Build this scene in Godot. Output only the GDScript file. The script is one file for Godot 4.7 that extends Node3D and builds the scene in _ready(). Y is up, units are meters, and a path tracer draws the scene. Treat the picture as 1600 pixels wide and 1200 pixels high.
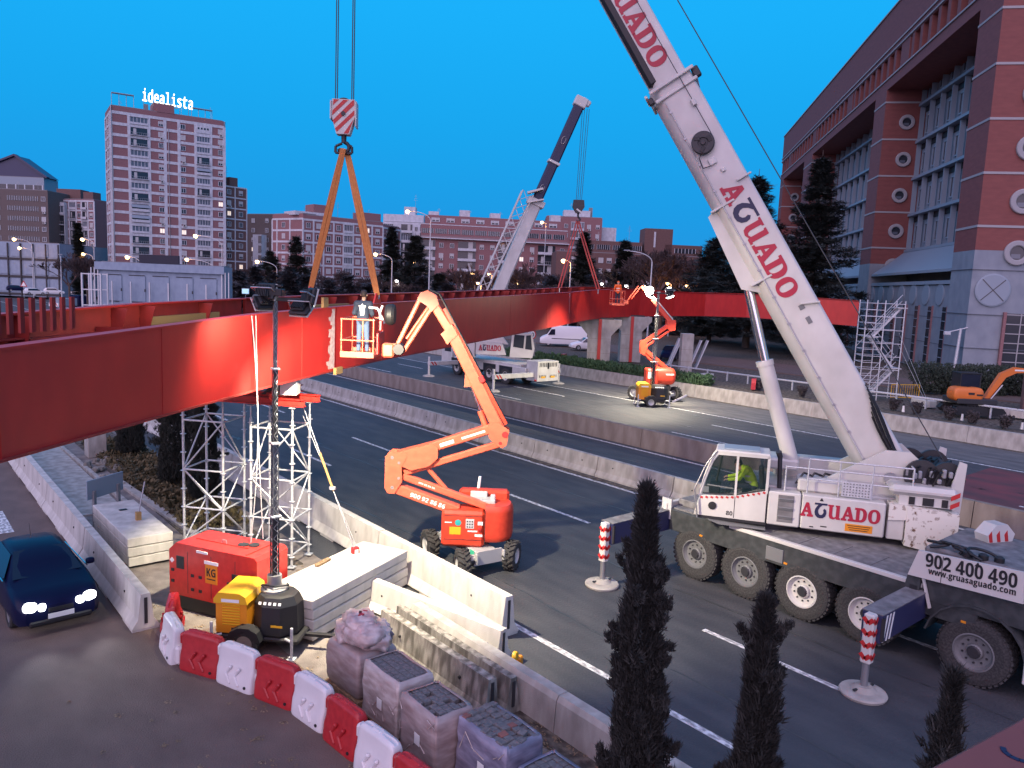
extends Node3D
# World axes: -Z runs along the motorway away from the camera, +X across it to the far side, y up, metres.

var M := {}
var top_names := {}
var rng := RandomNumberGenerator.new()
var mesh_store := {}


func _ready() -> void:
	rng.seed = 4711
	# --- camera
	var cam := Camera3D.new()
	cam.name = "camera"
	cam.keep_aspect = Camera3D.KEEP_HEIGHT
	cam.fov = rad_to_deg(2.0 * atan(600.0 / 1200.0))
	cam.near = 0.05
	cam.far = 3000.0
	cam.transform = Transform3D(Basis(Vector3.UP, deg_to_rad(-40.3115)) * Basis(Vector3.RIGHT, deg_to_rad(-7.25)) * Basis(Vector3.BACK, deg_to_rad(2.4)), Vector3(0, 8.2, 0))
	add_child(cam)
	cam.current = true
	# --- dusk sky, exposure
	var env := Environment.new()
	env.background_mode = Environment.BG_SKY
	var sky := Sky.new()
	var pm := PanoramaSkyMaterial.new()
	pm.panorama = ImageTexture.create_from_image(dusk_sky())
	sky.sky_material = pm
	env.sky = sky
	env.background_energy_multiplier = 1.0
	env.tonemap_mode = Environment.TONE_MAPPER_LINEAR
	env.tonemap_exposure = 1.0
	env.sdfgi_enabled = true
	env.ssao_enabled = true
	env.ssil_enabled = true
	var we := WorldEnvironment.new()
	we.name = "environment"
	we.environment = env
	add_child(we)
	# --- afterglow of the set sun, low behind the camera
	var sun := DirectionalLight3D.new()
	sun.name = "afterglow"
	sun.light_color = Color(1.0, 0.80, 0.85)
	sun.light_energy = 1.15
	sun.light_angular_distance = 100.0
	sun.shadow_enabled = true
	sun.basis = Basis(Vector3.UP, deg_to_rad(-60.0)) * Basis(Vector3.RIGHT, deg_to_rad(-28.0))
	add_child(sun)

	make_materials()
	build_setting()
	build_offices()
	build_far_buildings()
	build_vegetation()
	build_bridge()
	build_scaffolds()
	build_near_site()
	build_big_crane()
	build_boom_lifts()
	build_light_towers()
	build_second_crane()
	build_far_traffic()
	build_lamps()
	build_people()


func dusk_sky() -> Image:
	var w := 256
	var h := 128
	var im := Image.create(w, h, false, Image.FORMAT_RGBF)
	var stops := [[-90.0, Color(0.05, 0.10, 0.20)], [-0.5, Color(0.05, 0.10, 0.20)], [0.0, Color(0.022, 0.29, 0.72)], [5.0, Color(0.013, 0.33, 0.79)], [11.0, Color(0.010, 0.385, 0.87)], [19.0, Color(0.011, 0.44, 0.97)], [35.0, Color(0.025, 0.38, 0.88)], [90.0, Color(0.09, 0.24, 0.64)]]
	for y in h:
		var el := 90.0 - (y + 0.5) / h * 180.0
		var c := Color()
		for i in stops.size() - 1:
			if el >= stops[i][0]:
				c = stops[i][1].lerp(stops[i + 1][1], clampf((el - stops[i][0]) / (stops[i + 1][0] - stops[i][0]), 0, 1))
		for x in w:
			im.set_pixel(x, y, c)
	return im


# ---------------------------------------------------------------- mesh building
class Surf:
	var v := PackedVector3Array()
	var n := PackedVector3Array()


class MB:
	var xf := Transform3D()
	var m: Material
	var s := {}

	func _init(mat: Material = null, x := Transform3D()):
		m = mat
		xf = x

	func use(mat: Material) -> MB:
		m = mat
		return self

	func tri(a: Vector3, b: Vector3, c: Vector3, na: Vector3, nb: Vector3, nc: Vector3) -> void:
		var q: Surf = s.get(m)
		if q == null:
			q = Surf.new()
			s[m] = q
		a = xf * a
		b = xf * b
		c = xf * c
		na = (xf.basis * na).normalized()
		nb = (xf.basis * nb).normalized()
		nc = (xf.basis * nc).normalized()
		if (b - a).cross(c - a).dot(na + nb + nc) > 0.0:
			q.v.append_array([a, c, b])
			q.n.append_array([na, nc, nb])
		else:
			q.v.append_array([a, b, c])
			q.n.append_array([na, nb, nc])

	func flat(a: Vector3, b: Vector3, c: Vector3, out: Vector3) -> void:
		var g := (b - a).cross(c - a).normalized()
		if g.dot(out) < 0.0:
			g = -g
		tri(a, b, c, g, g, g)

	func quad(a: Vector3, b: Vector3, c: Vector3, d: Vector3, out: Vector3) -> void:
		flat(a, b, c, out)
		flat(a, c, d, out)

	func box(c: Vector3, size: Vector3, bs := Basis(), bev := 0.0) -> MB:
		var h := size * 0.5
		bev = minf(bev, minf(h.x, minf(h.y, h.z)) * 0.8)
		for ax in 3:
			var j := (ax + 1) % 3
			var k := (ax + 2) % 3
			for sg in [-1.0, 1.0]:
				var p := []
				for t in [[-1, -1], [1, -1], [1, 1], [-1, 1]]:
					var q := Vector3()
					q[ax] = sg * h[ax]
					q[j] = t[0] * (h[j] - bev)
					q[k] = t[1] * (h[k] - bev)
					p.append(c + bs * q)
				var o := Vector3()
				o[ax] = sg
				quad(p[0], p[1], p[2], p[3], bs * o)
			if bev > 0.0:
				for sj in [-1.0, 1.0]:
					for sk in [-1.0, 1.0]:
						var p := []
						for t in [[-1, 0], [1, 0], [1, 1], [-1, 1]]:
							var q := Vector3()
							q[ax] = t[0] * (h[ax] - bev)
							q[j] = sj * (h[j] - (0.0 if t[1] == 0 else bev))
							q[k] = sk * (h[k] - (bev if t[1] == 0 else 0.0))
							p.append(c + bs * q)
						var o := Vector3()
						o[j] = sj
						o[k] = sk
						quad(p[0], p[1], p[2], p[3], bs * o)
		if bev > 0.0:
			for sx in [-1.0, 1.0]:
				for sy in [-1.0, 1.0]:
					for sz in [-1.0, 1.0]:
						var g := Vector3(sx, sy, sz)
						flat(c + bs * (g * Vector3(h.x, h.y - bev, h.z - bev)), c + bs * (g * Vector3(h.x - bev, h.y, h.z - bev)), c + bs * (g * Vector3(h.x - bev, h.y - bev, h.z)), bs * g)
		return self

	static func along(a: Vector3, b: Vector3, up := Vector3.UP) -> Basis:   # x along a>b, y towards up
		var x := (b - a).normalized()
		var z := x.cross(up)
		if z.length() < 1e-4:
			z = x.cross(Vector3.RIGHT)
		z = z.normalized()
		return Basis(x, z.cross(x).normalized(), z)

	func bar(a: Vector3, b: Vector3, hy: float, wz: float, up := Vector3.UP, bev := 0.0) -> MB:
		return box((a + b) * 0.5, Vector3((b - a).length(), hy, wz), along(a, b, up), bev)

	func tube(a: Vector3, b: Vector3, ra: float, rb := -1.0, n := 8, caps := true) -> MB:
		if rb < 0.0:
			rb = ra
		var bs := along(a, b)
		for i in n:
			var t0 := TAU * i / n
			var t1 := TAU * (i + 1) / n
			var d0 := bs.y * cos(t0) + bs.z * sin(t0)
			var d1 := bs.y * cos(t1) + bs.z * sin(t1)
			tri(a + d0 * ra, a + d1 * ra, b + d1 * rb, d0, d1, d1)
			if rb > 0.0:
				tri(a + d0 * ra, b + d1 * rb, b + d0 * rb, d0, d1, d0)
			if caps:
				flat(a, a + d0 * ra, a + d1 * ra, a - b)
				if rb > 0.0:
					flat(b, b + d0 * rb, b + d1 * rb, b - a)
		return self

	func lathe(prof: Array, n: int, t := Transform3D()) -> MB:   # prof: Vector2(radius, height) from bottom to top, around y
		for k in prof.size() - 1:
			var p: Vector2 = prof[k]
			var q: Vector2 = prof[k + 1]
			var e := q - p
			var nn := Vector2(e.y, -e.x).normalized()
			for i in n:
				var t0 := TAU * i / n
				var t1 := TAU * (i + 1) / n
				var c0 := Vector3(cos(t0), 0, sin(t0))
				var c1 := Vector3(cos(t1), 0, sin(t1))
				var n0 := t.basis * (c0 * nn.x + Vector3.UP * nn.y)
				var n1 := t.basis * (c1 * nn.x + Vector3.UP * nn.y)
				var a := t * (c0 * p.x + Vector3.UP * p.y)
				var b := t * (c1 * p.x + Vector3.UP * p.y)
				var c := t * (c1 * q.x + Vector3.UP * q.y)
				var d := t * (c0 * q.x + Vector3.UP * q.y)
				if p.x > 1e-5:
					tri(a, b, c, n0, n1, n1)
				if q.x > 1e-5:
					tri(a, c, d, n0, n1, n0)
		return self

	func extr(poly: Array, depth: float, t := Transform3D()) -> MB:   # polygon in xy, thickness depth about z = 0
		var pp := PackedVector2Array(poly)
		var idx := Geometry2D.triangulate_polygon(pp)
		var area := 0.0
		for i in pp.size():
			area += pp[i].cross(pp[(i + 1) % pp.size()])
		var sg := signf(area)
		for i in range(0, idx.size(), 3):
			for z in [-depth * 0.5, depth * 0.5]:
				flat(t * _v(pp[idx[i]], z), t * _v(pp[idx[i + 1]], z), t * _v(pp[idx[i + 2]], z), t.basis * Vector3(0, 0, z))
		for i in pp.size():
			var a := pp[i]
			var b := pp[(i + 1) % pp.size()]
			var o := Vector3((b - a).y, -(b - a).x, 0) * sg
			quad(t * _v(a, -depth * 0.5), t * _v(b, -depth * 0.5), t * _v(b, depth * 0.5), t * _v(a, depth * 0.5), t.basis * o)
		return self

	func _v(p: Vector2, z: float) -> Vector3:
		return Vector3(p.x, p.y, z)

	func path(pts: Array, r: float, n := 6) -> MB:
		for i in pts.size() - 1:
			tube(pts[i], pts[i + 1], r, r, n, i == 0 or i == pts.size() - 2)
		return self

	func grid(rows: Array, center: Vector3, closed := false, smooth := true) -> MB:   # rows of points; smooth normals, turned away from center
		var R := rows.size()
		var K: int = rows[0].size()
		var nn := []
		for i in R:
			var rn := []
			for k in K:
				var ka := (k - 1 + K) % K if closed else maxi(k - 1, 0)
				var kb := (k + 1) % K if closed else mini(k + 1, K - 1)
				var du: Vector3 = rows[i][kb] - rows[i][ka]
				var dv: Vector3 = rows[mini(i + 1, R - 1)][k] - rows[maxi(i - 1, 0)][k]
				var g := du.cross(dv).normalized()
				if g.dot(rows[i][k] - center) < 0.0:
					g = -g
				rn.append(g)
			nn.append(rn)
		for i in R - 1:
			for k in (K if closed else K - 1):
				var l := (k + 1) % K
				if smooth:
					tri(rows[i][k], rows[i][l], rows[i + 1][l], nn[i][k], nn[i][l], nn[i + 1][l])
					tri(rows[i][k], rows[i + 1][l], rows[i + 1][k], nn[i][k], nn[i + 1][l], nn[i + 1][k])
				else:
					quad(rows[i][k], rows[i][l], rows[i + 1][l], rows[i + 1][k], nn[i][k])
		return self

	func mesh() -> ArrayMesh:
		var am := ArrayMesh.new()
		for mat in s:
			var q: Surf = s[mat]
			var a := []
			a.resize(Mesh.ARRAY_MAX)
			a[Mesh.ARRAY_VERTEX] = q.v
			a[Mesh.ARRAY_NORMAL] = q.n
			am.add_surface_from_arrays(Mesh.PRIMITIVE_TRIANGLES, a)
			am.surface_set_material(am.get_surface_count() - 1, mat)
		return am


# ---------------------------------------------------------------- naming
func fresh_name(parent: Node, called: String) -> String:
	var used: Dictionary = top_names if parent == self else (parent.get_meta("used_names") if parent.has_meta("used_names") else {})
	var k: int = used.get(called, 0)
	used[called] = k + 1
	if parent != self:
		parent.set_meta("used_names", used)
	return called if k == 0 else "%s_%03d" % [called, k]


func tag(o: Node3D, label: String, category: String, group := "") -> Node3D:
	o.set_meta("label", label)
	o.set_meta("category", category)
	if group:
		o.set_meta("group", group)
	return o


func thing(called: String, label: String, category: String, at := Transform3D(), group := "") -> Node3D:
	var o := Node3D.new()
	o.name = fresh_name(self, called)
	add_child(o, true)
	o.transform = at
	return tag(o, label, category, group)


func part(parent: Node3D, called: String, shape, label := "", at := Transform3D()) -> MeshInstance3D:
	var o := MeshInstance3D.new()
	o.name = fresh_name(parent, called)
	o.mesh = shape.mesh() if shape is MB else shape
	parent.add_child(o, true)
	o.transform = at
	if label:
		o.set_meta("label", label)
	return o


func lone(called: String, shape, label: String, category: String, group := "", at := Transform3D()) -> MeshInstance3D:
	var o := part(self, called, shape, "", at)
	tag(o, label, category, group)
	return o


func struct(called: String, shape) -> MeshInstance3D:
	var o := part(self, called, shape)
	o.set_meta("kind", "structure")
	return o


func again(o: Node3D, called: String, label: String, at: Transform3D, group := "") -> Node3D:
	var c: Node3D = o.duplicate()
	c.name = fresh_name(self, called)
	add_child(c, true)
	c.transform = at
	c.set_meta("label", label)
	if group:
		c.set_meta("group", group)
	return c


func at(x: float, y: float, z: float, deg := 0.0) -> Transform3D:
	return Transform3D(Basis(Vector3.UP, deg_to_rad(deg)), Vector3(x, y, z))


func text_part(parent: Node3D, called: String, words: String, font: String, w: float, h: float, mat: Material, where: Transform3D, bold := true, thick := 0.02) -> MeshInstance3D:
	var key := words + font + str(bold)
	var tm: TextMesh = mesh_store.get(key)
	if tm == null:
		tm = TextMesh.new()
		var sf := SystemFont.new()
		sf.font_names = PackedStringArray([font])
		sf.font_weight = 700 if bold else 400
		var fv := FontVariation.new()
		fv.base_font = sf
		fv.variation_embolden = 0.9 if font == "Droid Serif" else 0.0
		tm.font = fv
		tm.text = words
		tm.font_size = 48
		tm.pixel_size = 0.01
		tm.depth = 0.05
		tm.curve_step = 1.5
		mesh_store[key] = tm
	var o := part(parent, called, tm)
	o.material_override = mat
	var bb := tm.get_aabb()
	var sc := Vector3(w / bb.size.x, h / bb.size.y, thick / 0.05)
	var mid := bb.position + bb.size * 0.5
	o.transform = where * Transform3D(Basis.from_scale(sc), -Vector3(mid.x * sc.x, mid.y * sc.y, mid.z * sc.z))
	return o


# ---------------------------------------------------------------- materials
func lin(r: float, g: float, b: float) -> Color:
	return Color(r, g, b).linear_to_srgb()


func plain(r: float, g: float, b: float, rough := 0.6, metal := 0.0) -> StandardMaterial3D:
	var m := StandardMaterial3D.new()
	m.albedo_color = lin(r, g, b)
	m.roughness = rough
	m.metallic = metal
	return m


func noise_tex(freq: float, lo: Color, hi: Color, seed_: int, size := 512, spread := 0.5, mid := 0.5) -> NoiseTexture2D:
	var f := FastNoiseLite.new()
	f.noise_type = FastNoiseLite.TYPE_SIMPLEX_SMOOTH
	f.seed = seed_
	f.frequency = freq
	f.fractal_octaves = 5
	f.fractal_gain = 0.5
	var g := Gradient.new()
	g.offsets = PackedFloat32Array([mid - spread * 0.5, mid + spread * 0.5])
	g.colors = PackedColorArray([lo, hi])
	var t := NoiseTexture2D.new()
	t.width = size
	t.height = size
	t.seamless = true
	t.noise = f
	t.color_ramp = g
	return t


func bump_tex(freq: float, seed_: int, strength := 4.0) -> NoiseTexture2D:
	var f := FastNoiseLite.new()
	f.noise_type = FastNoiseLite.TYPE_SIMPLEX_SMOOTH
	f.seed = seed_
	f.frequency = freq
	f.fractal_octaves = 5
	var t := NoiseTexture2D.new()
	t.width = 512
	t.height = 512
	t.seamless = true
	t.noise = f
	t.as_normal_map = true
	t.bump_strength = strength
	return t


# worn: a base colour that wanders between two tones, in world space; scale = repeats per metre on each axis
func worn(lo: Color, hi: Color, scale: Vector3, seed_: int, rough := 0.8, metal := 0.0, freq := 0.012, spread := 0.5, bump := 0.0, bump_tx: NoiseTexture2D = null, mid := 0.5) -> StandardMaterial3D:
	var m := StandardMaterial3D.new()
	m.albedo_texture = noise_tex(freq, lo, hi, seed_, 512, spread, mid)
	m.roughness = rough
	m.metallic = metal
	m.uv1_triplanar = true
	m.uv1_world_triplanar = true
	m.uv1_scale = scale
	if bump > 0.0:
		m.normal_enabled = true
		m.normal_scale = bump
		m.normal_texture = bump_tx
	return m


func glow(r: float, g: float, b: float, e: float) -> StandardMaterial3D:
	var m := plain(0.8, 0.8, 0.8, 0.5)
	m.emission_enabled = true
	m.emission = lin(r, g, b)
	m.emission_energy_multiplier = e
	return m


func pane(tint := Color(0.6, 0.75, 0.8), alpha := 0.25) -> StandardMaterial3D:
	var m := StandardMaterial3D.new()
	m.albedo_color = Color(tint.r, tint.g, tint.b, alpha)
	m.transparency = BaseMaterial3D.TRANSPARENCY_ALPHA
	m.roughness = 0.03
	return m


func make_materials() -> void:
	var fine := bump_tex(0.3, 3, 5.0)
	M.asphalt = worn(lin(0.036, 0.039, 0.046), lin(0.058, 0.060, 0.066), Vector3(0.23, 0.23, 0.07), 11, 0.72, 0.0, 0.010, 0.7, 0.2, fine)
	M.shoulder = worn(lin(0.085, 0.085, 0.088), lin(0.135, 0.132, 0.13), Vector3(0.2, 0.2, 0.07), 12, 0.85, 0.0, 0.012, 0.7, 0.2, fine)
	M.road = worn(lin(0.11, 0.078, 0.066), lin(0.15, 0.108, 0.092), Vector3(0.21, 0.21, 0.12), 13, 0.85, 0.0, 0.010, 0.8, 0.22, fine)
	M.earth = worn(lin(0.05, 0.042, 0.034), lin(0.17, 0.145, 0.115), Vector3(0.31, 0.31, 0.31), 14, 0.95, 0.0, 0.02, 0.6, 1.0, fine)
	M.slab_ground = worn(lin(0.14, 0.12, 0.11), lin(0.24, 0.21, 0.19), Vector3(0.27, 0.27, 0.27), 15, 0.9, 0.0, 0.012, 0.7, 0.35, fine)
	M.paint_line = worn(lin(0.26, 0.26, 0.26), lin(0.70, 0.70, 0.69), Vector3(0.9, 0.9, 0.4), 16, 0.7, 0.0, 0.02, 0.4)
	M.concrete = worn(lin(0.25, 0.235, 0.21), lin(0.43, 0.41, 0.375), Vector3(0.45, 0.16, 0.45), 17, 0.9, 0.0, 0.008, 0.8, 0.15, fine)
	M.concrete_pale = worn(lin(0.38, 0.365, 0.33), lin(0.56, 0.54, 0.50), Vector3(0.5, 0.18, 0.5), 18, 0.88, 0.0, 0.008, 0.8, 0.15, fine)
	M.concrete_old = worn(lin(0.10, 0.092, 0.078), lin(0.36, 0.34, 0.30), Vector3(0.75, 0.22, 0.75), 19, 0.92, 0.0, 0.010, 0.6, 0.3, fine)
	M.concrete_brown = worn(lin(0.15, 0.118, 0.10), lin(0.24, 0.20, 0.175), Vector3(0.35, 0.12, 0.35), 20, 0.9, 0.0, 0.008, 0.8, 0.15, fine)
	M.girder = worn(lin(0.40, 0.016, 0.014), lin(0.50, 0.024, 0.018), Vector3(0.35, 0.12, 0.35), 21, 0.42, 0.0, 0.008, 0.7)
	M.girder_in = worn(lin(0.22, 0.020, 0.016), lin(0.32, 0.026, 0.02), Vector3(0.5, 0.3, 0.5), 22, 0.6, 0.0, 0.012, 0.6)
	M.primer = worn(lin(0.46, 0.28, 0.27), lin(0.68, 0.58, 0.56), Vector3(1.2, 0.6, 1.2), 23, 0.7, 0.0, 0.02, 0.5)
	M.rust_ochre = plain(0.36, 0.22, 0.08, 0.8)
	M.crane_white = worn(lin(0.42, 0.41, 0.385), lin(0.54, 0.53, 0.505), Vector3(0.4, 0.22, 0.4), 24, 0.42, 0.0, 0.006, 0.8)
	M.crane_chipped = worn(lin(0.13, 0.08, 0.05), lin(0.62, 0.60, 0.54), Vector3(0.8, 0.55, 0.8), 25, 0.55, 0.0, 0.012, 0.07, 0.0, null, 0.31)
	M.crane_dark = worn(lin(0.028, 0.032, 0.034), lin(0.048, 0.052, 0.054), Vector3(0.5, 0.5, 0.5), 26, 0.45, 0.0, 0.012, 0.5)
	M.navy = plain(0.022, 0.026, 0.075, 0.4)
	M.deck = worn(lin(0.10, 0.098, 0.10), lin(0.21, 0.205, 0.21), Vector3(0.5, 0.5, 0.5), 27, 0.8, 0.0, 0.01, 0.8)
	M.steel = plain(0.34, 0.34, 0.35, 0.42, 0.7)
	M.galv = worn(lin(0.42, 0.43, 0.45), lin(0.62, 0.63, 0.64), Vector3(1.5, 0.8, 1.5), 28, 0.5, 0.35, 0.02, 0.6)
	M.chrome = plain(0.72, 0.72, 0.74, 0.14, 1.0)
	M.black = plain(0.012, 0.012, 0.014, 0.55)
	M.dark_metal = plain(0.03, 0.03, 0.034, 0.5, 0.2)
	M.rubber = worn(lin(0.018, 0.018, 0.019), lin(0.05, 0.049, 0.048), Vector3(1.6, 1.6, 1.6), 29, 0.85, 0.0, 0.02, 0.5)
	M.rim_grey = plain(0.15, 0.155, 0.16, 0.55, 0.2)
	M.rim_white = plain(0.5, 0.49, 0.46, 0.5)
	M.lift_orange = worn(lin(0.55, 0.095, 0.05), lin(0.62, 0.125, 0.065), Vector3(0.8, 0.8, 0.8), 30, 0.45, 0.0, 0.012, 0.6)
	M.lift_red = worn(lin(0.50, 0.04, 0.018), lin(0.57, 0.055, 0.024), Vector3(0.8, 0.8, 0.8), 31, 0.42, 0.0, 0.012, 0.6)
	M.red_gloss = worn(lin(0.46, 0.024, 0.018), lin(0.56, 0.036, 0.026), Vector3(0.8, 0.5, 0.8), 32, 0.4, 0.0, 0.014, 0.6)
	M.grey_paint = plain(0.36, 0.36, 0.36, 0.5)
	M.yellow = plain(0.66, 0.36, 0.015, 0.45)
	M.amber = plain(0.62, 0.22, 0.01, 0.45)
	M.white = plain(0.72, 0.72, 0.70, 0.5)
	M.letter_red = plain(0.33, 0.012, 0.035, 0.5)
	M.letter_navy = plain(0.012, 0.014, 0.05, 0.5)
	M.letter_black = plain(0.01, 0.01, 0.012, 0.5)
	M.stripe_red = plain(0.42, 0.02, 0.02, 0.5)
	M.plastic_red = worn(lin(0.34, 0.014, 0.02), lin(0.44, 0.024, 0.028), Vector3(1, 1, 1), 33, 0.42, 0.0, 0.012, 0.6)
	M.plastic_white = worn(lin(0.60, 0.58, 0.59), lin(0.70, 0.68, 0.685), Vector3(0.5, 0.5, 0.5), 34, 0.42, 0.0, 0.006, 0.9)
	M.paver = worn(lin(0.10, 0.10, 0.105), lin(0.17, 0.165, 0.165), Vector3(1.1, 1.1, 1.1), 35, 0.85, 0.0, 0.02, 0.6, 0.4, fine)
	M.paver_red = plain(0.22, 0.09, 0.075, 0.9)
	M.wrap = worn(lin(0.24, 0.175, 0.165), lin(0.40, 0.335, 0.325), Vector3(0.35, 1.1, 0.35), 36, 0.26, 0.0, 0.008, 0.8, 0.25, bump_tex(0.01, 9, 9.0))
	M.wrap_pale = worn(lin(0.33, 0.27, 0.25), lin(0.50, 0.45, 0.43), Vector3(0.4, 1.3, 0.4), 50, 0.24, 0.0, 0.01, 0.7, 0.25, M.wrap.normal_texture)
	M.wrap_blue = worn(lin(0.13, 0.12, 0.17), lin(0.30, 0.29, 0.38), Vector3(0.35, 1.1, 0.35), 37, 0.26, 0.0, 0.008, 0.8, 0.25, M.wrap.normal_texture)
	M.bag = worn(lin(0.36, 0.25, 0.235), lin(0.62, 0.54, 0.52), Vector3(0.8, 0.8, 0.8), 38, 0.35, 0.0, 0.01, 0.7, 0.3, M.wrap.normal_texture)
	M.wood = worn(lin(0.14, 0.085, 0.045), lin(0.30, 0.20, 0.115), Vector3(2.0, 2.0, 0.5), 39, 0.85, 0.0, 0.02, 0.5)
	M.sling = worn(lin(0.44, 0.16, 0.045), lin(0.58, 0.24, 0.075), Vector3(3, 0.5, 3), 40, 0.85, 0.0, 0.02, 0.5)
	M.rope = plain(0.05, 0.05, 0.055, 0.6, 0.3)
	M.brick = worn(lin(0.20, 0.10, 0.105), lin(0.26, 0.135, 0.14), Vector3(0.3, 0.5, 0.3), 41, 0.9, 0.0, 0.02, 0.6)
	M.brick_dark = worn(lin(0.115, 0.066, 0.062), lin(0.155, 0.088, 0.08), Vector3(0.2, 0.4, 0.2), 42, 0.9, 0.0, 0.02, 0.6)
	M.brick_brown = worn(lin(0.105, 0.085, 0.082), lin(0.135, 0.108, 0.10), Vector3(0.2, 0.4, 0.2), 43, 0.9, 0.0, 0.02, 0.6)
	M.render_white = worn(lin(0.42, 0.44, 0.47), lin(0.54, 0.56, 0.60), Vector3(0.15, 0.08, 0.15), 44, 0.9, 0.0, 0.015, 0.6)
	M.office_red = worn(lin(0.165, 0.05, 0.045), lin(0.205, 0.064, 0.055), Vector3(0.12, 0.3, 0.12), 45, 0.75, 0.0, 0.015, 0.6)
	M.office_grey = worn(lin(0.17, 0.20, 0.24), lin(0.23, 0.265, 0.30), Vector3(0.12, 0.06, 0.12), 46, 0.75, 0.0, 0.015, 0.6)
	M.office_panel = plain(0.22, 0.27, 0.32, 0.5)
	M.stone_pale = plain(0.3, 0.3, 0.31, 0.8)
	M.glass_dark = plain(0.03, 0.036, 0.045, 0.12)
	M.glass_mid = plain(0.10, 0.12, 0.15, 0.15)
	M.blind = plain(0.42, 0.42, 0.42, 0.7)
	M.cladding = worn(lin(0.19, 0.25, 0.33), lin(0.24, 0.31, 0.39), Vector3(0.2, 0.08, 0.2), 47, 0.5, 0.1, 0.015, 0.6)
	M.roof_grey = plain(0.2, 0.2, 0.21, 0.9)
	M.needle = plain(0.020, 0.030, 0.022, 0.8)
	M.leaf_white = plain(0.8, 0.8, 0.8, 0.8)
	M.leaf_white.vertex_color_use_as_albedo = true
	M.leaf_white.albedo_color = Color.WHITE
	M.bark = worn(lin(0.055, 0.042, 0.035), lin(0.11, 0.088, 0.075), Vector3(3, 0.6, 3), 48, 0.95, 0.0, 0.03, 0.5)
	M.twig = plain(0.055, 0.036, 0.036, 0.9)
	M.car_blue = plain(0.006, 0.008, 0.034, 0.3)
	M.car_blue.metallic_specular = 0.25
	M.brake_glow_road = worn(lin(0.08, 0.034, 0.038), lin(0.16, 0.038, 0.045), Vector3(0.1, 0.1, 0.05), 49, 0.8, 0.0, 0.012, 0.7)  # asphalt with the red glow of brake lights put into its colour
	M.digger = plain(0.58, 0.15, 0.025, 0.45)
	M.car_white = plain(0.7, 0.7, 0.7, 0.35)
	M.car_glass = plain(0.012, 0.016, 0.03, 0.06)
	M.pane = pane()
	M.cab_glass = pane(Color(0.12, 0.2, 0.2), 0.25)
	M.skin = plain(0.42, 0.25, 0.17, 0.6)
	M.hair = plain(0.035, 0.025, 0.02, 0.7)
	M.denim_jacket = plain(0.02, 0.03, 0.055, 0.85)
	M.denim = plain(0.07, 0.115, 0.21, 0.85)
	M.hivis_yellow = plain(0.42, 0.66, 0.02, 0.8)
	M.hivis_orange = plain(0.70, 0.12, 0.02, 0.8)
	M.work_dark = plain(0.03, 0.03, 0.045, 0.9)
	M.boot = plain(0.05, 0.04, 0.035, 0.8)
	M.lamp_cold = glow(1.0, 0.98, 0.94, 14.0)
	M.lamp_warm = glow(1.0, 0.62, 0.26, 7.0)
	M.sign_white = glow(1.0, 0.93, 0.70, 3.2)
	M.headlight = glow(0.95, 0.98, 1.0, 6.0)
	M.lit_room = glow(1.0, 0.72, 0.4, 0.8)
	M.sign_cyan = glow(0.03, 0.45, 0.62, 0.9)
	M.tail_red = glow(1.0, 0.03, 0.02, 2.0)
# ---------------------------------------------------------------- ground, roads, barriers
func sheet(x0: float, x1: float, z0: float, z1: float, top: float, mat: Material) -> MB:
	return MB.new(mat).box(Vector3((x0 + x1) * 0.5, top - 0.05, (z0 + z1) * 0.5), Vector3(x1 - x0, 0.1, z1 - z0))


func line_marks(x: float, w: float, spans: Array) -> void:
	var b := MB.new(M.paint_line)
	for s in spans:
		b.box(Vector3(x, 0.002, (s[0] + s[1]) * 0.5), Vector3(w, 0.004, absf(s[1] - s[0])))
	struct("road_marking", b)


const JERSEY := [Vector2(-0.30, 0), Vector2(-0.30, 0.09), Vector2(-0.17, 0.32), Vector2(-0.10, 1.0), Vector2(0.10, 1.0), Vector2(0.17, 0.32), Vector2(0.30, 0.09), Vector2(0.30, 0)]


func jersey_shape(length: float, h: float, mat: Material, notch := true, wide := 1.0) -> MB:   # length along z, standing on y = 0
	var b := MB.new(mat)
	var body := []
	for p in JERSEY:
		body.append(Vector2(p.x * wide, p.y * h if p.y < 0.9 else h))
	if notch:   # forklift notches: feet at the ends and the middle only
		var up := []
		for p in body:
			up.append(Vector2(p.x, maxf(p.y, 0.06)))
		b.extr(up, length)
		for k in [-1.0, 0.0, 1.0]:
			b.box(Vector3(0, 0.03, k * (length * 0.5 - 0.45)), Vector3(0.585 * wide, 0.06, 0.86))
	else:
		b.extr(body, length)
	return b


func jersey_dressing(o: Node3D, length: float, h: float, side: float) -> void:
	var b := MB.new(M.black)
	for k in [-0.28, 0.28]:
		b.tube(Vector3(side * 0.16, h * 0.62, k * length), Vector3(side * 0.118, h * 0.625, k * length), 0.03, 0.03, 8)
	part(o, "lifting_hole", b)
	var e := MB.new(M.dark_metal)
	for k in [-1.0, 1.0]:
		e.box(Vector3(0, h * 0.55, k * (length * 0.5 + 0.006)), Vector3(0.07, h * 0.7, 0.02))
	part(o, "joint_slot", e)


func barrier(label: String, x: float, z: float, length: float, h: float, mat: Material, group: String, deg := 0.0, notch := true, side := -1.0, wide := 1.0) -> Node3D:
	var o := thing("concrete_barrier", label, "barrier", at(x, 0, z, deg), group)
	part(o, "body", jersey_shape(length, h, mat, notch, wide))
	jersey_dressing(o, length, h, side)
	return o


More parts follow.
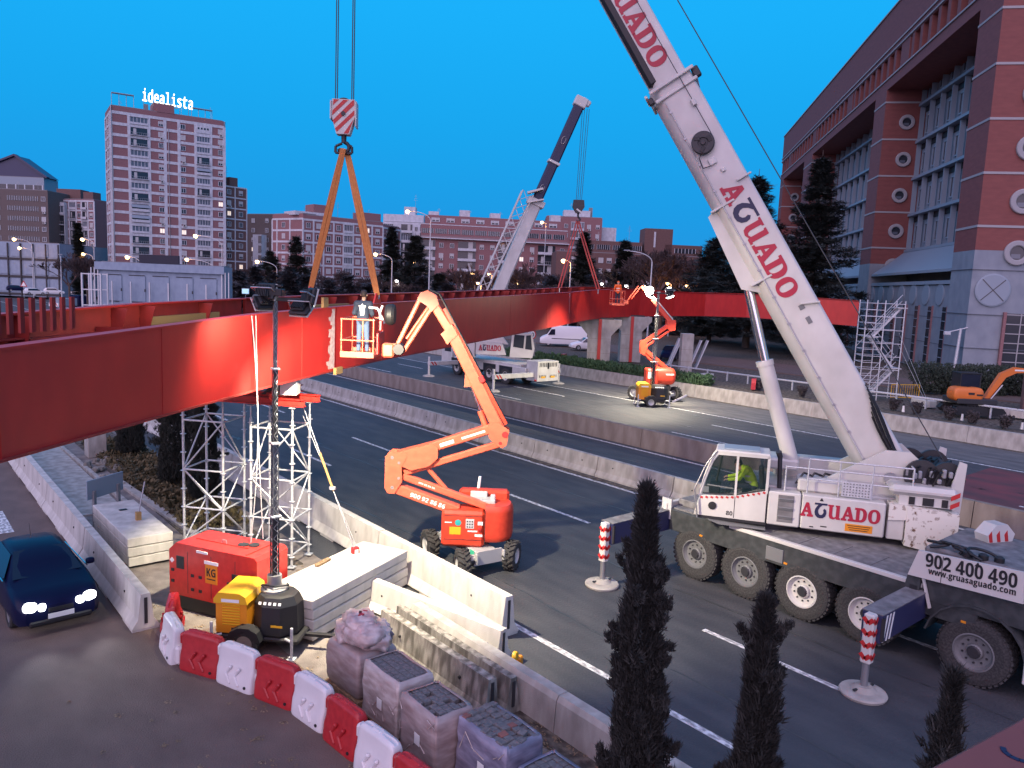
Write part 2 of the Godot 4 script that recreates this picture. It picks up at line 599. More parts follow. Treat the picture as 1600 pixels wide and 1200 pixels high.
func jagged_strip(x0: float, x1: float, z0: float, z1: float, top: float, mat: Material, amount: float) -> MB:
	var b := MB.new(mat)
	var n := int(absf(z1 - z0) / 0.35)
	var pa := Vector3(x0, top, z0)
	var pb := Vector3(x1, top, z0)
	for i in range(1, n + 1):
		var z := lerpf(z0, z1, float(i) / n)
		var qa := Vector3(x0 - rng.randf() * amount, top, z)
		var qb := Vector3(x1, top, z)
		b.quad(pa, pb, qb, qa, Vector3.UP)
		pa = qa
		pb = qb
	return b


func build_setting() -> void:
	struct("ground", MB.new(M.earth).box(Vector3(0, -0.36, -200), Vector3(4000, 0.5, 4000)))
	struct("service_road", sheet(-16, 4.75, -260, 20, 0.0, M.road))
	struct("site_ground", sheet(4.75, 9.95, -60, 12, -0.004, M.slab_ground))
	struct("service_road", sheet(4.74, 6.75, -17.4, 20, 0.002, M.road))
	struct("near_carriageway", sheet(9.95, 25.2, -620, 30, 0.0, M.asphalt))
	struct("central_lane", sheet(25.2, 31.6, -620, 30, -0.002, M.asphalt))
	struct("far_carriageway", sheet(31.6, 44.6, -620, 30, 0.0, M.asphalt))
	struct("far_shoulder", sheet(44.6, 50.7, -620, 30, -0.002, M.shoulder))
	var far := MB.new(M.earth)
	far.box(Vector3(451.0, 0.4, -300), Vector3(800.0, 1.0, 760))
	struct("far_ground", far)
	struct("side_street", MB.new(M.road).box(Vector3(72, 0.9, -100), Vector3(9, 0.208, 220)))
	struct("verge", MB.new(M.earth).box(Vector3(8.35, 0.0, -37), Vector3(2.0, 0.05, 34)))
	struct("footpath", MB.new(M.concrete).box(Vector3(5.85, 0.02, -41), Vector3(1.4, 0.05, 26)))
	var k := MB.new(M.concrete)
	for i in 24:
		k.box(Vector3(6.62 + 0.014 * maxf(0, i - 10), 0.05, -50.0 + i * 1.0), Vector3(0.16, 0.14, 0.985), Basis(), 0.015)
	struct("kerb", k)
	var k2 := MB.new(M.concrete)
	for i in 12:
		k2.box(Vector3(7.28 + 0.05 * i, 0.05, -31.5 + i * 1.0), Vector3(0.28, 0.13, 0.985), Basis(Vector3.UP, 0.05), 0.015)
	struct("kerb", k2)
	# side avenue far left, rising away from the motorway
	var av := MB.new(M.road)
	for i in 10:
		var z0 := -60.0 - i * 22.0
		var z1 := z0 - 22.0
		av.quad(Vector3(-60, 0.02 + i * 0.18, z0), Vector3(9, 0.02 + i * 0.18, z0), Vector3(9, 0.2 + i * 0.18, z1), Vector3(-60, 0.2 + i * 0.18, z1), Vector3.UP)
	struct("avenue", av)
	var kd := MB.new(M.concrete)
	for i in 9:
		var z0 := -62.0 - i * 20.0
		kd.bar(Vector3(-1.0, 0.06 + i * 0.17, z0), Vector3(-1.0, 0.23 + i * 0.17, z0 - 20), 0.16, 2.4)
	struct("traffic_island", kd)
	# crosswalk on the service road
	var zb := MB.new(M.paint_line)
	for i in 9:
		zb.box(Vector3(3.0 - i * 1.0, 0.002, -28.7), Vector3(0.5, 0.004, 2.6))
	zb.box(Vector3(-1, 0.002, -26.3), Vector3(9.4, 0.004, 0.16))
	struct("crosswalk", zb)
	# motorway lines
	line_marks(11.8, 0.17, [[-260, 26]])
	line_marks(15.48, 0.15, [[-10.55, -7.0], [-34.4, -30.4], [-47.4, -43], [-60.3, -56], [2, 6]])
	line_marks(19.3, 0.15, [[-22.6, -18.2], [-35.5, -31.1], [-48.4, -44], [-61.3, -57], [-9.7, -5.3]])
	line_marks(23.85, 0.17, [[-260, 26]])
	line_marks(30.65, 0.17, [[-260, 26]])
	line_marks(32.45, 0.15, [[-260, -44]])
	line_marks(36.45, 0.15, [[-28.1, -23.6], [-46.3, -41.9], [-64.4, -60], [-82.6, -78], [-10, -5.5]])
	line_marks(40.85, 0.15, [[-28.4, -23.8], [-47.9, -41.9], [-66, -61.5], [-84, -79.5], [-10, -5.5]])
	line_marks(44.25, 0.17, [[-260, 26]])
	# red brake-light glow painted on the far carriageway; tar seams and oil stains
	struct("painted_brake_glow", jagged_strip(33.6, 43.9, -13.5, 26, 0.003, M.brake_glow_road, 1.4))  # brake-light glow from beyond the right edge, painted as a red sheet
	var tar := MB.new(M.crane_dark)
	for q in [[13.4, -30.0, 4.0], [17.2, -44.0, 8.0], [21.6, -26.0, 2.0], [27.9, -60.0, 0.0], [34.6, -58.0, -16.0], [38.9, -50.0, -22.0], [42.4, -60.0, -20.0], [47.2, -64.0, 0.0]]:
		var z: float = q[1]
		var x: float = q[0]
		while z < q[2]:
			var nx := x + rng.randf_range(-0.10, 0.10)
			tar.bar(Vector3(x, 0.0015, z), Vector3(nx, 0.0015, z + 0.9), 0.003, rng.randf_range(0.02, 0.06))
			x = nx
			z += 0.9
	struct("tar_seam", tar)
	var oil := MB.new(M.crane_dark)
	for i in 26:
		var c := Vector3([13.6, 17.3, 21.5, 38.6, 42.6, 34.4][i % 6] + rng.randf_range(-0.8, 0.8), 0.003, rng.randf_range(-56, -3))
		var pv := c
		for kk in 11:
			var a := TAU * kk / 10.0
			var r2 := (0.16 + 0.1 * sin(kk * 2.3 + i)) * (0.6 + 0.1 * (i % 5))
			var v := c + Vector3(cos(a) * r2, 0, sin(a) * r2 * 2.6)
			if kk > 0:
				oil.flat(c, pv, v, Vector3.UP)
			pv = v
	struct("oil_stain", oil)
	struct("dirt_strip", jagged_strip(24.16, 24.3, -90, -8, 0.004, M.earth, 0.32))
	struct("dirt_strip", jagged_strip(50.2, 50.5, -90, 6, 0.004, M.earth, 0.25))
	struct("dirt_strip", jagged_strip(9.1, 9.45, -12.5, 4, 0.004, M.earth, 0.7))
	# median, near line of jersey segments
	for i in 21:
		var z := -92.2 + i * 4.2
		var which: String
		if i > 14:
			which = "pale grey median barrier segment, %s one counting from behind the crane cab" % nth(21 - i)
		else:
			which = "mauve-grey median barrier segment, %s one counting away from the boom lift's elbow" % nth(15 - i)
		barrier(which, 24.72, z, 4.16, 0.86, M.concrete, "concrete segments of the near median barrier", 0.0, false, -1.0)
	# median, far wall of cast panels
	var mw := thing("median_wall", "brown cast concrete wall along the far side of the central lane", "wall", at(31.35, 0, -40))
	for i in 16:
		var b := MB.new(M.concrete_brown)
		b.extr([Vector2(-0.22, 0), Vector2(-0.13, 1.0), Vector2(0.13, 1.0), Vector2(0.22, 0)], 7.97, Transform3D(Basis(), Vector3(0, 0, -70 + i * 8.0)))
		part(mw, "wall_panel", b)
	# far retaining wall with its sill
	var rw := thing("retaining_wall", "pale grey low concrete wall edging the far shoulder", "wall", at(50.75, 0, -40))
	for i in 13:
		var b := MB.new(M.concrete)
		b.extr([Vector2(-0.25, 0), Vector2(-0.12, 0.98), Vector2(0.2, 0.98), Vector2(0.2, 0)], 9.98, Transform3D(Basis(), Vector3(0, 0, -72 + i * 10.0)))
		part(rw, "wall_panel", b)
	# site edge: low wall with rounded crest between the site and the motorway
	var ew := thing("edge_wall", "long low weathered concrete wall between pallets and motorway edge line", "wall", at(9.62, 0, -4))
	for i in 4:
		var b := MB.new(M.concrete)
		b.extr([Vector2(-0.2, 0), Vector2(-0.16, 0.62), Vector2(-0.1, 0.72), Vector2(0.12, 0.72), Vector2(0.2, 0.6), Vector2(0.24, 0)], 4.98, Transform3D(Basis(), Vector3(0, 0, -8.0 + i * 5.0)))
		part(ew, "wall_section", b)


func build_offices() -> void:
	# big red and grey office block on the right: e1 along the long front (away), e2 into the block
	var d1 := Vector3(0.7694, 0, -0.6388)
	var d2 := Vector3(0.6388, 0, 0.7694)
	var N := Vector3(80.13, 0, -28.16)
	var o := thing("office_block", "huge red and grey office block with round portholes and deep loggias", "building", Transform3D(Basis(d1, Vector3.UP, d2), N))
	# local: x along the front away from the camera, y up, z into the block
	var g0 := 1.0      # ground
	var yb := 13.4     # red starts
	var yl := 36.6     # loggia soffit
	var yt := 47.3     # roof
	var L := 124.0
	var piers := [[0.0, 5.3], [35.6, 41.0], [85.0, 93.5], [119.5, 124.0]]
	var lev := [15.6, 20.45, 25.3, 30.15, 35.0]
	# core behind the loggias
	part(o, "core_wall", MB.new(M.office_grey).box(Vector3(L * 0.5, (g0 + yl) * 0.5, 15.2), Vector3(L - 1.0, yl - g0, 20.0)))
	var ring := _porthole()
	for k in piers.size():
		var a: float = piers[k][0]
		var b: float = piers[k][1]
		var red := MB.new(M.office_red)
		red.box(Vector3((a + b) * 0.5, (yb + yl) * 0.5, 2.6), Vector3(b - a, yl - yb, 5.2))
		part(o, "pier", red)
		var gray := MB.new(M.office_grey)
		gray.box(Vector3((a + b) * 0.5, (g0 + yb) * 0.5, 2.5), Vector3(b - a - 0.02, yb - g0, 5.0))
		part(o, "pier_base", gray)
		for y in lev:
			var s := MB.new(M.stone_pale)
			s.box(Vector3((a + b) * 0.5, y, 2.6), Vector3(b - a + 0.12, 0.22, 5.32))
			part(o, "stone_band", s)
		# portholes on the side that faces the camera
		if k > 0:
			for y in [13.2, 17.9, 22.7, 27.5, 32.4]:
				part(o, "porthole", ring, "", Transform3D(Basis(Vector3.UP, -PI * 0.5).scaled(Vector3(0.86, 0.86, 0.86)), Vector3(a - 0.02, y, 2.9)))
	# end wall towards the camera
	var ew := MB.new(M.office_red)
	ew.box(Vector3(2.65, (yb + yl + 3) * 0.5, 20.0), Vector3(5.3, yl + 3 - yb, 29.6))
	part(o, "end_wall", ew)
	part(o, "end_wall_base", MB.new(M.office_grey).box(Vector3(2.65, (yb + g0) * 0.5, 19.9), Vector3(5.28, yb - g0, 29.6)))
	for y in lev:
		part(o, "stone_band", MB.new(M.stone_pale).box(Vector3(2.6, y, 20.04), Vector3(5.42, 0.22, 29.5)))
	for c in 3:
		for y in [13.2, 17.9, 22.7, 27.5, 32.4, 37.2]:
			part(o, "porthole", ring, "", Transform3D(Basis(Vector3.UP, -PI * 0.5), Vector3(-0.02, y, 3.6 + c * 9.0)))
		var disc := MB.new(M.office_panel)
		disc.lathe([Vector2(1.55, 0), Vector2(1.55, 0.12), Vector2(1.42, 0.16), Vector2(0, 0.16)], 24, Transform3D(Basis(Vector3.BACK, PI * 0.5), Vector3(0.0, 9.7, 1.9 + c * 7.6)))
		disc.use(M.glass_dark)
		for ang in [0.78, -0.78]:
			disc.box(Vector3(-0.17, 9.7, 1.9 + c * 7.6), Vector3(0.03, 0.08, 2.8), Basis(Vector3.RIGHT, ang))
		part(o, "round_panel", disc)
		# tall stair window
		var tw := MB.new(M.glass_dark)
		var zc := 4.6 + c * 9.0
		tw.box(Vector3(-0.03, 4.35, zc), Vector3(0.12, 6.5, 2.6))
		part(o, "tall_window", tw)
		var fr := MB.new(M.stone_pale)
		for j in 8:
			fr.box(Vector3(-0.11, 1.25 + j * 0.89, zc), Vector3(0.07, 0.09, 2.6))
		fr.box(Vector3(-0.12, 4.35, zc), Vector3(0.07, 6.5, 0.09))
		part(o, "window_bars", fr)
		var red := MB.new(M.brick)
		for s in [-1.0, 1.0]:
			red.box(Vector3(-0.12, 4.35, zc + s * 1.42), Vector3(0.3, 6.7, 0.26))
		part(o, "window_surround", red)
	for y in [4.2, 7.4, 11.6]:
		part(o, "panel_joint", MB.new(M.glass_mid).box(Vector3(2.6, y, 17.5), Vector3(5.4, 0.05, 35.2)))
	# lintel block with its row of square openings, cornice lines and parapet
	var li := MB.new(M.office_red)
	li.box(Vector3(L * 0.5, (yl + 38.0) * 0.5, 12.5), Vector3(L, 38.0 - yl, 25.0))
	li.box(Vector3(L * 0.5, (41.0 + yt) * 0.5, 12.5), Vector3(L, yt - 41.0, 25.0))
	part(o, "lintel", li)
	part(o, "opening_back", MB.new(M.brick_dark).box(Vector3(L * 0.5, 39.5, 14.0), Vector3(L - 2, 3.0, 22.0)))
	var posts := MB.new(M.office_red)
	var xx := 1.2
	var n := 0
	while xx < L:
		var wd := 3.4 if n % 9 == 0 else 0.95
		posts.box(Vector3(xx, 39.5, 1.6), Vector3(wd, 3.02, 3.2))
		xx += 2.95 if n % 9 != 0 else 4.2
		n += 1
	part(o, "opening_post", posts)
	for y in [38.0, 41.25, 42.0, yt + 0.1]:
		part(o, "cornice_line", MB.new(M.stone_pale).box(Vector3(L * 0.5, y, 12.5), Vector3(L + 0.3, 0.2, 25.3)))
	part(o, "roof", MB.new(M.roof_grey).box(Vector3(L * 0.5, yt + 0.35, 12.5), Vector3(L, 0.3, 24.8)))
	# loggia back walls: ledges, mullions and windows floor by floor
	var wm := _office_window()
	for k in 3:
		var a: float = piers[k][1]
		var b: float = piers[k + 1][0]
		for f in 5:
			var y := 15.2 + f * 4.85
			part(o, "floor_ledge", MB.new(M.office_panel).box(Vector3((a + b) * 0.5, y, 4.7), Vector3(b - a, 0.35, 1.0)))
			part(o, "spandrel_dark_band", MB.new(M.black).box(Vector3((a + b) * 0.5, y - 0.55, 5.12), Vector3(b - a, 0.7, 0.1)))  # black band on the wall below each floor ledge
			var cols := int((b - a) / 3.7)
			for c in cols:
				var x := a + (b - a) * (c + 0.5) / cols
				part(o, "window", wm, "", Transform3D(Basis.from_scale(Vector3(1.9, 2.5, 1)), Vector3(x, y + 2.2, 5.16)))
		var mull := MB.new(M.office_panel)
		var cm := int((b - a) / 3.7)
		for c in cm + 1:
			mull.box(Vector3(a + (b - a) * c / cm, 26.0, 4.75), Vector3(0.18, 21.5, 0.6))
		part(o, "mullion", mull)
		# sloping hood over the entrance floor, podium wall with slim windows
		var hood := MB.new(M.office_panel)
		hood.quad(Vector3(a, 15.3, 4.6), Vector3(b, 15.3, 4.6), Vector3(b, 11.9, 0.4), Vector3(a, 11.9, 0.4), Vector3(0, 1, -1))
		hood.quad(Vector3(a, 15.1, 4.7), Vector3(b, 15.1, 4.7), Vector3(b, 11.6, 0.5), Vector3(a, 11.6, 0.5), Vector3(0, -1, 1))
		hood.box(Vector3((a + b) * 0.5, 11.75, 0.45), Vector3(b - a, 0.3, 0.3))
		part(o, "hood", hood)
		part(o, "podium_wall", MB.new(M.office_grey).box(Vector3((a + b) * 0.5, 5.6, 2.9), Vector3(b - a, 9.2, 4.6)))
		part(o, "podium_coping", MB.new(M.office_panel).box(Vector3((a + b) * 0.5, 10.5, 2.9), Vector3(b - a, 0.4, 5.0)))
		var ns := int((b - a) / 4.0)
		for c in ns:
			var x := a + (b - a) * (c + 0.5) / ns
			var w := MB.new(M.glass_dark)
			w.box(Vector3(x, 4.6, 0.58), Vector3(1.3, 6.6, 0.1))
			w.use(M.brick)
			w.box(Vector3(x - 0.75, 4.6, 0.55), Vector3(0.2, 6.8, 0.2))
			w.use(M.office_panel)
			for j in 7:
				w.box(Vector3(x, 1.7 + j * 0.95, 0.5), Vector3(1.3, 0.07, 0.07))
			part(o, "slim_window", w)
			var disc := MB.new(M.office_panel)
			disc.lathe([Vector2(1.2, 0), Vector2(1.2, 0.1), Vector2(1.1, 0.14), Vector2(0, 0.14)], 20, Transform3D(Basis(Vector3.RIGHT, -PI * 0.5), Vector3(x + 1.9, 9.2, 0.62)))
			part(o, "round_panel", disc)
		for y in [4.0, 6.8]:
			part(o, "panel_joint", MB.new(M.glass_mid).box(Vector3((a + b) * 0.5, y, 2.88), Vector3(b - a, 0.05, 4.62)))


func _porthole() -> ArrayMesh:   # axis along local -z... faces +z after the turn
	var b := MB.new(M.stone_pale)
	var t := Transform3D(Basis(Vector3.RIGHT, PI * 0.5), Vector3.ZERO)
	b.lathe([Vector2(1.15, -0.05), Vector2(1.15, 0.18), Vector2(1.08, 0.24), Vector2(0.74, 0.24), Vector2(0.66, 0.18), Vector2(0.64, 0.03)], 28, t)
	b.use(M.glass_dark)
	b.lathe([Vector2(0.7, 0.03), Vector2(0, 0.03)], 24, t)
	b.use(M.glass_mid)
	b.box(Vector3(-0.1, -0.3, 0.04), Vector3(0.8, 0.4, 0.03))
	return b.mesh()


func _office_window() -> ArrayMesh:
	var b := MB.new(M.glass_dark)
	b.box(Vector3(0, 0, 0), Vector3(0.9, 0.92, 0.06))
	b.use(M.office_panel)
	for s in [-1.0, 1.0]:
		b.box(Vector3(s * 0.48, 0, -0.05), Vector3(0.08, 1.0, 0.16))
		b.box(Vector3(0, s * 0.48, -0.05), Vector3(1.0, 0.06, 0.16))
	b.box(Vector3(0.12, 0, -0.04), Vector3(0.04, 0.96, 0.1))
	return b.mesh()
# ---------------------------------------------------------------- far blocks of flats
func win_mesh(kind: String) -> ArrayMesh:
	if mesh_store.has(kind):
		return mesh_store[kind]
	var b := MB.new(M.render_white)
	if kind.begins_with("win"):
		b.use(M.glass_dark if kind != "win_lit" else M.lit_room).box(Vector3(0, 0, 0.0), Vector3(0.9, 0.9, 0.06))
		b.use(M.render_white)
		for s in [-1.0, 1.0]:
			b.box(Vector3(s * 0.46, 0, 0.04), Vector3(0.09, 1.0, 0.12))
			b.box(Vector3(0, s * 0.465, 0.04), Vector3(0.84, 0.07, 0.12))
		b.box(Vector3(0, 0, 0.035), Vector3(0.07, 0.88, 0.08))
		if kind == "win_half":
			b.use(M.blind).box(Vector3(0, 0.2, 0.035), Vector3(0.84, 0.5, 0.05))
		if kind == "win_shut":
			b.use(M.blind).box(Vector3(0, 0, 0.04), Vector3(0.84, 0.9, 0.07))
		if kind == "win_bars":
			b.use(M.render_white)
			for k in 3:
				b.box(Vector3(-0.25 + k * 0.25, -0.1, 0.1), Vector3(0.05, 0.7, 0.05))
	elif kind == "gal_glazed":
		b.use(M.glass_mid).box(Vector3(0, 0.12, 0.0), Vector3(0.98, 0.7, 0.12))
		b.use(M.render_white).box(Vector3(0, -0.36, 0.12), Vector3(1.0, 0.26, 0.3))
		for k in 6:
			b.box(Vector3(-0.48 + k * 0.192, 0.12, 0.08), Vector3(0.03, 0.72, 0.1))
		b.box(Vector3(0, 0.46, 0.12), Vector3(1.0, 0.07, 0.3))
	elif kind == "gal_open":
		b.use(M.glass_dark).box(Vector3(0, 0, 0.0), Vector3(0.98, 0.96, 0.04))
		b.use(M.render_white).box(Vector3(0, -0.47, 0.3), Vector3(1.0, 0.06, 0.7))
		b.use(M.blind).box(Vector3(-0.22, 0.02, 0.06), Vector3(0.16, 0.7, 0.05))
		b.use(M.steel).box(Vector3(0, -0.14, 0.6), Vector3(1.0, 0.025, 0.05))
		for k in 9:
			b.box(Vector3(-0.48 + k * 0.12, -0.29, 0.6), Vector3(0.012, 0.32, 0.03))
	elif kind == "gal_solid":
		b.use(M.render_white).box(Vector3(0, 0, 0.1), Vector3(0.99, 0.98, 0.25))
		b.use(M.glass_dark)
		for k in 4:
			b.box(Vector3(-0.33 + k * 0.22, 0.1, 0.23), Vector3(0.13, 0.26, 0.03))
	elif kind == "gal_awning":
		b.use(M.glass_dark).box(Vector3(0, 0, 0.0), Vector3(0.98, 0.96, 0.04))
		b.use(M.office_panel).box(Vector3(0, 0.25, 0.35), Vector3(1.0, 0.04, 0.9), Basis(Vector3.RIGHT, 0.5))
		b.use(M.render_white).box(Vector3(0, -0.3, 0.5), Vector3(1.0, 0.34, 0.08))
	elif kind == "strip":
		b.use(M.glass_dark).box(Vector3(0, 0, 0), Vector3(1.0, 0.9, 0.08))
		b.use(M.render_white)
		for k in 7:
			b.box(Vector3(-0.49 + k * 0.163, 0, 0.05), Vector3(0.022, 0.94, 0.1))
	elif kind == "terrace":
		b.use(M.glass_dark).box(Vector3(0, 0.05, 0.0), Vector3(0.98, 0.85, 0.06))
		b.use(M.blind).box(Vector3(0.2, 0.1, 0.05), Vector3(0.25, 0.7, 0.04))
		b.use(M.render_white).box(Vector3(0, -0.36, 0.7), Vector3(1.0, 0.3, 0.1))
		b.box(Vector3(0, -0.49, 0.35), Vector3(1.0, 0.05, 0.8))
	elif kind == "air_unit":
		b.use(M.blind).box(Vector3(0, 0, 0.16), Vector3(0.85, 0.6, 0.3))
		b.use(M.black).lathe([Vector2(0.22, 0), Vector2(0.0, 0.02)], 10, Transform3D(Basis(Vector3.RIGHT, PI * 0.5), Vector3(-0.1, 0, 0.315)))
	mesh_store[kind] = b.mesh()
	return mesh_store[kind]


func plan_xf(y: float) -> Transform3D:
	return Transform3D(Basis(Vector3.RIGHT, Vector3.BACK, Vector3.DOWN), Vector3(0, y, 0))


# p0 > p1: the front as seen from the camera, left to right; back: how deep the block is
func block(called: String, label: String, p0: Vector3, p1: Vector3, back: float, y0: float, y1: float, mat: Material, group := "") -> Node3D:
	var w := p1 - p0
	w.y = 0
	var xd := w.normalized()
	var nz := xd.cross(Vector3.UP)      # towards the camera for a front that runs left to right
	var o := thing(called, label, "building", Transform3D(Basis(xd, Vector3.UP, nz), Vector3(p0.x, y0, p0.z)), group)
	o.set_meta("w", w.length())
	part(o, "wall", MB.new(mat).box(Vector3(w.length() * 0.5, (y1 - y0) * 0.5, -back * 0.5), Vector3(w.length(), y1 - y0, back)))
	var r := MB.new(M.roof_grey)
	r.box(Vector3(w.length() * 0.5, y1 - y0 + 0.1, -back * 0.5), Vector3(w.length() - 0.6, 0.2, back - 0.6))
	part(o, "roof", r)
	return o


# cols: "p4.2 g4.7" ...; bands: white band height (0 none); piers: white vertical strips
func facade(o: Node3D, cols: String, floors: int, fh: float, band := 0.0, pier := 0.0, t := Transform3D(), y_from := 0.0, width := 0.0) -> void:
	var list := cols.split(" ")
	var total := 0.0
	for c in list:
		total += c.substr(1).to_float()
	var k: float = (width if width > 0.0 else float(o.get_meta("w"))) / total
	var wsum := total * k
	if band > 0.0:
		for f in floors + 1:
			part(o, "floor_band", MB.new(M.render_white).box(t * Vector3(wsum * 0.5, y_from + f * fh, 0.03), Vector3(wsum, band, 0.14), t.basis))
	var x := 0.0
	for c in list:
		var w := c.substr(1).to_float() * k
		if pier > 0.0:
			part(o, "pier_strip", MB.new(M.render_white).box(t * Vector3(x, y_from + floors * fh * 0.5, 0.05), Vector3(pier, floors * fh, 0.2), t.basis))
		var kind := c[0]
		for f in floors:
			var yc := y_from + (f + 0.5) * fh
			var free := fh - band
			var u := rng.randf()
			match kind:
				"r", "l", "c":
					var ww := minf(1.25, w * 0.5)
					var hh := minf(1.35, free * 0.62)
					var px := x + w * 0.5 + (w * 0.5 - ww * 0.8 if kind == "r" else (-(w * 0.5 - ww * 0.8) if kind == "l" else 0.0))
					var kk := "win_lit" if u < 0.025 else "win_open" if u < 0.4 else ("win_half" if u < 0.65 else ("win_bars" if u < 0.8 else "win_shut"))
					put_win(o, t, kk, px, yc, ww, hh)
					if u > 0.86:
						part(o, "air_unit", win_mesh("air_unit"), "", t * Transform3D(Basis(), Vector3(px + 0.2, yc - hh * 0.8, 0.06)))
				"d":
					for s in [-1.0, 1.0]:
						put_win(o, t, "win_shut" if rng.randf() < 0.5 else "win_half", x + w * (0.5 + s * 0.22), yc, minf(1.3, w * 0.3), minf(1.4, free * 0.6))
				"g":
					put_win(o, t, "gal_glazed" if u < 0.42 else ("gal_open" if u < 0.72 else ("gal_solid" if u < 0.9 else "gal_awning")), x + w * 0.5, yc, w - 0.3, free - 0.06)
				"b":
					put_win(o, t, "terrace" if u < 0.5 else ("gal_glazed" if u < 0.72 else "gal_open"), x + w * 0.5, yc, w - 0.3, free - 0.1)
				"s":
					put_win(o, t, "strip", x + w * 0.5, yc, w - 0.5, free * 0.5)
		x += w
	if pier > 0.0:
		part(o, "pier_strip", MB.new(M.render_white).box(t * Vector3(x, y_from + floors * fh * 0.5, 0.05), Vector3(pier, floors * fh, 0.2), t.basis))


func put_win(o: Node3D, t: Transform3D, kind: String, x: float, y: float, w: float, h: float) -> void:
	part(o, "balcony" if kind.begins_with("gal") or kind == "terrace" else "window", win_mesh(kind), "", t * Transform3D(Basis.from_scale(Vector3(w, h, 1)), Vector3(x, y, 0.02)))


func side_xf(w: float, left: bool, back: float) -> Transform3D:   # the local frame of a block's side wall
	if left:
		return Transform3D(Basis(Vector3(0, 0, 1), Vector3.UP, Vector3(-1, 0, 0)), Vector3(0, 0, -back))
	return Transform3D(Basis(Vector3(0, 0, -1), Vector3.UP, Vector3(1, 0, 0)), Vector3(w, 0, 0))


func antenna(o: Node3D, x: float, y: float, z: float, h: float) -> void:
	var b := MB.new(M.steel)
	b.tube(Vector3(x, y, z), Vector3(x, y + h, z), 0.05, 0.03, 5)
	for k in 3:
		b.box(Vector3(x, y + h * (0.7 + 0.1 * k), z), Vector3(1.2 - 0.3 * k, 0.04, 0.04))
	part(o, "antenna", b)


func roof_box(o: Node3D, called: String, mat: Material, x: float, z: float, y: float, sx: float, sy: float, sz: float) -> void:
	part(o, called, MB.new(mat).box(Vector3(x, y + sy * 0.5, z), Vector3(sx, sy, sz)))


func wp(px: float, depth: float) -> Vector3:   # the place on the plan seen at column px of a 1600 wide view, depth metres ahead
	var yaw := deg_to_rad(-40.3115)
	return Basis(Vector3.UP, yaw) * Vector3((px - 800.0 - 6.0) / 1200.0 * depth * 1.0, 0, -depth)


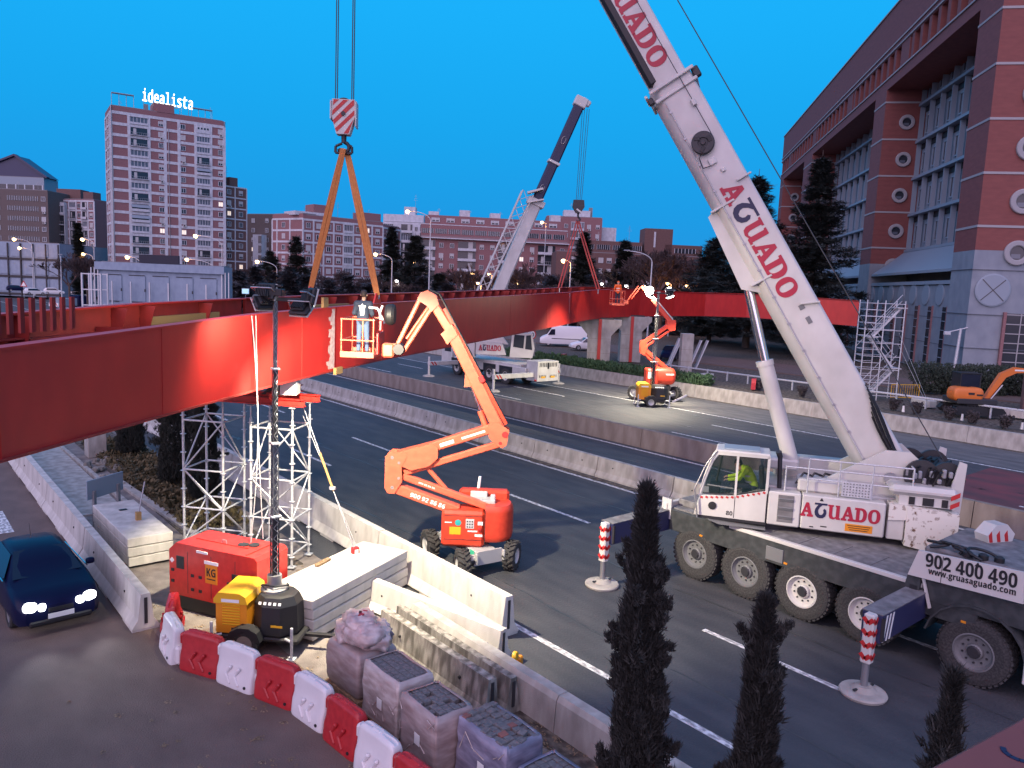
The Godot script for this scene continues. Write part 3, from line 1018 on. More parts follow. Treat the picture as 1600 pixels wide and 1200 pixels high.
func build_far_buildings() -> void:
	# --- tower with the lit sign
	var t0 := Vector3(50.57, 0, -221.8)
	var t1 := Vector3(78.08, 0, -218.3)
	var y1 := 49.6
	var o := block("apartment_tower", "tall brick and white gridded tower carrying the glowing rooftop sign", t0, t1, 13.0, 1.0, y1, M.brick)
	var w: float = o.get_meta("w")
	var fh := (y1 - 1.0 - 1.6) / 17.0
	facade(o, "p4.2 g4.7 r3.9 p3.4 l4.2 g3.9 r3.5", 17, fh, 0.72, 0.72)
	facade(o, "p3 l3 p3", 17, fh, 0.62, 0.45, side_xf(w, true, 13.0), 0.0, 13.0)
	roof_box(o, "lift_house", M.brick, w * 0.46, -4.0, y1 - 1.0, 5.0, 2.4, 6.0)
	roof_box(o, "lift_house", M.brick, w * 0.47, -1.2, y1 - 1.0, 4.2, 1.0, 2.6)
	roof_box(o, "chimney", M.roof_grey, w * 0.31, -2.0, y1 - 1.0, 0.9, 1.8, 0.9)
	var ry := MB.new(M.steel)
	for q in [[0.4, 5.5, 3.2], [w - 8.2, w - 3.0, 2.4]]:
		ry.bar(Vector3(q[0], y1 - 1 + q[2], -0.6), Vector3(q[1], y1 - 1 + q[2], -0.6), 0.16, 1.4)
		for k in 4:
			ry.tube(Vector3(lerpf(q[0], q[1], k / 3.0), y1 - 1, -0.6), Vector3(lerpf(q[0], q[1], k / 3.0), y1 - 1 + q[2], -0.6), 0.07, 0.07, 5)
	part(o, "pergola", ry)
	for k in 4:
		antenna(o, w * (0.1 + 0.27 * k), y1 - 1, -5, 2.4 + k * 0.6)
	var pipe := MB.new(M.steel)
	pipe.tube(Vector3(w + 0.3, 0, -0.4), Vector3(w + 0.3, y1 - 1, -0.4), 0.16, 0.16, 6)
	pipe.tube(Vector3(0.1, 0, 0.2), Vector3(0.1, y1 - 1, 0.2), 0.14, 0.14, 6)
	pipe.tube(Vector3(w * 0.49, 4, 0.2), Vector3(w * 0.49, y1 - 5, 0.2), 0.09, 0.09, 6)
	part(o, "drain_pipe", pipe)
	# sign on its frame
	var sg := thing("rooftop_sign", "glowing white rooftop letters spelling a website name on the tower", "sign", Transform3D(Basis(o.basis.x, Vector3.UP, o.basis.z) * Basis(Vector3.BACK, -0.035), o.position + o.basis * Vector3(w * 0.50, y1 + 2.9, -1.4)))
	var fr := MB.new(M.roof_grey)
	fr.box(Vector3(0, -1.9, -0.4), Vector3(5, 0.2, 0.2))
	for k in 6:
		fr.tube(Vector3(-5.8 + k * 2.2, -3.6, -0.4), Vector3(-5.8 + k * 2.2, 0.8, -0.4), 0.06, 0.06, 5)
	part(sg, "frame", fr)
	text_part(sg, "lettering", "idealista", "Droid Sans Mono", 12.2, 3.2, M.sign_white, Transform3D(), true, 0.4)
	# --- slim grey block right of the tower
	o = block("apartment_block", "slim dark grey gridded block just right of the sign tower", wp(352, 222), wp(388, 228), 14, 0, 33.0, M.brick_dark)
	facade(o, "c3 c3", 11, 3.0, 0.35, 0.3)
	roof_box(o, "lift_house", M.brick_dark, 5.0, -4, 33, 2.6, 3.0, 3)
	antenna(o, 3, 33, -3, 6)
	# --- far left group
	o = block("office_tower", "blue grey tower with pitched roof and red letters at far left", wp(-8, 262), wp(78, 262), 8, 0, 37.5, M.office_panel)
	w = o.get_meta("w")
	facade(o, "s10", 10, 3.6, 0.0, 0.0)
	var rf := MB.new(M.navy)
	rf.extr([Vector2(-7, 0), Vector2(w + 0.6, 0), Vector2(w * 0.5, 6.8)], 7.4, Transform3D(Basis(), Vector3(0, 37.7, -4.0)))
	rf.bar(Vector3(w * 0.5, 44.6, -0.3), Vector3(w + 1.2, 37.6, -0.3), 0.6, 1.6)
	rf.bar(Vector3(w * 0.5, 44.6, -0.3), Vector3(-8, 37.6, -0.3), 0.6, 1.6)
	part(o, "pitched_roof", rf)
	part(o, "sign_band", MB.new(M.letter_red).box(Vector3(w * 0.66, 31.6, 0.3), Vector3(w * 0.6, 2.6, 0.4)))
	o = block("apartment_block", "broad brown brick block of flats left of the white gridded block", wp(-30, 232), wp(83, 232), 18, 0, 30.5, M.brick_brown)
	facade(o, "c3 s6 p2 s5.5 s5.5 c3", 10, 2.95)
	for k in 3:
		antenna(o, 4 + k * 6, 30.5, -5, 3)
	o = block("apartment_block", "narrow bluish block with balconies between brown and white gridded blocks", wp(83, 238), wp(108, 238), 12, 0, 27.8, M.render_white)
	facade(o, "b5", 9, 3.0)
	roof_box(o, "lift_house", M.brick_dark, 3.2, -8, 27.8, 7.5, 4.6, 5)
	o = block("apartment_block", "white gridded brick block with balconies tucked behind the sign tower", wp(106, 240), wp(154, 238), 6, 0, 29.0, M.brick)
	facade(o, "c3 b3.4 c2.6 b3 c3", 10, 2.85, 0.5, 0.45)
	roof_box(o, "lift_house", M.brick_dark, 7, -4, 29, 3.4, 2.5, 3.4)
	# --- sports hall with metal shutters
	o = block("sports_hall", "low grey hall with banded metal panels at far left", wp(-60, 196), wp(99, 196), 24, 0.5, 14.0, M.cladding)
	w = o.get_meta("w")
	for f in 3:
		part(o, "dark_rail", MB.new(M.dark_metal).box(Vector3(w * 0.5, 0.6 + f * 4.4, 0.1), Vector3(w, 0.55, 0.3)))
		for k in 8:
			part(o, "metal_panel", MB.new(M.cladding).box(Vector3(1.7 + k * 3.3, 2.85 + f * 4.4, 0.08), Vector3(2.5 if k % 3 else 3.0, 3.3, 0.2)))
	for k in 9:
		part(o, "post", MB.new(M.dark_metal).box(Vector3(0.1 + k * 3.2, 6.7, 0.2), Vector3(0.28, 13.2, 0.34)))
	# --- brick blocks between tower and crane
	o = block("apartment_block", "plain brown block with white corner bays behind the lamp mast head", wp(388, 250), wp(430, 246), 15, 0, 27.5, M.brick_brown)
	facade(o, "c3 c3", 9, 3.0)
	roof_box(o, "corner_bay", M.render_white, 6.4, 1.4, 2, 3.4, 19, 2.4)
	var ga := MB.new(M.glass_dark)
	for f in 6:
		ga.box(Vector3(7.5, 4.5 + f * 3.0, 2.65), Vector3(1.2, 2.2, 0.1))
	part(o, "bay_window", ga)
	o = block("apartment_block", "gridded brick block's left wing with few windows", wp(428, 208), wp(475, 201), 12, 0, 24.5, M.brick, "")
	facade(o, "p1.2 c3.2 p3.1", 8, 2.9, 0.5, 0.42)
	o = block("apartment_block", "white gridded brick block framed between the two orange slings", wp(475, 201), wp(598, 216), 12, 0, 24.2, M.brick)
	w = o.get_meta("w")
	facade(o, "c2.6 c2.6 c2.6 c2.6 g2.6 c2.6 c2.6 c3.1", 8, 2.88, 0.5, 0.42)
	roof_box(o, "lift_house", M.brick, w * 0.27, -5, 24.2, 4.6, 3.2, 5)
	roof_box(o, "lift_house", M.brick, w * 0.9, -5, 24.2, 6, 2.4, 5)
	roof_box(o, "roof_terrace", M.render_white, w * 0.15, -5, 24.2, 10, 1.0, 7)
	for k in 5:
		antenna(o, w * (0.1 + 0.2 * k), 24.2, -4, 2.5 + (k * 7 % 3))
	o = block("apartment_block", "short gridded brick wing right of the orange slings", wp(598, 216), wp(625, 226), 12, 0, 23.6, M.brick)
	facade(o, "c2.5 c2.5", 8, 2.85, 0.5, 0.42)
	# --- balcony block and the long brick block
	o = block("apartment_block", "bluish white block stacked with balconies behind the tall street lamp", wp(598, 250), wp(672, 250), 14, 0, 27.0, M.render_white)
	w = o.get_meta("w")
	facade(o, "b2.6 c1.6 b3 c1.6 b2.8", 9, 2.95)
	roof_box(o, "roof_terrace", M.render_white, w * 0.4, -5, 27, 13, 2.6, 6)
	roof_box(o, "lift_house", M.render_white, w * 0.52, -5, 29.6, 3.6, 2.6, 4)
	antenna(o, w * 0.62, 30, -5, 6.5)
	o = block("apartment_block", "long brick block with banded attic floors behind the second crane's jib", wp(655, 226), wp(884, 232), 14, 0, 21.6, M.brick)
	w = o.get_meta("w")
	facade(o, "b3 c2 c2 b3.6 c2 c2 b3.6 c2 c2 b3.6 c2.4", 7, 2.95)
	part(o, "eaves", MB.new(M.render_white).box(Vector3(w * 0.5, 21.2, 0.4), Vector3(w + 0.6, 0.3, 1.4)))
	part(o, "attic", MB.new(M.brick).box(Vector3(w * 0.5, 23.4, -7.5), Vector3(w - 0.6, 3.6, 11.5)))
	part(o, "attic", MB.new(M.brick).box(Vector3(w * 0.5, 26.6, -8.6), Vector3(w - 3, 2.9, 9.2)))
	part(o, "attic_eaves", MB.new(M.render_white).box(Vector3(w * 0.5, 25.2, -2.4), Vector3(w - 0.3, 0.22, 1.4)))
	for k in 11:
		put_win(o, Transform3D(Basis(), Vector3(0, 0, -1.74)), "strip", 2.2 + k * 3.9, 23.3, 3.4, 1.5)
	for k in 9:
		put_win(o, Transform3D(Basis(), Vector3(0, 0, -3.98)), "win_half", 4.5 + k * 4.4, 26.7, 2.4, 1.2)
		if k % 2 == 0:
			roof_box(o, "roof_hut", M.render_white, 4.0 + k * 4.6, -7.5, 28.05, 3.0, 1.2 + 0.4 * (k % 3), 3.0)
			antenna(o, 5.5 + k * 4.6, 28, -6, 2.2)
	o = block("apartment_block", "taller brick block with pale side wall behind the second crane's hook", wp(848, 262), wp(934, 262), 14, 0, 32.0, M.brick)
	w = o.get_meta("w")
	facade(o, "s4 c2.2 b3.6 c2.2 c2.2", 10, 3.05)
	part(o, "side_wall", MB.new(M.render_white).box(Vector3(w + 2.6, 14.6, -9), Vector3(5.2, 29.2, 12)))
	roof_box(o, "roof_terrace", M.render_white, w * 0.55, -5, 32, 9, 2.4, 6)
	roof_box(o, "chimney", M.roof_grey, w * 0.8, -4, 32, 1.2, 3.6, 1.2)
	antenna(o, w * 0.45, 34, -4, 3)
	o = block("apartment_block", "wide dark brown block with stepped lift towers above the far girder", wp(866, 212), wp(1108, 214), 14, 0, 18.2, M.brick_dark)
	w = o.get_meta("w")
	facade(o, "p3 d4.5 p2 d4.5 s4 p3 d4.5 p2 d4.5 c3 c3", 6, 2.95)
	roof_box(o, "attic", M.brick_dark, w * 0.35, -6.5, 18.2, w * 0.4, 3.4, 9)
	roof_box(o, "attic", M.brick_dark, w * 0.82, -7, 18.2, w * 0.24, 3.2, 9)
	roof_box(o, "lift_tower", M.brick_dark, w * 0.655, -6, 18.2, 7.8, 7.4, 7)
	part(o, "lift_tower_slit", MB.new(M.render_white).box(Vector3(w * 0.63, 22.6, -2.42), Vector3(0.5, 4.2, 0.16)))
	for k in 4:
		put_win(o, Transform3D(Basis(), Vector3(0, 0, -1.95)), "strip", w * 0.2 + k * 4.4, 19.9, 3.6, 1.4)
	put_win(o, Transform3D(Basis(), Vector3(0, 0, -2.45)), "strip", w * 0.83, 19.8, 6.0, 1.4)
	for k in 5:
		antenna(o, w * (0.28 + 0.1 * k), 21.4, -6, 3 + k % 3)
	# --- ventilation house with steel fins, beside the avenue
	var b0 := wp(158, 111)
	var b1 := wp(352, 110)
	o = block("ventilation_house", "pale blue metal clad plant house with vertical light fins beyond the girder", b0, b1, 3, 0.0, 9.15, M.cladding)
	w = o.get_meta("w")
	part(o, "fascia", MB.new(M.cladding).box(Vector3(w * 0.5, 8.7, 0.25), Vector3(w + 0.6, 1.1, 0.5)))
	part(o, "plinth", MB.new(M.render_white).box(Vector3(w * 0.5, 1.6, 0.2), Vector3(w + 0.1, 3.2, 0.4)))
	for k in 5:
		var p := MB.new(M.cladding)
		p.box(Vector3(w * (0.12 + 0.19 * k), 5.6, 0.06), Vector3(2.5, 3.6, 0.12))
		p.use(M.dark_metal).box(Vector3(w * (0.12 + 0.19 * k), 7.5, 0.1), Vector3(2.3, 0.1, 0.1))
		p.box(Vector3(w * (0.12 + 0.19 * k), 3.7, 0.1), Vector3(1.6, 0.09, 0.1))
		p.box(Vector3(w * (0.185 + 0.19 * k), 5.4, 0.12), Vector3(0.14, 0.4, 0.1))
		part(o, "door_panel", p)
	for k in 6:
		part(o, "fin", MB.new(M.galv).box(Vector3(w * (0.13 + 0.15 * k), 4.9, 0.7), Vector3(0.16, 3.4, 0.16)))
	for k in 2:
		var gr := MB.new(M.galv)
		for j in 3:
			gr.box(Vector3(w * k + (-0.9 + 0.5 * j) * (1 if k == 0 else -1), 5.3, 0.3), Vector3(0.14, 6.2, 0.14))
		part(o, "corner_rail", gr)
	part(o, "sign_board", MB.new(M.work_dark).box(Vector3(w * 0.5, 9.9, 0.3), Vector3(5.8, 1.2, 0.3)), "dark red sign panel on the roof edge")
	var fm := thing("steel_frame", "open white steel tower frame left of the plant house", "frame", Transform3D(o.basis, wp(132, 104)))
	var fb := MB.new(M.galv)
	for ix in 3:
		for iz in 2:
			fb.box(Vector3(ix * 1.3, 3.8, -iz * 1.6), Vector3(0.2, 7.6, 0.2))
	part(fm, "post", fb)
	var fc := MB.new(M.galv)
	for lv in 4:
		fc.box(Vector3(1.3, 1.2 + lv * 2.1, 0), Vector3(2.8, 0.14, 0.14))
		fc.box(Vector3(1.3, 1.2 + lv * 2.1, -1.6), Vector3(2.8, 0.14, 0.14))
	part(fm, "cross_bar", fc)
# ---------------------------------------------------------------- trees and plants
func sprig_mesh(kind: String) -> ArrayMesh:
	if mesh_store.has(kind):
		return mesh_store[kind]
	var b := MB.new(M.leaf_white)
	var r := RandomNumberGenerator.new()
	r.seed = hash(kind)
	if kind == "cypress":      # a feathery upright tuft, about 0.2 m
		for k in 15:
			var base := Vector3(r.randf_range(-0.03, 0.03), r.randf_range(0, 0.07), r.randf_range(-0.03, 0.03))
			var tip := base + Vector3(r.randf_range(-0.055, 0.055), r.randf_range(0.05, 0.15), r.randf_range(-0.055, 0.055))
			var side := Vector3(r.randf_range(-1, 1), 0.2, r.randf_range(-1, 1)).normalized() * 0.012
			b.flat(base - side, base + side, tip, Vector3(r.randf_range(-1, 1), 0.4, r.randf_range(-1, 1)))
	elif kind == "cedar":      # a flat spray of needles, about 0.9 m across
		for k in 22:
			var a := r.randf() * TAU
			var d := Vector3(cos(a), r.randf_range(-0.15, 0.3), sin(a))
			var base := d * r.randf_range(0.0, 0.22)
			var tip := base + Vector3(d.x, d.y, d.z) * r.randf_range(0.22, 0.42)
			var side := d.cross(Vector3.UP).normalized() * r.randf_range(0.03, 0.06)
			b.flat(base - side, base + side, tip, Vector3(r.randf_range(-0.4, 0.4), 1, r.randf_range(-0.4, 0.4)))
	else:                      # small round leaves
		for k in 14:
			var c := Vector3(r.randf_range(-0.14, 0.14), r.randf_range(0, 0.2), r.randf_range(-0.14, 0.14))
			var bs := Basis.from_euler(Vector3(r.randf() * 3, r.randf() * 6, r.randf() * 3))
			b.flat(c + bs * Vector3(-0.035, 0, 0), c + bs * Vector3(0.035, 0.01, 0), c + bs * Vector3(0, 0, 0.07), bs.y)
			b.flat(c + bs * Vector3(-0.035, 0, 0), c + bs * Vector3(0.035, 0.01, 0), c + bs * Vector3(0, 0.01, -0.06), bs.y)
	mesh_store[kind] = b.mesh()
	return mesh_store[kind]


func crown(parent: Node3D, called: String, kind: String, places: Array, tones: Array) -> MultiMeshInstance3D:
	var mm := MultiMesh.new()
	mm.transform_format = MultiMesh.TRANSFORM_3D
	mm.use_colors = true
	mm.mesh = sprig_mesh(kind)
	mm.instance_count = places.size()
	for i in places.size():
		mm.set_instance_transform(i, places[i])
		var c: Color = tones[0].lerp(tones[1], rng.randf())
		mm.set_instance_color(i, c)
	var o := MultiMeshInstance3D.new()
	o.name = fresh_name(parent, called)
	o.multimesh = mm
	parent.add_child(o, true)
	return o


func cypress(label: String, x: float, z: float, h: float, r: float, n: int, tones: Array, lean := 0.0, group := "") -> void:
	var o := thing("cypress_tree", label, "tree", at(x, 0, z), group)
	part(o, "trunk", MB.new(M.bark).tube(Vector3.ZERO, Vector3(lean, h * 0.9, 0), 0.09, 0.015, 8))
	var lobes := []
	for k in 54:
		lobes.append([rng.randf() * TAU, rng.randf_range(0.1, 0.9), rng.randf_range(0.95, 1.25) if k % 5 else rng.randf_range(1.4, 1.75), rng.randf_range(0.25, 0.5)])
	var pl := []
	for i in n:
		var f := pow(rng.randf(), 1.1)
		var a := rng.randf() * TAU
		var prof := (r * pow(1.0 - f, 0.72) * 0.9) * (0.72 if f < 0.06 else 1.0)
		var k := 0.78
		for l in lobes:
			var da := absf(wrapf(a - l[0], -PI, PI))
			if da < l[3] and absf(f - l[1] - 0.035 * (1.0 - da)) < 0.032:
				k = maxf(k, l[2] * (1.0 - 0.5 * da / l[3]))
		var rad := prof * k * sqrt(rng.randf_range(0.35, 1.0))
		var p := Vector3(cos(a) * rad + lean * f, f * h, sin(a) * rad)
		var out := Vector3(cos(a), rng.randf_range(1.2, 4.5), sin(a)).normalized()
		var bs := MB.along(Vector3.ZERO, out, Vector3(cos(a + 1.5), 0, sin(a + 1.5)))
		pl.append(Transform3D(Basis(bs.y, bs.x, -bs.z).rotated(out, rng.randf() * TAU).scaled(Vector3.ONE * rng.randf_range(0.5, 1.15)), p))
	for i in 34:     # stray side tufts
		var f := rng.randf_range(0.3, 0.9)
		var a := rng.randf() * TAU
		var p0 := Vector3(lean * f, f * h, 0) + Vector3(cos(a), 0, sin(a)) * r * pow(1.0 - f, 0.72) * 0.7
		var d := Vector3(cos(a), rng.randf_range(0.3, 1.3), sin(a)) * r * rng.randf_range(0.2, 0.55)
		for k in 50:
			var t := rng.randf()
			pl.append(Transform3D(Basis.from_euler(Vector3(rng.randf_range(-0.7, 0.7), rng.randf() * TAU, rng.randf_range(-0.7, 0.7))).scaled(Vector3.ONE * (1.0 - 0.5 * t)), p0 + d * t + Vector3(rng.randfn(), rng.randfn(), rng.randfn()) * 0.05 * (1.2 - t)))
	crown(o, "crown", "cypress", pl, tones)


func cedar(label: String, x: float, y: float, z: float, h: float, r: float, whorls: int, tones: Array, group := "", dense := 1.0) -> void:
	var o := thing("conifer_tree", label, "tree", at(x, y, z), group)
	part(o, "trunk", MB.new(M.bark).tube(Vector3.ZERO, Vector3(0, h, 0), h * 0.022, 0.03, 8))
	var limbs := MB.new(M.bark)
	var pl := []
	for k in whorls:
		var f := 0.08 + 0.9 * (k + rng.randf() * 0.5) / whorls
		var len0 := r * pow(1.0 - f, 0.8) * rng.randf_range(0.65, 1.15) + 0.25
		var m := 5 + int(rng.randf() * 3)
		for j in m:
			var a := TAU * (j + rng.randf() * 0.7) / m + k
			var ln := len0 * rng.randf_range(0.7, 1.1)
			var p0 := Vector3(0, f * h, 0)
			var p1 := p0 + Vector3(cos(a) * ln, ln * rng.randf_range(-0.12, 0.16), sin(a) * ln)
			limbs.tube(p0, p1, 0.05, 0.015, 4, false)
			var cnt := int((4 + ln * 6.5) * dense)
			for i in cnt:
				var t := rng.randf_range(0.18, 1.05)
				var wid := ln * 0.24 * (1.1 - t * 0.7)
				var q := p0.lerp(p1, t) + Vector3(-sin(a), 0, cos(a)) * rng.randf_range(-wid, wid) + Vector3(0, rng.randf_range(-0.75, 0.2), 0)
				pl.append(Transform3D(Basis.from_euler(Vector3(rng.randf_range(-0.35, 0.35), rng.randf() * TAU, rng.randf_range(-0.35, 0.35))).scaled(Vector3.ONE * rng.randf_range(1.0, 2.1)), q))
	part(o, "limbs", limbs)
	crown(o, "crown", "cedar", pl, tones)


func _branch(b: MB, r: RandomNumberGenerator, p: Vector3, d: Vector3, ln: float, rad: float, depth: int) -> void:
	var q := p + d * ln
	b.tube(p, q, maxf(rad, 0.0026), maxf(rad * 0.62, 0.0024), 3 if depth < 3 else 6, false)
	if depth == 0:
		return
	var n := 3 if depth > 1 else 4
	for k in n:
		var e := (d + Vector3(r.randf_range(-1, 1), r.randf_range(-0.25, 0.75), r.randf_range(-1, 1)) * 0.72).normalized()
		_branch(b, r, p.lerp(q, r.randf_range(0.6, 1.0)), e, ln * r.randf_range(0.6, 0.85), rad * 0.55, depth - 1)


func bare_mesh(k: int) -> ArrayMesh:
	var key := "bare%d" % k
	if not mesh_store.has(key):
		var r := RandomNumberGenerator.new()
		r.seed = 900 + k
		var b := MB.new(M.twig)
		for i in 4:
			_branch(b, r, Vector3(0, 0.28, 0), Vector3(r.randf_range(-0.6, 0.6), 1, r.randf_range(-0.6, 0.6)).normalized(), 0.19, 0.012, 5)
		mesh_store[key] = b.mesh()
	return mesh_store[key]


func bare_tree(label: String, p: Vector3, h: float, k: int, group: String, wide := 1.0) -> void:
	var o := thing("bare_tree", label, "tree", Transform3D(Basis(Vector3.UP, k * 1.3), p), group)
	part(o, "trunk", MB.new(M.bark).tube(Vector3.ZERO, Vector3(0, h * 0.34, 0), h * 0.022, h * 0.014, 8))
	part(o, "crown", bare_mesh(k % 4), "", Transform3D(Basis.from_scale(Vector3(h * wide, h, h * wide)), Vector3.ZERO))


func shrub(called: String, label: String, p: Vector3, r: float, h: float, n: int, tones: Array, group: String) -> void:
	var o := thing(called, label, "shrub", Transform3D(Basis(), p), group)
	var st := MB.new(M.twig)
	for k in 7:
		var a := TAU * k / 7.0
		st.tube(Vector3.ZERO, Vector3(cos(a) * r * 0.7, h * 0.8, sin(a) * r * 0.7), 0.015, 0.006, 4, false)
	part(o, "stems", st)
	var pl := []
	for i in n:
		var a := rng.randf() * TAU
		var f := rng.randf()
		var rr := r * sqrt(rng.randf()) * (0.45 + 0.75 * f)
		pl.append(Transform3D(Basis.from_euler(Vector3(rng.randf_range(-0.6, 0.6), rng.randf() * TAU, rng.randf_range(-0.6, 0.6))).scaled(Vector3.ONE * rng.randf_range(0.6, 1.1)), Vector3(cos(a) * rr, f * h, sin(a) * rr)))
	crown(o, "foliage", "leaf", pl, tones)


func nth(i: int) -> String:
	return ["first", "second", "third", "fourth", "fifth", "sixth", "seventh", "eighth", "ninth", "tenth", "eleventh", "twelfth", "thirteenth", "fourteenth", "fifteenth", "sixteenth", "seventeenth", "eighteenth"][clampi(i, 1, 18) - 1]


func build_vegetation() -> void:
	var near := [Color(0.010, 0.0105, 0.010), Color(0.030, 0.030, 0.027)]
	cypress("tallest dark cypress in front, tip reaching the crane's outrigger beam", 7.25, -5.72, 5.82, 0.54, 15000, near, -0.22)
	cypress("middle foreground cypress in front of the crane's third wheel", 8.0, -4.58, 4.63, 0.45, 11000, near, -0.08)
	cypress("lowest foreground cypress at lower right, before the crane's front wheel", 7.42, -2.38, 4.78, 0.2, 4200, near, 0.04)
	var mid := [Color(0.012, 0.015, 0.012), Color(0.032, 0.036, 0.028)]
	cypress("dark cypress under the girder, left of the two by the concrete pillar", 8.75, -36.2, 5.3, 0.85, 6500, mid)
	cypress("dark cypress under the girder behind the scaffold towers", 8.9, -30.4, 5.3, 0.9, 6500, mid)
	cypress("third dark cypress close behind the left scaffold tower", 9.1, -27.6, 5.2, 0.8, 5200, mid)
	var bg := [Color(0.014, 0.020, 0.017), Color(0.038, 0.048, 0.040)]
	var big := [Color(0.016, 0.024, 0.022), Color(0.055, 0.07, 0.064)]
	var p := wp(1168, 108)
	cedar("large dark cedar directly behind the big crane's boom", p.x, 1.0, p.z, 24.5, 9.5, 26, big, "", 1.0)
	p = wp(1262, 98)
	cedar("tall cedar standing against the office block's red loggia wall", p.x, 1.0, p.z, 25.5, 8.6, 26, big, "", 1.0)
	p = wp(1110, 118)
	cedar("cedar left of the boom, half hiding the dark brown flats", p.x, 1.0, p.z, 16.5, 8.0, 20, big, "", 1.0)
	p = wp(908, 150)
	cedar("pointed conifer left of the second crane's hanging sling", p.x, 1.0, p.z, 18.5, 5.0, 24, bg, "", 1.2)
	p = wp(972, 152)
	cedar("pointed conifer right of the second crane's hanging sling", p.x, 1.0, p.z, 17.5, 5.6, 24, bg, "", 1.2)
	p = wp(648, 170)
	cedar("dark spreading pine behind the boom lift's top knuckle", p.x, 1.0, p.z, 18.0, 7.5, 18, bg, "", 1.2)
	p = wp(612, 176)
	cedar("dark pine filling the gap right of the orange sling", p.x, 1.0, p.z, 20.0, 5.0, 20, bg, "", 1.2)
	p = wp(686, 150)
	cedar("small conifer low beside the boom lift's top knuckle", p.x, 1.0, p.z, 9.5, 3.2, 14, bg, "", 1.3)
	p = wp(465, 178)
	cedar("dark pine between the floodlight head and the orange sling", p.x, 1.0, p.z, 17.0, 6.0, 16, bg, "", 1.1)
	p = wp(425, 186)
	cedar("dark pine in front of the plain brown block of flats", p.x, 1.0, p.z, 13.5, 6.5, 14, bg, "", 1.2)
	p = wp(128, 170)
	cedar("slim dark cypress in front of the far left white gridded block", p.x, 1.0, p.z, 17.5, 1.6, 26, bg, "", 1.4)
	var spots := [[505, 165, 10], [535, 150, 11], [562, 160, 9], [590, 152, 10], [625, 150, 9], [705, 158, 12], [735, 150, 13], [762, 158, 12], [800, 160, 13], [830, 150, 14], [852, 160, 13], [878, 158, 12], [935, 165, 15], [1005, 140, 17], [1032, 132, 18], [1058, 138, 17], [1082, 128, 15], [1020, 160, 20], [365, 165, 11], [392, 160, 11], [448, 168, 10], [112, 160, 12], [140, 152, 12], [480, 150, 9], [820, 132, 10], [865, 128, 10], [905, 130, 10], [955, 128, 11], [1100, 140, 16], [990, 120, 10]]
	spots.sort_custom(func(a, b): return a[0] < b[0])
	var seen := {}
	for i in spots.size():
		p = wp(spots[i][0], spots[i][1])
		p.y = 1.0
		var d: String
		if spots[i][0] < 200:
			d = "bare brown winter tree left of the plant house"
		elif spots[i][0] < 460:
			d = "bare winter tree between plant house and floodlight head"
		elif spots[i][0] < 640:
			d = "bare winter tree at the foot of the gridded brick block"
		elif spots[i][0] < 900:
			d = "bare reddish winter tree below the long brick block"
		else:
			d = "tall bare reddish winter tree before the dark brown flats"
		seen[d] = seen.get(d, 0) + 1
		bare_tree(d + ", %s from the left" % nth(seen[d]), p, spots[i][2], i, d, 1.35)
	# dark undergrowth between the motorway and the flats
	var dusk := [Color(0.022, 0.024, 0.028), Color(0.05, 0.048, 0.056)]
	for i in 17:
		p = wp([376, 402, 430, 455, 480, 515, 545, 575, 660, 700, 860, 890, 925, 960, 1000, 1060, 1088][i], 136.0 + 5.0 * (i % 3))
		cedar("dark rounded evergreen thicket low behind the girder, %s from the left" % nth(i + 1), p.x, 1.0, p.z, [8.5, 9.5, 8.0, 10.0, 8.0, 7.5, 8.5, 7.0, 9.0, 8.0, 10.0, 9.0, 10.5, 11.0, 9.0, 8.5, 9.0][i], 5.0, 8, dusk, "dark thickets behind the girder", 0.8)
	# hedge below the far pier
	var green := [Color(0.030, 0.075, 0.028), Color(0.06, 0.12, 0.05)]
	var hp := []
	for i in 5200:
		hp.append(Transform3D(Basis.from_euler(Vector3(rng.randf_range(-0.5, 0.5), rng.randf() * TAU, rng.randf_range(-0.5, 0.5))).scaled(Vector3.ONE * rng.randf_range(1.0, 1.9)), Vector3(51.5 + rng.randf_range(-0.55, 0.9), 0.95 + rng.randf() * 0.62 * (0.6 + 0.4 * sin(i * 0.37)), rng.randf_range(-62, -36.5))))
	var hd := crown(self, "ivy_hedge", "leaf", hp, green)
	hd.set_meta("kind", "stuff")
	tag(hd, "low green ivy hedge on top of the far shoulder wall", "hedge")
	# clipped winter shrubs along the far wall
	var dry := [Color(0.028, 0.024, 0.026), Color(0.06, 0.05, 0.052)]
	var sh := [[53.3, -33.0], [53.0, -29.2], [52.9, -25.5], [53.0, -22.5], [52.7, -20.9], [52.4, -18.8], [52.3, -17.4], [52.2, -15.6], [52.1, -13.9], [52.1, -12.2]]
	for i in sh.size():
		shrub("clipped_shrub", "small clipped bare shrub above the far wall, %s from the left" % nth(i + 1), Vector3(sh[i][0], 1.0, sh[i][1]), 0.3, 0.6, 200, dry, "clipped shrubs above the far wall")
	# dark shrubbery by the office block
	var dk := [Color(0.018, 0.028, 0.018), Color(0.045, 0.06, 0.04)]
	for i in 7:
		shrub("bush", "dark bushy hedge clump before the office block's grey base, %s from the stair tower" % nth(i + 1), Vector3(66.0 + i * 1.6, 1.0, -25.5 + i * 1.1), 1.8, 2.3, 700, dk, "dark bushes beside the stair tower")
	# weeds under the cypresses
	var wl := []
	for i in 1500:
		wl.append(Transform3D(Basis.from_euler(Vector3(rng.randf_range(-0.8, 0.8), rng.randf() * TAU, rng.randf_range(-0.8, 0.8))).scaled(Vector3.ONE * rng.randf_range(0.7, 1.6)), Vector3(rng.randf_range(7.6, 9.5), 0.02, rng.randf_range(-40, -24.4))))
	var wd := crown(self, "weeds", "leaf", wl, [Color(0.045, 0.04, 0.018), Color(0.13, 0.10, 0.045)])
	wd.set_meta("kind", "stuff")
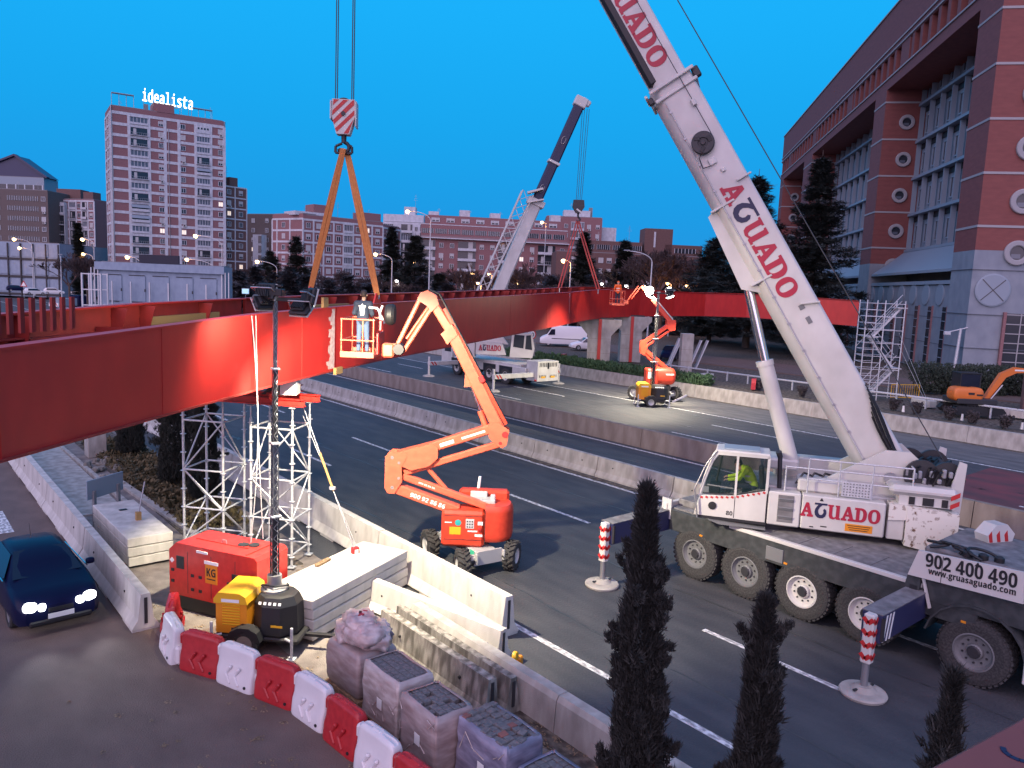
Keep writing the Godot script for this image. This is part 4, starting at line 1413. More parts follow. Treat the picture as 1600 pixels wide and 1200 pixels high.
	tag(wd, "dry brown and green weeds on the verge under the girder", "weeds")
	# fallen plane leaves and litter
	var fl := []
	for i in 420:
		var x := rng.randf_range(4.9, 9.4)
		var z := rng.randf_range(-20, -6)
		if i % 9 == 0:
			x = rng.randf_range(2.5, 6.4)
			z = rng.randf_range(-16, -8)
		if i % 5 == 0:
			x = rng.randf_range(8.9, 9.5)
			z = rng.randf_range(-12, -4)
		fl.append(Transform3D(Basis.from_euler(Vector3(rng.randf_range(-0.3, 0.3), rng.randf() * TAU, rng.randf_range(-0.3, 0.3))).scaled(Vector3(1.0, 0.18, 1.0) * rng.randf_range(0.25, 0.6)), Vector3(x, 0.006, z)))
	var lv := crown(self, "fallen_leaves", "leaf", fl, [Color(0.16, 0.11, 0.06), Color(0.30, 0.22, 0.14)])
	lv.set_meta("kind", "stuff")
	tag(lv, "scattered pale fallen leaves on the site ground and road", "leaves")
# ---------------------------------------------------------------- the red bridge girders, their props and slings
func girder(label: String, st: Array, ribs: float, group: String) -> Node3D:   # st: [x, z, bottom, top] along the near web
	var o := thing("bridge_girder", label, "girder", Transform3D(), group)
	var wide := 3.1
	var near := []
	var nrm := []
	for i in st.size():
		near.append(Vector3(st[i][0], 0, st[i][1]))
	for i in st.size():
		var d: Vector3 = (near[mini(i + 1, st.size() - 1)] - near[maxi(i - 1, 0)]).normalized()
		nrm.append(Vector3(d.z, 0, -d.x))      # towards the far web
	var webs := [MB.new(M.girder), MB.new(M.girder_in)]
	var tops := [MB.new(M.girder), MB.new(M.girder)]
	var bot := MB.new(M.girder_in)
	for i in st.size() - 1:
		for k in 2:
			var n0: Vector3 = nrm[i]
			var n1: Vector3 = nrm[i + 1]
			var a: Vector3 = near[i] + n0 * wide * k
			var b: Vector3 = near[i + 1] + n1 * wide * k
			var rise := 0.13 * k
			var y0 := Vector3(0, st[i][2], 0)
			var y1 := Vector3(0, st[i + 1][2], 0)
			var t0 := Vector3(0, st[i][3] + rise, 0)
			var t1 := Vector3(0, st[i + 1][3] + rise, 0)
			var th := 0.03
			for sd in [-1.0, 1.0]:
				webs[k].quad(a + y0 + n0 * th * sd, b + y1 + n1 * th * sd, b + t1 + n1 * th * sd, a + t0 + n0 * th * sd, n0 * sd)
			var f0: Vector3 = n0 * (0.20 if k == 0 else -0.20)
			var f1: Vector3 = n1 * (0.20 if k == 0 else -0.20)
			var lip0: Vector3 = n0 * (-0.06 if k == 0 else 0.06)
			var lip1: Vector3 = n1 * (-0.06 if k == 0 else 0.06)
			for h in [0.0, 0.04]:
				var hv := Vector3(0, h, 0)
				tops[k].quad(a + t0 + lip0 + hv, b + t1 + lip1 + hv, b + t1 + f1 + hv, a + t0 + f0 + hv, Vector3.UP if h > 0.0 else Vector3.DOWN)
			var hv := Vector3(0, 0.04, 0)
			tops[k].quad(a + t0 + lip0, b + t1 + lip1, b + t1 + lip1 + hv, a + t0 + lip0 + hv, lip0)
			tops[k].quad(a + t0 + f0, b + t1 + f1, b + t1 + f1 + hv, a + t0 + f0 + hv, f0)
		var e0: Vector3 = near[i] - nrm[i] * 0.08
		var e1: Vector3 = near[i + 1] - nrm[i + 1] * 0.08
		var g0: Vector3 = near[i] + nrm[i] * (wide + 0.08)
		var g1: Vector3 = near[i + 1] + nrm[i + 1] * (wide + 0.08)
		for h in [0.0, 0.04]:
			var u0 := Vector3(0, st[i][2] - h, 0)
			var u1 := Vector3(0, st[i + 1][2] - h, 0)
			bot.quad(e0 + u0, e1 + u1, g1 + u1, g0 + u0, Vector3.UP if h == 0.0 else Vector3.DOWN)
		bot.quad(e0 + Vector3(0, st[i][2], 0), e1 + Vector3(0, st[i + 1][2], 0), e1 + Vector3(0, st[i + 1][2] - 0.04, 0), e0 + Vector3(0, st[i][2] - 0.04, 0), -nrm[i])
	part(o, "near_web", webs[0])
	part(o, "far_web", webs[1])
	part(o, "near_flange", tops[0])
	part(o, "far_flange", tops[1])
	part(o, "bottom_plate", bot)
	for i in range(1, st.size() - 1):
		var sw := MB.new(M.girder)
		var p0: Vector3 = near[i] - nrm[i] * 0.034
		sw.box(p0 + Vector3(0, (st[i][2] + st[i][3]) * 0.5, 0), Vector3(0.03, st[i][3] - st[i][2], 0.012), Basis(nrm[i].cross(Vector3.UP), Vector3.UP, nrm[i]))
		part(o, "weld_seam", sw)
	# gussets along both webs and cross plates
	var done := 0.0
	for i in st.size() - 1:
		var ln: float = near[i].distance_to(near[i + 1])
		var s := ribs * 0.5 if i == 0 else 0.0
		while s < ln - 0.2:
			var f := s / ln
			var p: Vector3 = near[i].lerp(near[i + 1], f)
			var nn: Vector3 = nrm[i].lerp(nrm[i + 1], f).normalized()
			var d: Vector3 = (near[i + 1] - near[i]).normalized()
			var yb: float = lerpf(st[i][2], st[i + 1][2], f)
			var yt: float = lerpf(st[i][3], st[i + 1][3], f)
			var bs := Basis(nn, Vector3.UP, nn.cross(Vector3.UP))
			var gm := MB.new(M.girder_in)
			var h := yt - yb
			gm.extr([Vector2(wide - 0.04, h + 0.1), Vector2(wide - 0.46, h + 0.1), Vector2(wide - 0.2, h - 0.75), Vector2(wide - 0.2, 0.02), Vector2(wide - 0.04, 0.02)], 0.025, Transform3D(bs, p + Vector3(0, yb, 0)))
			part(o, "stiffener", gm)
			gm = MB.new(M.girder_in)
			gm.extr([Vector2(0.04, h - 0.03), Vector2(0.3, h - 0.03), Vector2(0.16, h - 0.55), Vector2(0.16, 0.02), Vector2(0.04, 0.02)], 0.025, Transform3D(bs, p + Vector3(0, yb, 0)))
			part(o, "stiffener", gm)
			s += ribs
	return o


func strut_frame(p: Vector3, deg: float, sx: float, sz: float, levels: Array, top: float, label: String, group: String) -> void:
	var o := thing("scaffold_tower", label, "scaffold", Transform3D(Basis(Vector3.UP, deg_to_rad(deg)), p), group)
	var cs := [Vector3(-sx, 0, -sz), Vector3(sx, 0, -sz), Vector3(sx, 0, sz), Vector3(-sx, 0, sz)]
	for c in cs:
		var b := MB.new(M.galv)
		b.tube(c + Vector3(0, 0.1, 0), c + Vector3(0, top - 0.35, 0), 0.038, 0.038, 8)
		b.tube(c + Vector3(0, top - 0.35, 0), c + Vector3(0, top, 0), 0.024, 0.024, 8)
		b.box(c + Vector3(0, top, 0), Vector3(0.16, 0.02, 0.16))
		b.box(c + Vector3(0, 0.06, 0), Vector3(0.2, 0.03, 0.2))
		b.tube(c, c + Vector3(0, 0.12, 0), 0.025, 0.025, 8)
		part(o, "standard", b)
		var y := 0.35
		var rz := MB.new(M.galv)
		while y < top - 0.3:
			rz.lathe([Vector2(0.04, -0.02), Vector2(0.085, -0.006), Vector2(0.085, 0.006), Vector2(0.04, 0.02)], 10, Transform3D(Basis(), c + Vector3(0, y, 0)))
			y += 0.54
		part(o, "rosettes", rz).set_meta("kind", "stuff")
	for i in levels.size():
		for k in 4:
			var a: Vector3 = cs[k] + Vector3(0, levels[i], 0)
			var b: Vector3 = cs[(k + 1) % 4] + Vector3(0, levels[i], 0)
			part(o, "ledger", MB.new(M.galv).tube(a, b, 0.028, 0.028, 7))
			if i + 1 < levels.size():
				var d := MB.new(M.galv)
				var up: float = levels[i + 1]
				if (k + i) % 2 == 0:
					d.tube(a, cs[(k + 1) % 4] + Vector3(0, up, 0), 0.024, 0.024, 6)
				else:
					d.tube(b, cs[k] + Vector3(0, up, 0), 0.024, 0.024, 6)
				part(o, "diagonal_brace", d)


func i_beam(mb: MB, a: Vector3, b: Vector3, h: float, w: float) -> void:
	mb.bar(a + Vector3(0, h * 0.5 - 0.01, 0), b + Vector3(0, h * 0.5 - 0.01, 0), 0.025, w)
	mb.bar(a - Vector3(0, h * 0.5 - 0.01, 0), b - Vector3(0, h * 0.5 - 0.01, 0), 0.025, w)
	mb.bar(a, b, h - 0.05, 0.02)


func build_bridge() -> void:
	var s1 := [[-2.9, -9.05, 5.45, 6.93], [-0.6, -11.05, 5.45, 6.96], [1.39, -12.87, 5.45, 7.0], [4.34, -15.6, 5.45, 7.12], [7.29, -18.29, 5.45, 7.24], [9.2, -19.9, 5.45, 7.28], [10.95, -21.35, 5.45, 7.32]]
	var s2 := [[11.0, -21.40, 5.45, 7.32], [13.94, -23.65, 5.45, 7.39], [19.24, -27.35, 5.45, 7.48], [27.96, -33.4, 5.46, 7.63], [35.8, -38.9, 5.46, 7.77], [43.58, -44.48, 5.46, 7.89]]
	var s3 := [[43.64, -44.52, 5.46, 7.89], [49.13, -47.9, 5.55, 8.08], [55.03, -50.9, 5.62, 8.26], [61.89, -52.95, 5.65, 8.3], [68.0, -53.3, 5.72, 8.25], [72.86, -52.8, 5.78, 8.2], [77.5, -50.4, 5.8, 8.3], [80.42, -47.7, 5.7, 8.3], [84.14, -40.6, 5.42, 8.05]]
	var g1 := girder("bright red bridge girder at left, ending above the scaffold towers", s1, 2.9, "")
	var g2 := girder("dark red middle girder hanging from the orange slings", s2, 1.75, "")
	var g3 := girder("far curved red girder resting on the concrete piers", s3, 3.0, "")
	# near end of the first girder: dark vertical posts standing above the far web, weld primer at the joint
	for i in 8:
		part(g1, "post", MB.new(M.girder_in).box(Vector3(1.72 + i * 0.2, 7.33, -15.45 - i * 0.225), Vector3(0.11, 0.62, 0.05), Basis(Vector3.UP, deg_to_rad(48.0))))
	var ad := Vector3(0.763, 0, -0.646)
	var an := Vector3(-0.646, 0, -0.763)
	var seam := MB.new(M.primer)
	var e := Vector3(10.9, 0, -21.31)
	for i in 15:
		var y0 := 5.5 + i * 0.12
		var wv := 0.2 + 0.22 * (0.5 + 0.5 * sin(i * 1.7)) + 0.012 * (14 - i)
		seam.quad(e - an * 0.034 + Vector3(0, y0, 0), e - an * 0.034 + Vector3(0, y0 + 0.12, 0), e - an * 0.034 - ad * (wv + 0.06 * sin(i * 2.3)) + Vector3(0, y0 + 0.12, 0), e - an * 0.034 - ad * wv + Vector3(0, y0, 0), -an)
	part(g1, "primer_strip", seam, "bare primed strip at the girder's end")
	var cl := MB.new(M.rust_ochre)
	cl.box(e + Vector3(0, 7.46, 0) + an * 0.1 - ad * 0.45, Vector3(0.34, 0.36, 0.08), Basis(Vector3.UP, deg_to_rad(40.3)))
	part(g1, "splice_bracket", cl)
	cl = MB.new(M.rust_ochre)
	cl.box(e + Vector3(0.1, 5.42, 0) - an * 0.06, Vector3(0.5, 0.2, 0.1), Basis(Vector3.UP, deg_to_rad(40.3)))
	part(g1, "splice_bracket", cl)
	cl = MB.new(M.rust_ochre)
	cl.bar(e + Vector3(0, 7.30, 0) + an * 0.9 + ad * 0.0, e + Vector3(0, 7.30, 0) + an * 0.9 + ad * 3.4, 0.14, 0.1)
	part(g1, "splice_bracket", cl)
	var ti := MB.new(M.rust_ochre)
	ti.bar(Vector3(7.2, 6.95, -18.5) + an * 2.7, Vector3(9.6, 7.0, -20.5) + an * 2.7, 0.22, 0.12)
	part(g1, "timber_walkway", ti)
	# pale scuffs and drips on the middle girder's web
	var sc := MB.new(M.primer)
	for i in 16:
		var f := rng.randf_range(0.05, 0.97)
		var q0 := Vector3(27.96, 5.46, -33.4).lerp(Vector3(43.58, 5.46, -44.48), f)
		var hh := lerpf(2.17, 2.43, f)
		var y0 := rng.randf_range(0.2, 0.9) * hh
		var nn := Vector3(-0.578, 0, -0.816)
		var dd := Vector3(0.816, 0, -0.578)
		q0 -= nn * 0.036
		var wd := rng.randf_range(0.02, 0.09)
		sc.quad(q0 + Vector3(0, y0, 0), q0 + dd * wd + Vector3(0, y0 + 0.05, 0), q0 + dd * wd * 1.6 + Vector3(0, hh, 0), q0 + Vector3(0, hh - 0.02, 0), -nn)
	part(g2, "paint_scuff", sc)
	# lifting lugs on the middle girder
	for q in [Vector3(13.35, 7.44, -22.98), Vector3(12.05, 7.56, -25.3)]:
		var lg := MB.new(M.girder)
		lg.extr([Vector2(-0.28, 0), Vector2(0.28, 0), Vector2(0.1, 0.34), Vector2(-0.1, 0.34)], 0.05, Transform3D(Basis(Vector3.UP, deg_to_rad(34.0)), q))
		part(g2, "lifting_lug", lg)
	# longitudinal stiffener inside the first girder
	var lr := MB.new(M.girder_in)
	for i in s1.size() - 1:
		lr.bar(Vector3(s1[i][0], 6.75, s1[i][1]) + an * 2.95, Vector3(s1[i + 1][0], 6.78, s1[i + 1][1]) + an * 2.95, 0.03, 0.22)
	part(g1, "long_stiffener", lr)
	# cross plates between the webs
	for q in [[2.2, -13.6], [6.0, -17.1], [9.0, -19.75]]:
		var p := Vector3(q[0], 6.2, q[1]) + an * 1.55
		part(g1, "cross_plate", MB.new(M.girder_in).box(p, Vector3(0.03, 1.4, 3.0), Basis(Vector3.UP, deg_to_rad(40.3))))
	# hook block with slings and ropes
	var hb := thing("hook_block", "red and white striped hook block hanging over the girder joint", "hook block", Transform3D(Basis(Vector3.UP, deg_to_rad(-36.0)), Vector3(12.3, 0, -23.5)))
	var hexa := [Vector2(-0.36, 13.95), Vector2(0.36, 13.95), Vector2(0.38, 13.45), Vector2(0.2, 12.86), Vector2(-0.22, 12.86), Vector2(-0.38, 13.45)]
	part(hb, "housing", MB.new(M.crane_white).extr(hexa, 0.42))
	for q in [[Vector2(-0.335, 13.74), Vector2(-0.14, 13.93), Vector2(-0.31, 13.93)], [Vector2(-0.355, 13.42), Vector2(0.16, 13.93), Vector2(0.0, 13.93), Vector2(-0.345, 13.58)], [Vector2(-0.30, 13.14), Vector2(0.345, 13.78), Vector2(0.34, 13.93), Vector2(0.30, 13.93), Vector2(-0.33, 13.28)], [Vector2(-0.2, 12.92), Vector2(0.355, 13.47), Vector2(0.35, 13.62), Vector2(-0.26, 13.02)], [Vector2(0.02, 12.88), Vector2(0.17, 12.88), Vector2(0.3, 13.24), Vector2(0.32, 13.32)]]:
		part(hb, "stripe", MB.new(M.stripe_red).extr(q, 0.436))
	part(hb, "sheave", MB.new(M.dark_metal).lathe([Vector2(0, -0.12), Vector2(0.3, -0.12), Vector2(0.3, 0.12), Vector2(0, 0.12)], 20, Transform3D(Basis(Vector3.RIGHT, PI * 0.5), Vector3(0, 13.72, 0))))
	part(hb, "sheave_pin", MB.new(M.dark_metal).tube(Vector3(0, 13.5, -0.26), Vector3(0, 13.5, 0.26), 0.07, 0.07, 12))
	part(hb, "cheek_plate", MB.new(M.rim_white).box(Vector3(0.4, 13.5, 0), Vector3(0.05, 0.8, 0.5), Basis(), 0.02).box(Vector3(-0.4, 13.6, 0), Vector3(0.05, 0.6, 0.5), Basis(), 0.02))
	var hk := MB.new(M.dark_metal)
	hk.tube(Vector3(0, 12.9, 0), Vector3(0, 12.62, 0), 0.09, 0.08, 10)
	var arc := []
	for k in 11:
		var a := PI * 0.5 - k * PI * 0.14
		arc.append(Vector3(cos(a) * 0.17, 12.47 + sin(a) * 0.17, 0))
	hk.path(arc, 0.06, 8)
	for s in [-1.0, 1.0]:
		hk.path([Vector3(s * 0.05, 12.6, 0), Vector3(s * 0.26, 12.5, 0), Vector3(s * 0.27, 12.3, 0), Vector3(s * 0.1, 12.28, 0)], 0.045, 7)
	part(hb, "hook", hk)
	var rp := MB.new(M.rope)
	for s in [-0.28, -0.22, 0.24, 0.3]:
		rp.tube(Vector3(s, 13.95, 0.04), Vector3(s * 0.9, 32.2, 0.1), 0.018, 0.018, 5)
	part(hb, "hoist_rope", rp)
	for q in [[Vector3(12.25, 12.42, -23.43), Vector3(12.05, 7.85, -25.3), "orange webbing sling running left to the girder's far flange"], [Vector3(12.4, 12.42, -23.5), Vector3(13.35, 7.72, -22.98), "orange webbing sling running right to the girder's near flange"]]:
		var sl := thing("lifting_sling", q[2], "sling", Transform3D(), "slings on the red and white hook block")
		var a: Vector3 = q[0]
		var b: Vector3 = q[1]
		var side := Basis(Vector3.UP, deg_to_rad(-40.3)) * Vector3.RIGHT
		var fwd := Basis(Vector3.UP, deg_to_rad(-40.3)) * Vector3.BACK
		for k in 2:
			var off := side * (-0.07 + 0.14 * k)
			var w := MB.new(M.sling)
			for i in 10:
				var p := a.lerp(b, i / 10.0) + off * (0.4 + 0.6 * sin(PI * i / 10.0))
				var p2 := a.lerp(b, (i + 1) / 10.0) + off * (0.4 + 0.6 * sin(PI * (i + 1) / 10.0))
				w.bar(p, p2, 0.05, 0.125, fwd)
			part(sl, "strap", w)
		var sh := MB.new(M.steel)
		sh.path([b + Vector3(-0.08, 0.05, 0), b + Vector3(-0.07, -0.12, 0), b + Vector3(0.07, -0.12, 0), b + Vector3(0.08, 0.05, 0)], 0.025, 6)
		part(sl, "shackle", sh)
	# concrete piers
	_pier(Vector3(52.84, 1.0, -49.9), 4.5, 46.0, true, "lit concrete pier with flared head and red downpipe under the far girder")
	_pier(Vector3(60.3, 1.0, -52.6), 4.65, 40.0, true, "shaded concrete pier with flared head behind the lit one")
	_pier(wp(1076, 70.0) + Vector3(0, 1.0, 0), 3.6, 40.0, false, "plain square concrete pier stub right of the second boom lift")


func _pier(p: Vector3, h: float, deg: float, flare: bool, label: String) -> void:
	var o := thing("bridge_pier", label, "pier", Transform3D(Basis(Vector3.UP, deg_to_rad(-deg)), p))
	var b := MB.new(M.concrete)
	if flare:
		b.extr([Vector2(-1.05, 0), Vector2(1.05, 0), Vector2(1.08, h - 1.5), Vector2(2.0, h - 0.45), Vector2(2.0, h), Vector2(-2.0, h), Vector2(-2.0, h - 0.45), Vector2(-1.08, h - 1.5)], 1.5)
	else:
		b.box(Vector3(0, h * 0.5, 0), Vector3(1.05, h, 1.05), Basis(), 0.03)
	part(o, "shaft", b)
	var j := MB.new(M.concrete_brown)
	for k in 2:
		j.box(Vector3(0, h * (0.3 + 0.3 * k), 0), Vector3(2.12 if flare else 1.06, 0.02, 1.51 if flare else 1.06))
	part(o, "pour_joint", j)
	if flare:
		part(o, "downpipe", MB.new(M.girder).box(Vector3(0.02, h * 0.5, 0.8), Vector3(0.3, h, 0.12)))
		part(o, "bearing", MB.new(M.dark_metal).box(Vector3(0, h + 0.06, 0), Vector3(2.6, 0.14, 1.0)))


func build_scaffolds() -> void:
	var g := "prop towers under the near girder"
	strut_frame(Vector3(8.95, 0, -20.65), 40.3, 0.56, 0.62, [0.4, 1.42, 2.55, 4.0], 4.62, "brightly lit scaffold prop tower nearest the motorway barrier", g)
	strut_frame(Vector3(7.75, 0, -22.6), 40.3, 0.6, 0.62, [0.4, 1.42, 2.55, 4.0], 4.62, "dimmer scaffold prop tower to the left, before the cypresses", g)
	var an := Vector3(-0.646, 0, -0.763)
	var ad := Vector3(0.763, 0, -0.646)
	var c := Vector3(8.95, 4.78, -20.65)
	for k in 3:
		var b := MB.new(M.red_gloss)
		if k < 2:
			i_beam(b, c - an * 0.95 + ad * (-0.5 + k * 1.0) + Vector3(0, -0.02, 0), c + an * 3.4 + ad * (-0.5 + k * 1.0) + Vector3(0, -0.02, 0), 0.2, 0.16)
			lone("support_beam", b, ["red steel beam across the scaffold tops, on their left posts", "red steel beam across the scaffold tops, on their right posts"][k], "beam", "red beams on the scaffold towers")
		else:
			i_beam(b, c - ad * 1.0 - an * 0.15 + Vector3(0, 0.19, 0), c + ad * 0.95 - an * 0.15 + Vector3(0, 0.19, 0), 0.2, 0.16)
			lone("support_beam", b, "red steel beam lying crosswise on the other two, under the white bearing", "beam", "red beams on the scaffold towers")
	var br := thing("girder_bearing", "white steel bearing stool between red beams and the girder's end", "bearing", Transform3D(Basis(Vector3.UP, deg_to_rad(-36.0)), Vector3(8.98, 5.0, -20.1)))
	part(br, "stool", MB.new(M.white).box(Vector3(0, 0.2, 0), Vector3(0.46, 0.46, 0.5), Basis(), 0.01))
	part(br, "side_plate", MB.new(M.dark_metal).extr([Vector2(-0.75, -0.03), Vector2(-0.24, -0.03), Vector2(-0.24, 0.42)], 0.4))
	# raking tie rod from the beam down to the slab stack
	var tr := thing("guy_rod", "slanting steel tie rod from the red beams to the slab stack", "tie rod")
	var a := Vector3(9.25, 4.75, -19.95)
	var b := Vector3(9.62, 1.15, -17.5)
	part(tr, "rod", MB.new(M.steel).tube(a, b, 0.018, 0.018, 7))
	part(tr, "rod", MB.new(M.steel).tube(a + Vector3(0.05, -0.4, 0), b + Vector3(0.08, 0, 0), 0.012, 0.012, 6))
	part(tr, "turnbuckle", MB.new(M.rust_ochre).tube(a.lerp(b, 0.36), a.lerp(b, 0.62), 0.035, 0.035, 8))
	part(tr, "coupling", MB.new(M.galv).lathe([Vector2(0, -0.03), Vector2(0.09, -0.03), Vector2(0.09, 0.03), Vector2(0, 0.03)], 12, Transform3D(Basis(), a.lerp(b, 0.6))))
	part(tr, "ratchet", MB.new(M.stripe_red).box(b + Vector3(0.03, -0.1, 0), Vector3(0.2, 0.28, 0.14), Basis(), 0.02))
	part(tr, "ratchet_handle", MB.new(M.white).box(b + Vector3(0.03, -0.08, 0.075), Vector3(0.1, 0.14, 0.02)))
	# cables that hang from the girder edge to the generator
	for k in 2:
		var pts := []
		var p0 := Vector3(7.05 + k * 0.16, 7.25, -17.95 - k * 0.15)
		var p1 := Vector3(7.0 + k * 0.35, 1.7, -17.9 - k * 0.1)
		for i in 9:
			var t := i / 8.0
			pts.append(p0.lerp(p1, t) + Vector3(0.10 * sin(t * PI) * (1 - 2 * k), 0, 0.16 * sin(t * PI)))
		lone("power_cable", MB.new(M.blind).path(pts, 0.014, 6), ["pale power cable hanging left of the floodlight mast, from the girder", "pale power cable hanging closest to the floodlight mast"][k], "cable", "cables hanging in front of the girder")
# ---------------------------------------------------------------- things on the near building site
func pillow(b: MB, t: Transform3D, sz: Vector3, rough: float, seed_: int, pw := 0.55) -> void:
	var f := FastNoiseLite.new()
	f.seed = seed_
	f.frequency = 1.1
	var rows := []
	for i in 13:
		var la := lerpf(-PI * 0.5 + 0.02, PI * 0.5 - 0.02, i / 12.0)
		var row := []
		for k in 20:
			var lo := TAU * k / 20.0
			var c := Vector3(signf(cos(lo)) * pow(absf(cos(lo)), pw) * pow(cos(la), pw), signf(sin(la)) * pow(absf(sin(la)), 0.8), signf(sin(lo)) * pow(absf(sin(lo)), pw) * pow(cos(la), pw))
			c *= 1.0 + rough * f.get_noise_3dv(c * 2.2 + Vector3(seed_, 0, 0))
			row.append(t * (c * sz * 0.5))
		rows.append(row)
	b.grid(rows, t.origin, true)


func slab_stack(label: String, p: Vector3, deg: float, sx: float, sz: float, n: int, th: float) -> Node3D:
	var o := thing("slab_stack", label, "concrete slabs", Transform3D(Basis(Vector3.UP, deg_to_rad(deg)), p))
	for i in n:
		var s := MB.new(M.concrete_pale)
		var dx := rng.randf_range(-0.02, 0.02)
		s.box(Vector3(dx, 0.06 + th * (i + 0.5), rng.randf_range(-0.025, 0.025)), Vector3(sx, th - 0.022, sz), Basis(Vector3.UP, rng.randf_range(-0.004, 0.004)), 0.018)
		s.use(M.dark_metal).box(Vector3(dx, 0.06 + th * i, 0), Vector3(sx - 0.12, 0.024, sz - 0.12))
		part(o, "slab", s)
	var sk := MB.new(M.wood)
	for k in 3:
		sk.box(Vector3(0, 0.03, -sz * 0.4 + k * sz * 0.4), Vector3(sx * 0.95, 0.06, 0.1))
	part(o, "bearer", sk)
	return o


func water_barrier(label: String, a: Vector2, b: Vector2, mat: Material, group: String) -> void:
	var mid := (a + b) * 0.5
	var d := b - a
	var o := thing("plastic_barrier", label, "barrier", Transform3D(Basis(Vector3.UP, atan2(-d.y, d.x)), Vector3(mid.x, 0, mid.y)), group)
	var L := 1.02
	var m := MB.new(mat)
	# body lofted in section: wide foot, waist, slim top; rounded hump along the length
	var rows := []
	var prof := [[0.0, 0.215], [0.05, 0.23], [0.30, 0.20], [0.42, 0.15], [0.74, 0.12], [0.80, 0.10], [0.82, 0.05]]
	for q in prof:
		var row := []
		for k in 24:
			var an := TAU * k / 24.0
			var cx := signf(cos(an)) * pow(absf(cos(an)), 0.28)
			var cz := signf(sin(an)) * pow(absf(sin(an)), 0.32)
			var hl: float = L * 0.5 - (0.0 if q[0] < 0.72 else (q[0] - 0.72) * 0.5)
			var y: float = q[0]
			if y > 0.6:
				y -= 0.05 * pow(absf(cx), 8.0)
			row.append(Vector3(cx * hl, y, cz * q[1]))
		rows.append(row)
	m.grid(rows, Vector3(0, 0.4, 0), true)
	var cap := []
	for k in 24:
		cap.append(rows[6][k])
	for k in 24:
		m.flat(Vector3(0, 0.825, 0), cap[k], cap[(k + 1) % 24], Vector3.UP)
	# end lugs that hook into the neighbour
	m.box(Vector3(L * 0.5 + 0.05, 0.22, 0), Vector3(0.16, 0.40, 0.2), Basis(), 0.05)
	m.box(Vector3(-L * 0.5 - 0.03, 0.60, 0), Vector3(0.12, 0.26, 0.18), Basis(), 0.05)
	part(o, "body", m)
	var cv := MB.new(mat)
	for s in [-1.0, 1.0]:
		for k in 2:
			var x := -0.16 + k * 0.24
			cv.box(Vector3(x + 0.045, 0.20, s * 0.215), Vector3(0.06, 0.24, 0.07), Basis(Vector3.BACK, 0.55), 0.02)
			cv.box(Vector3(x + 0.045, 0.355, s * 0.19), Vector3(0.06, 0.24, 0.07), Basis(Vector3.BACK, -0.55), 0.02)
	part(o, "chevron_rib", cv)
	part(o, "filler_cap", MB.new(mat).box(Vector3(-0.05, 0.815, 0), Vector3(0.22, 0.05, 0.11), Basis(), 0.02))
	part(o, "drain_plug", MB.new(M.black).tube(Vector3(0.36, 0.12, 0.20), Vector3(0.36, 0.12, 0.235), 0.03, 0.03, 8))


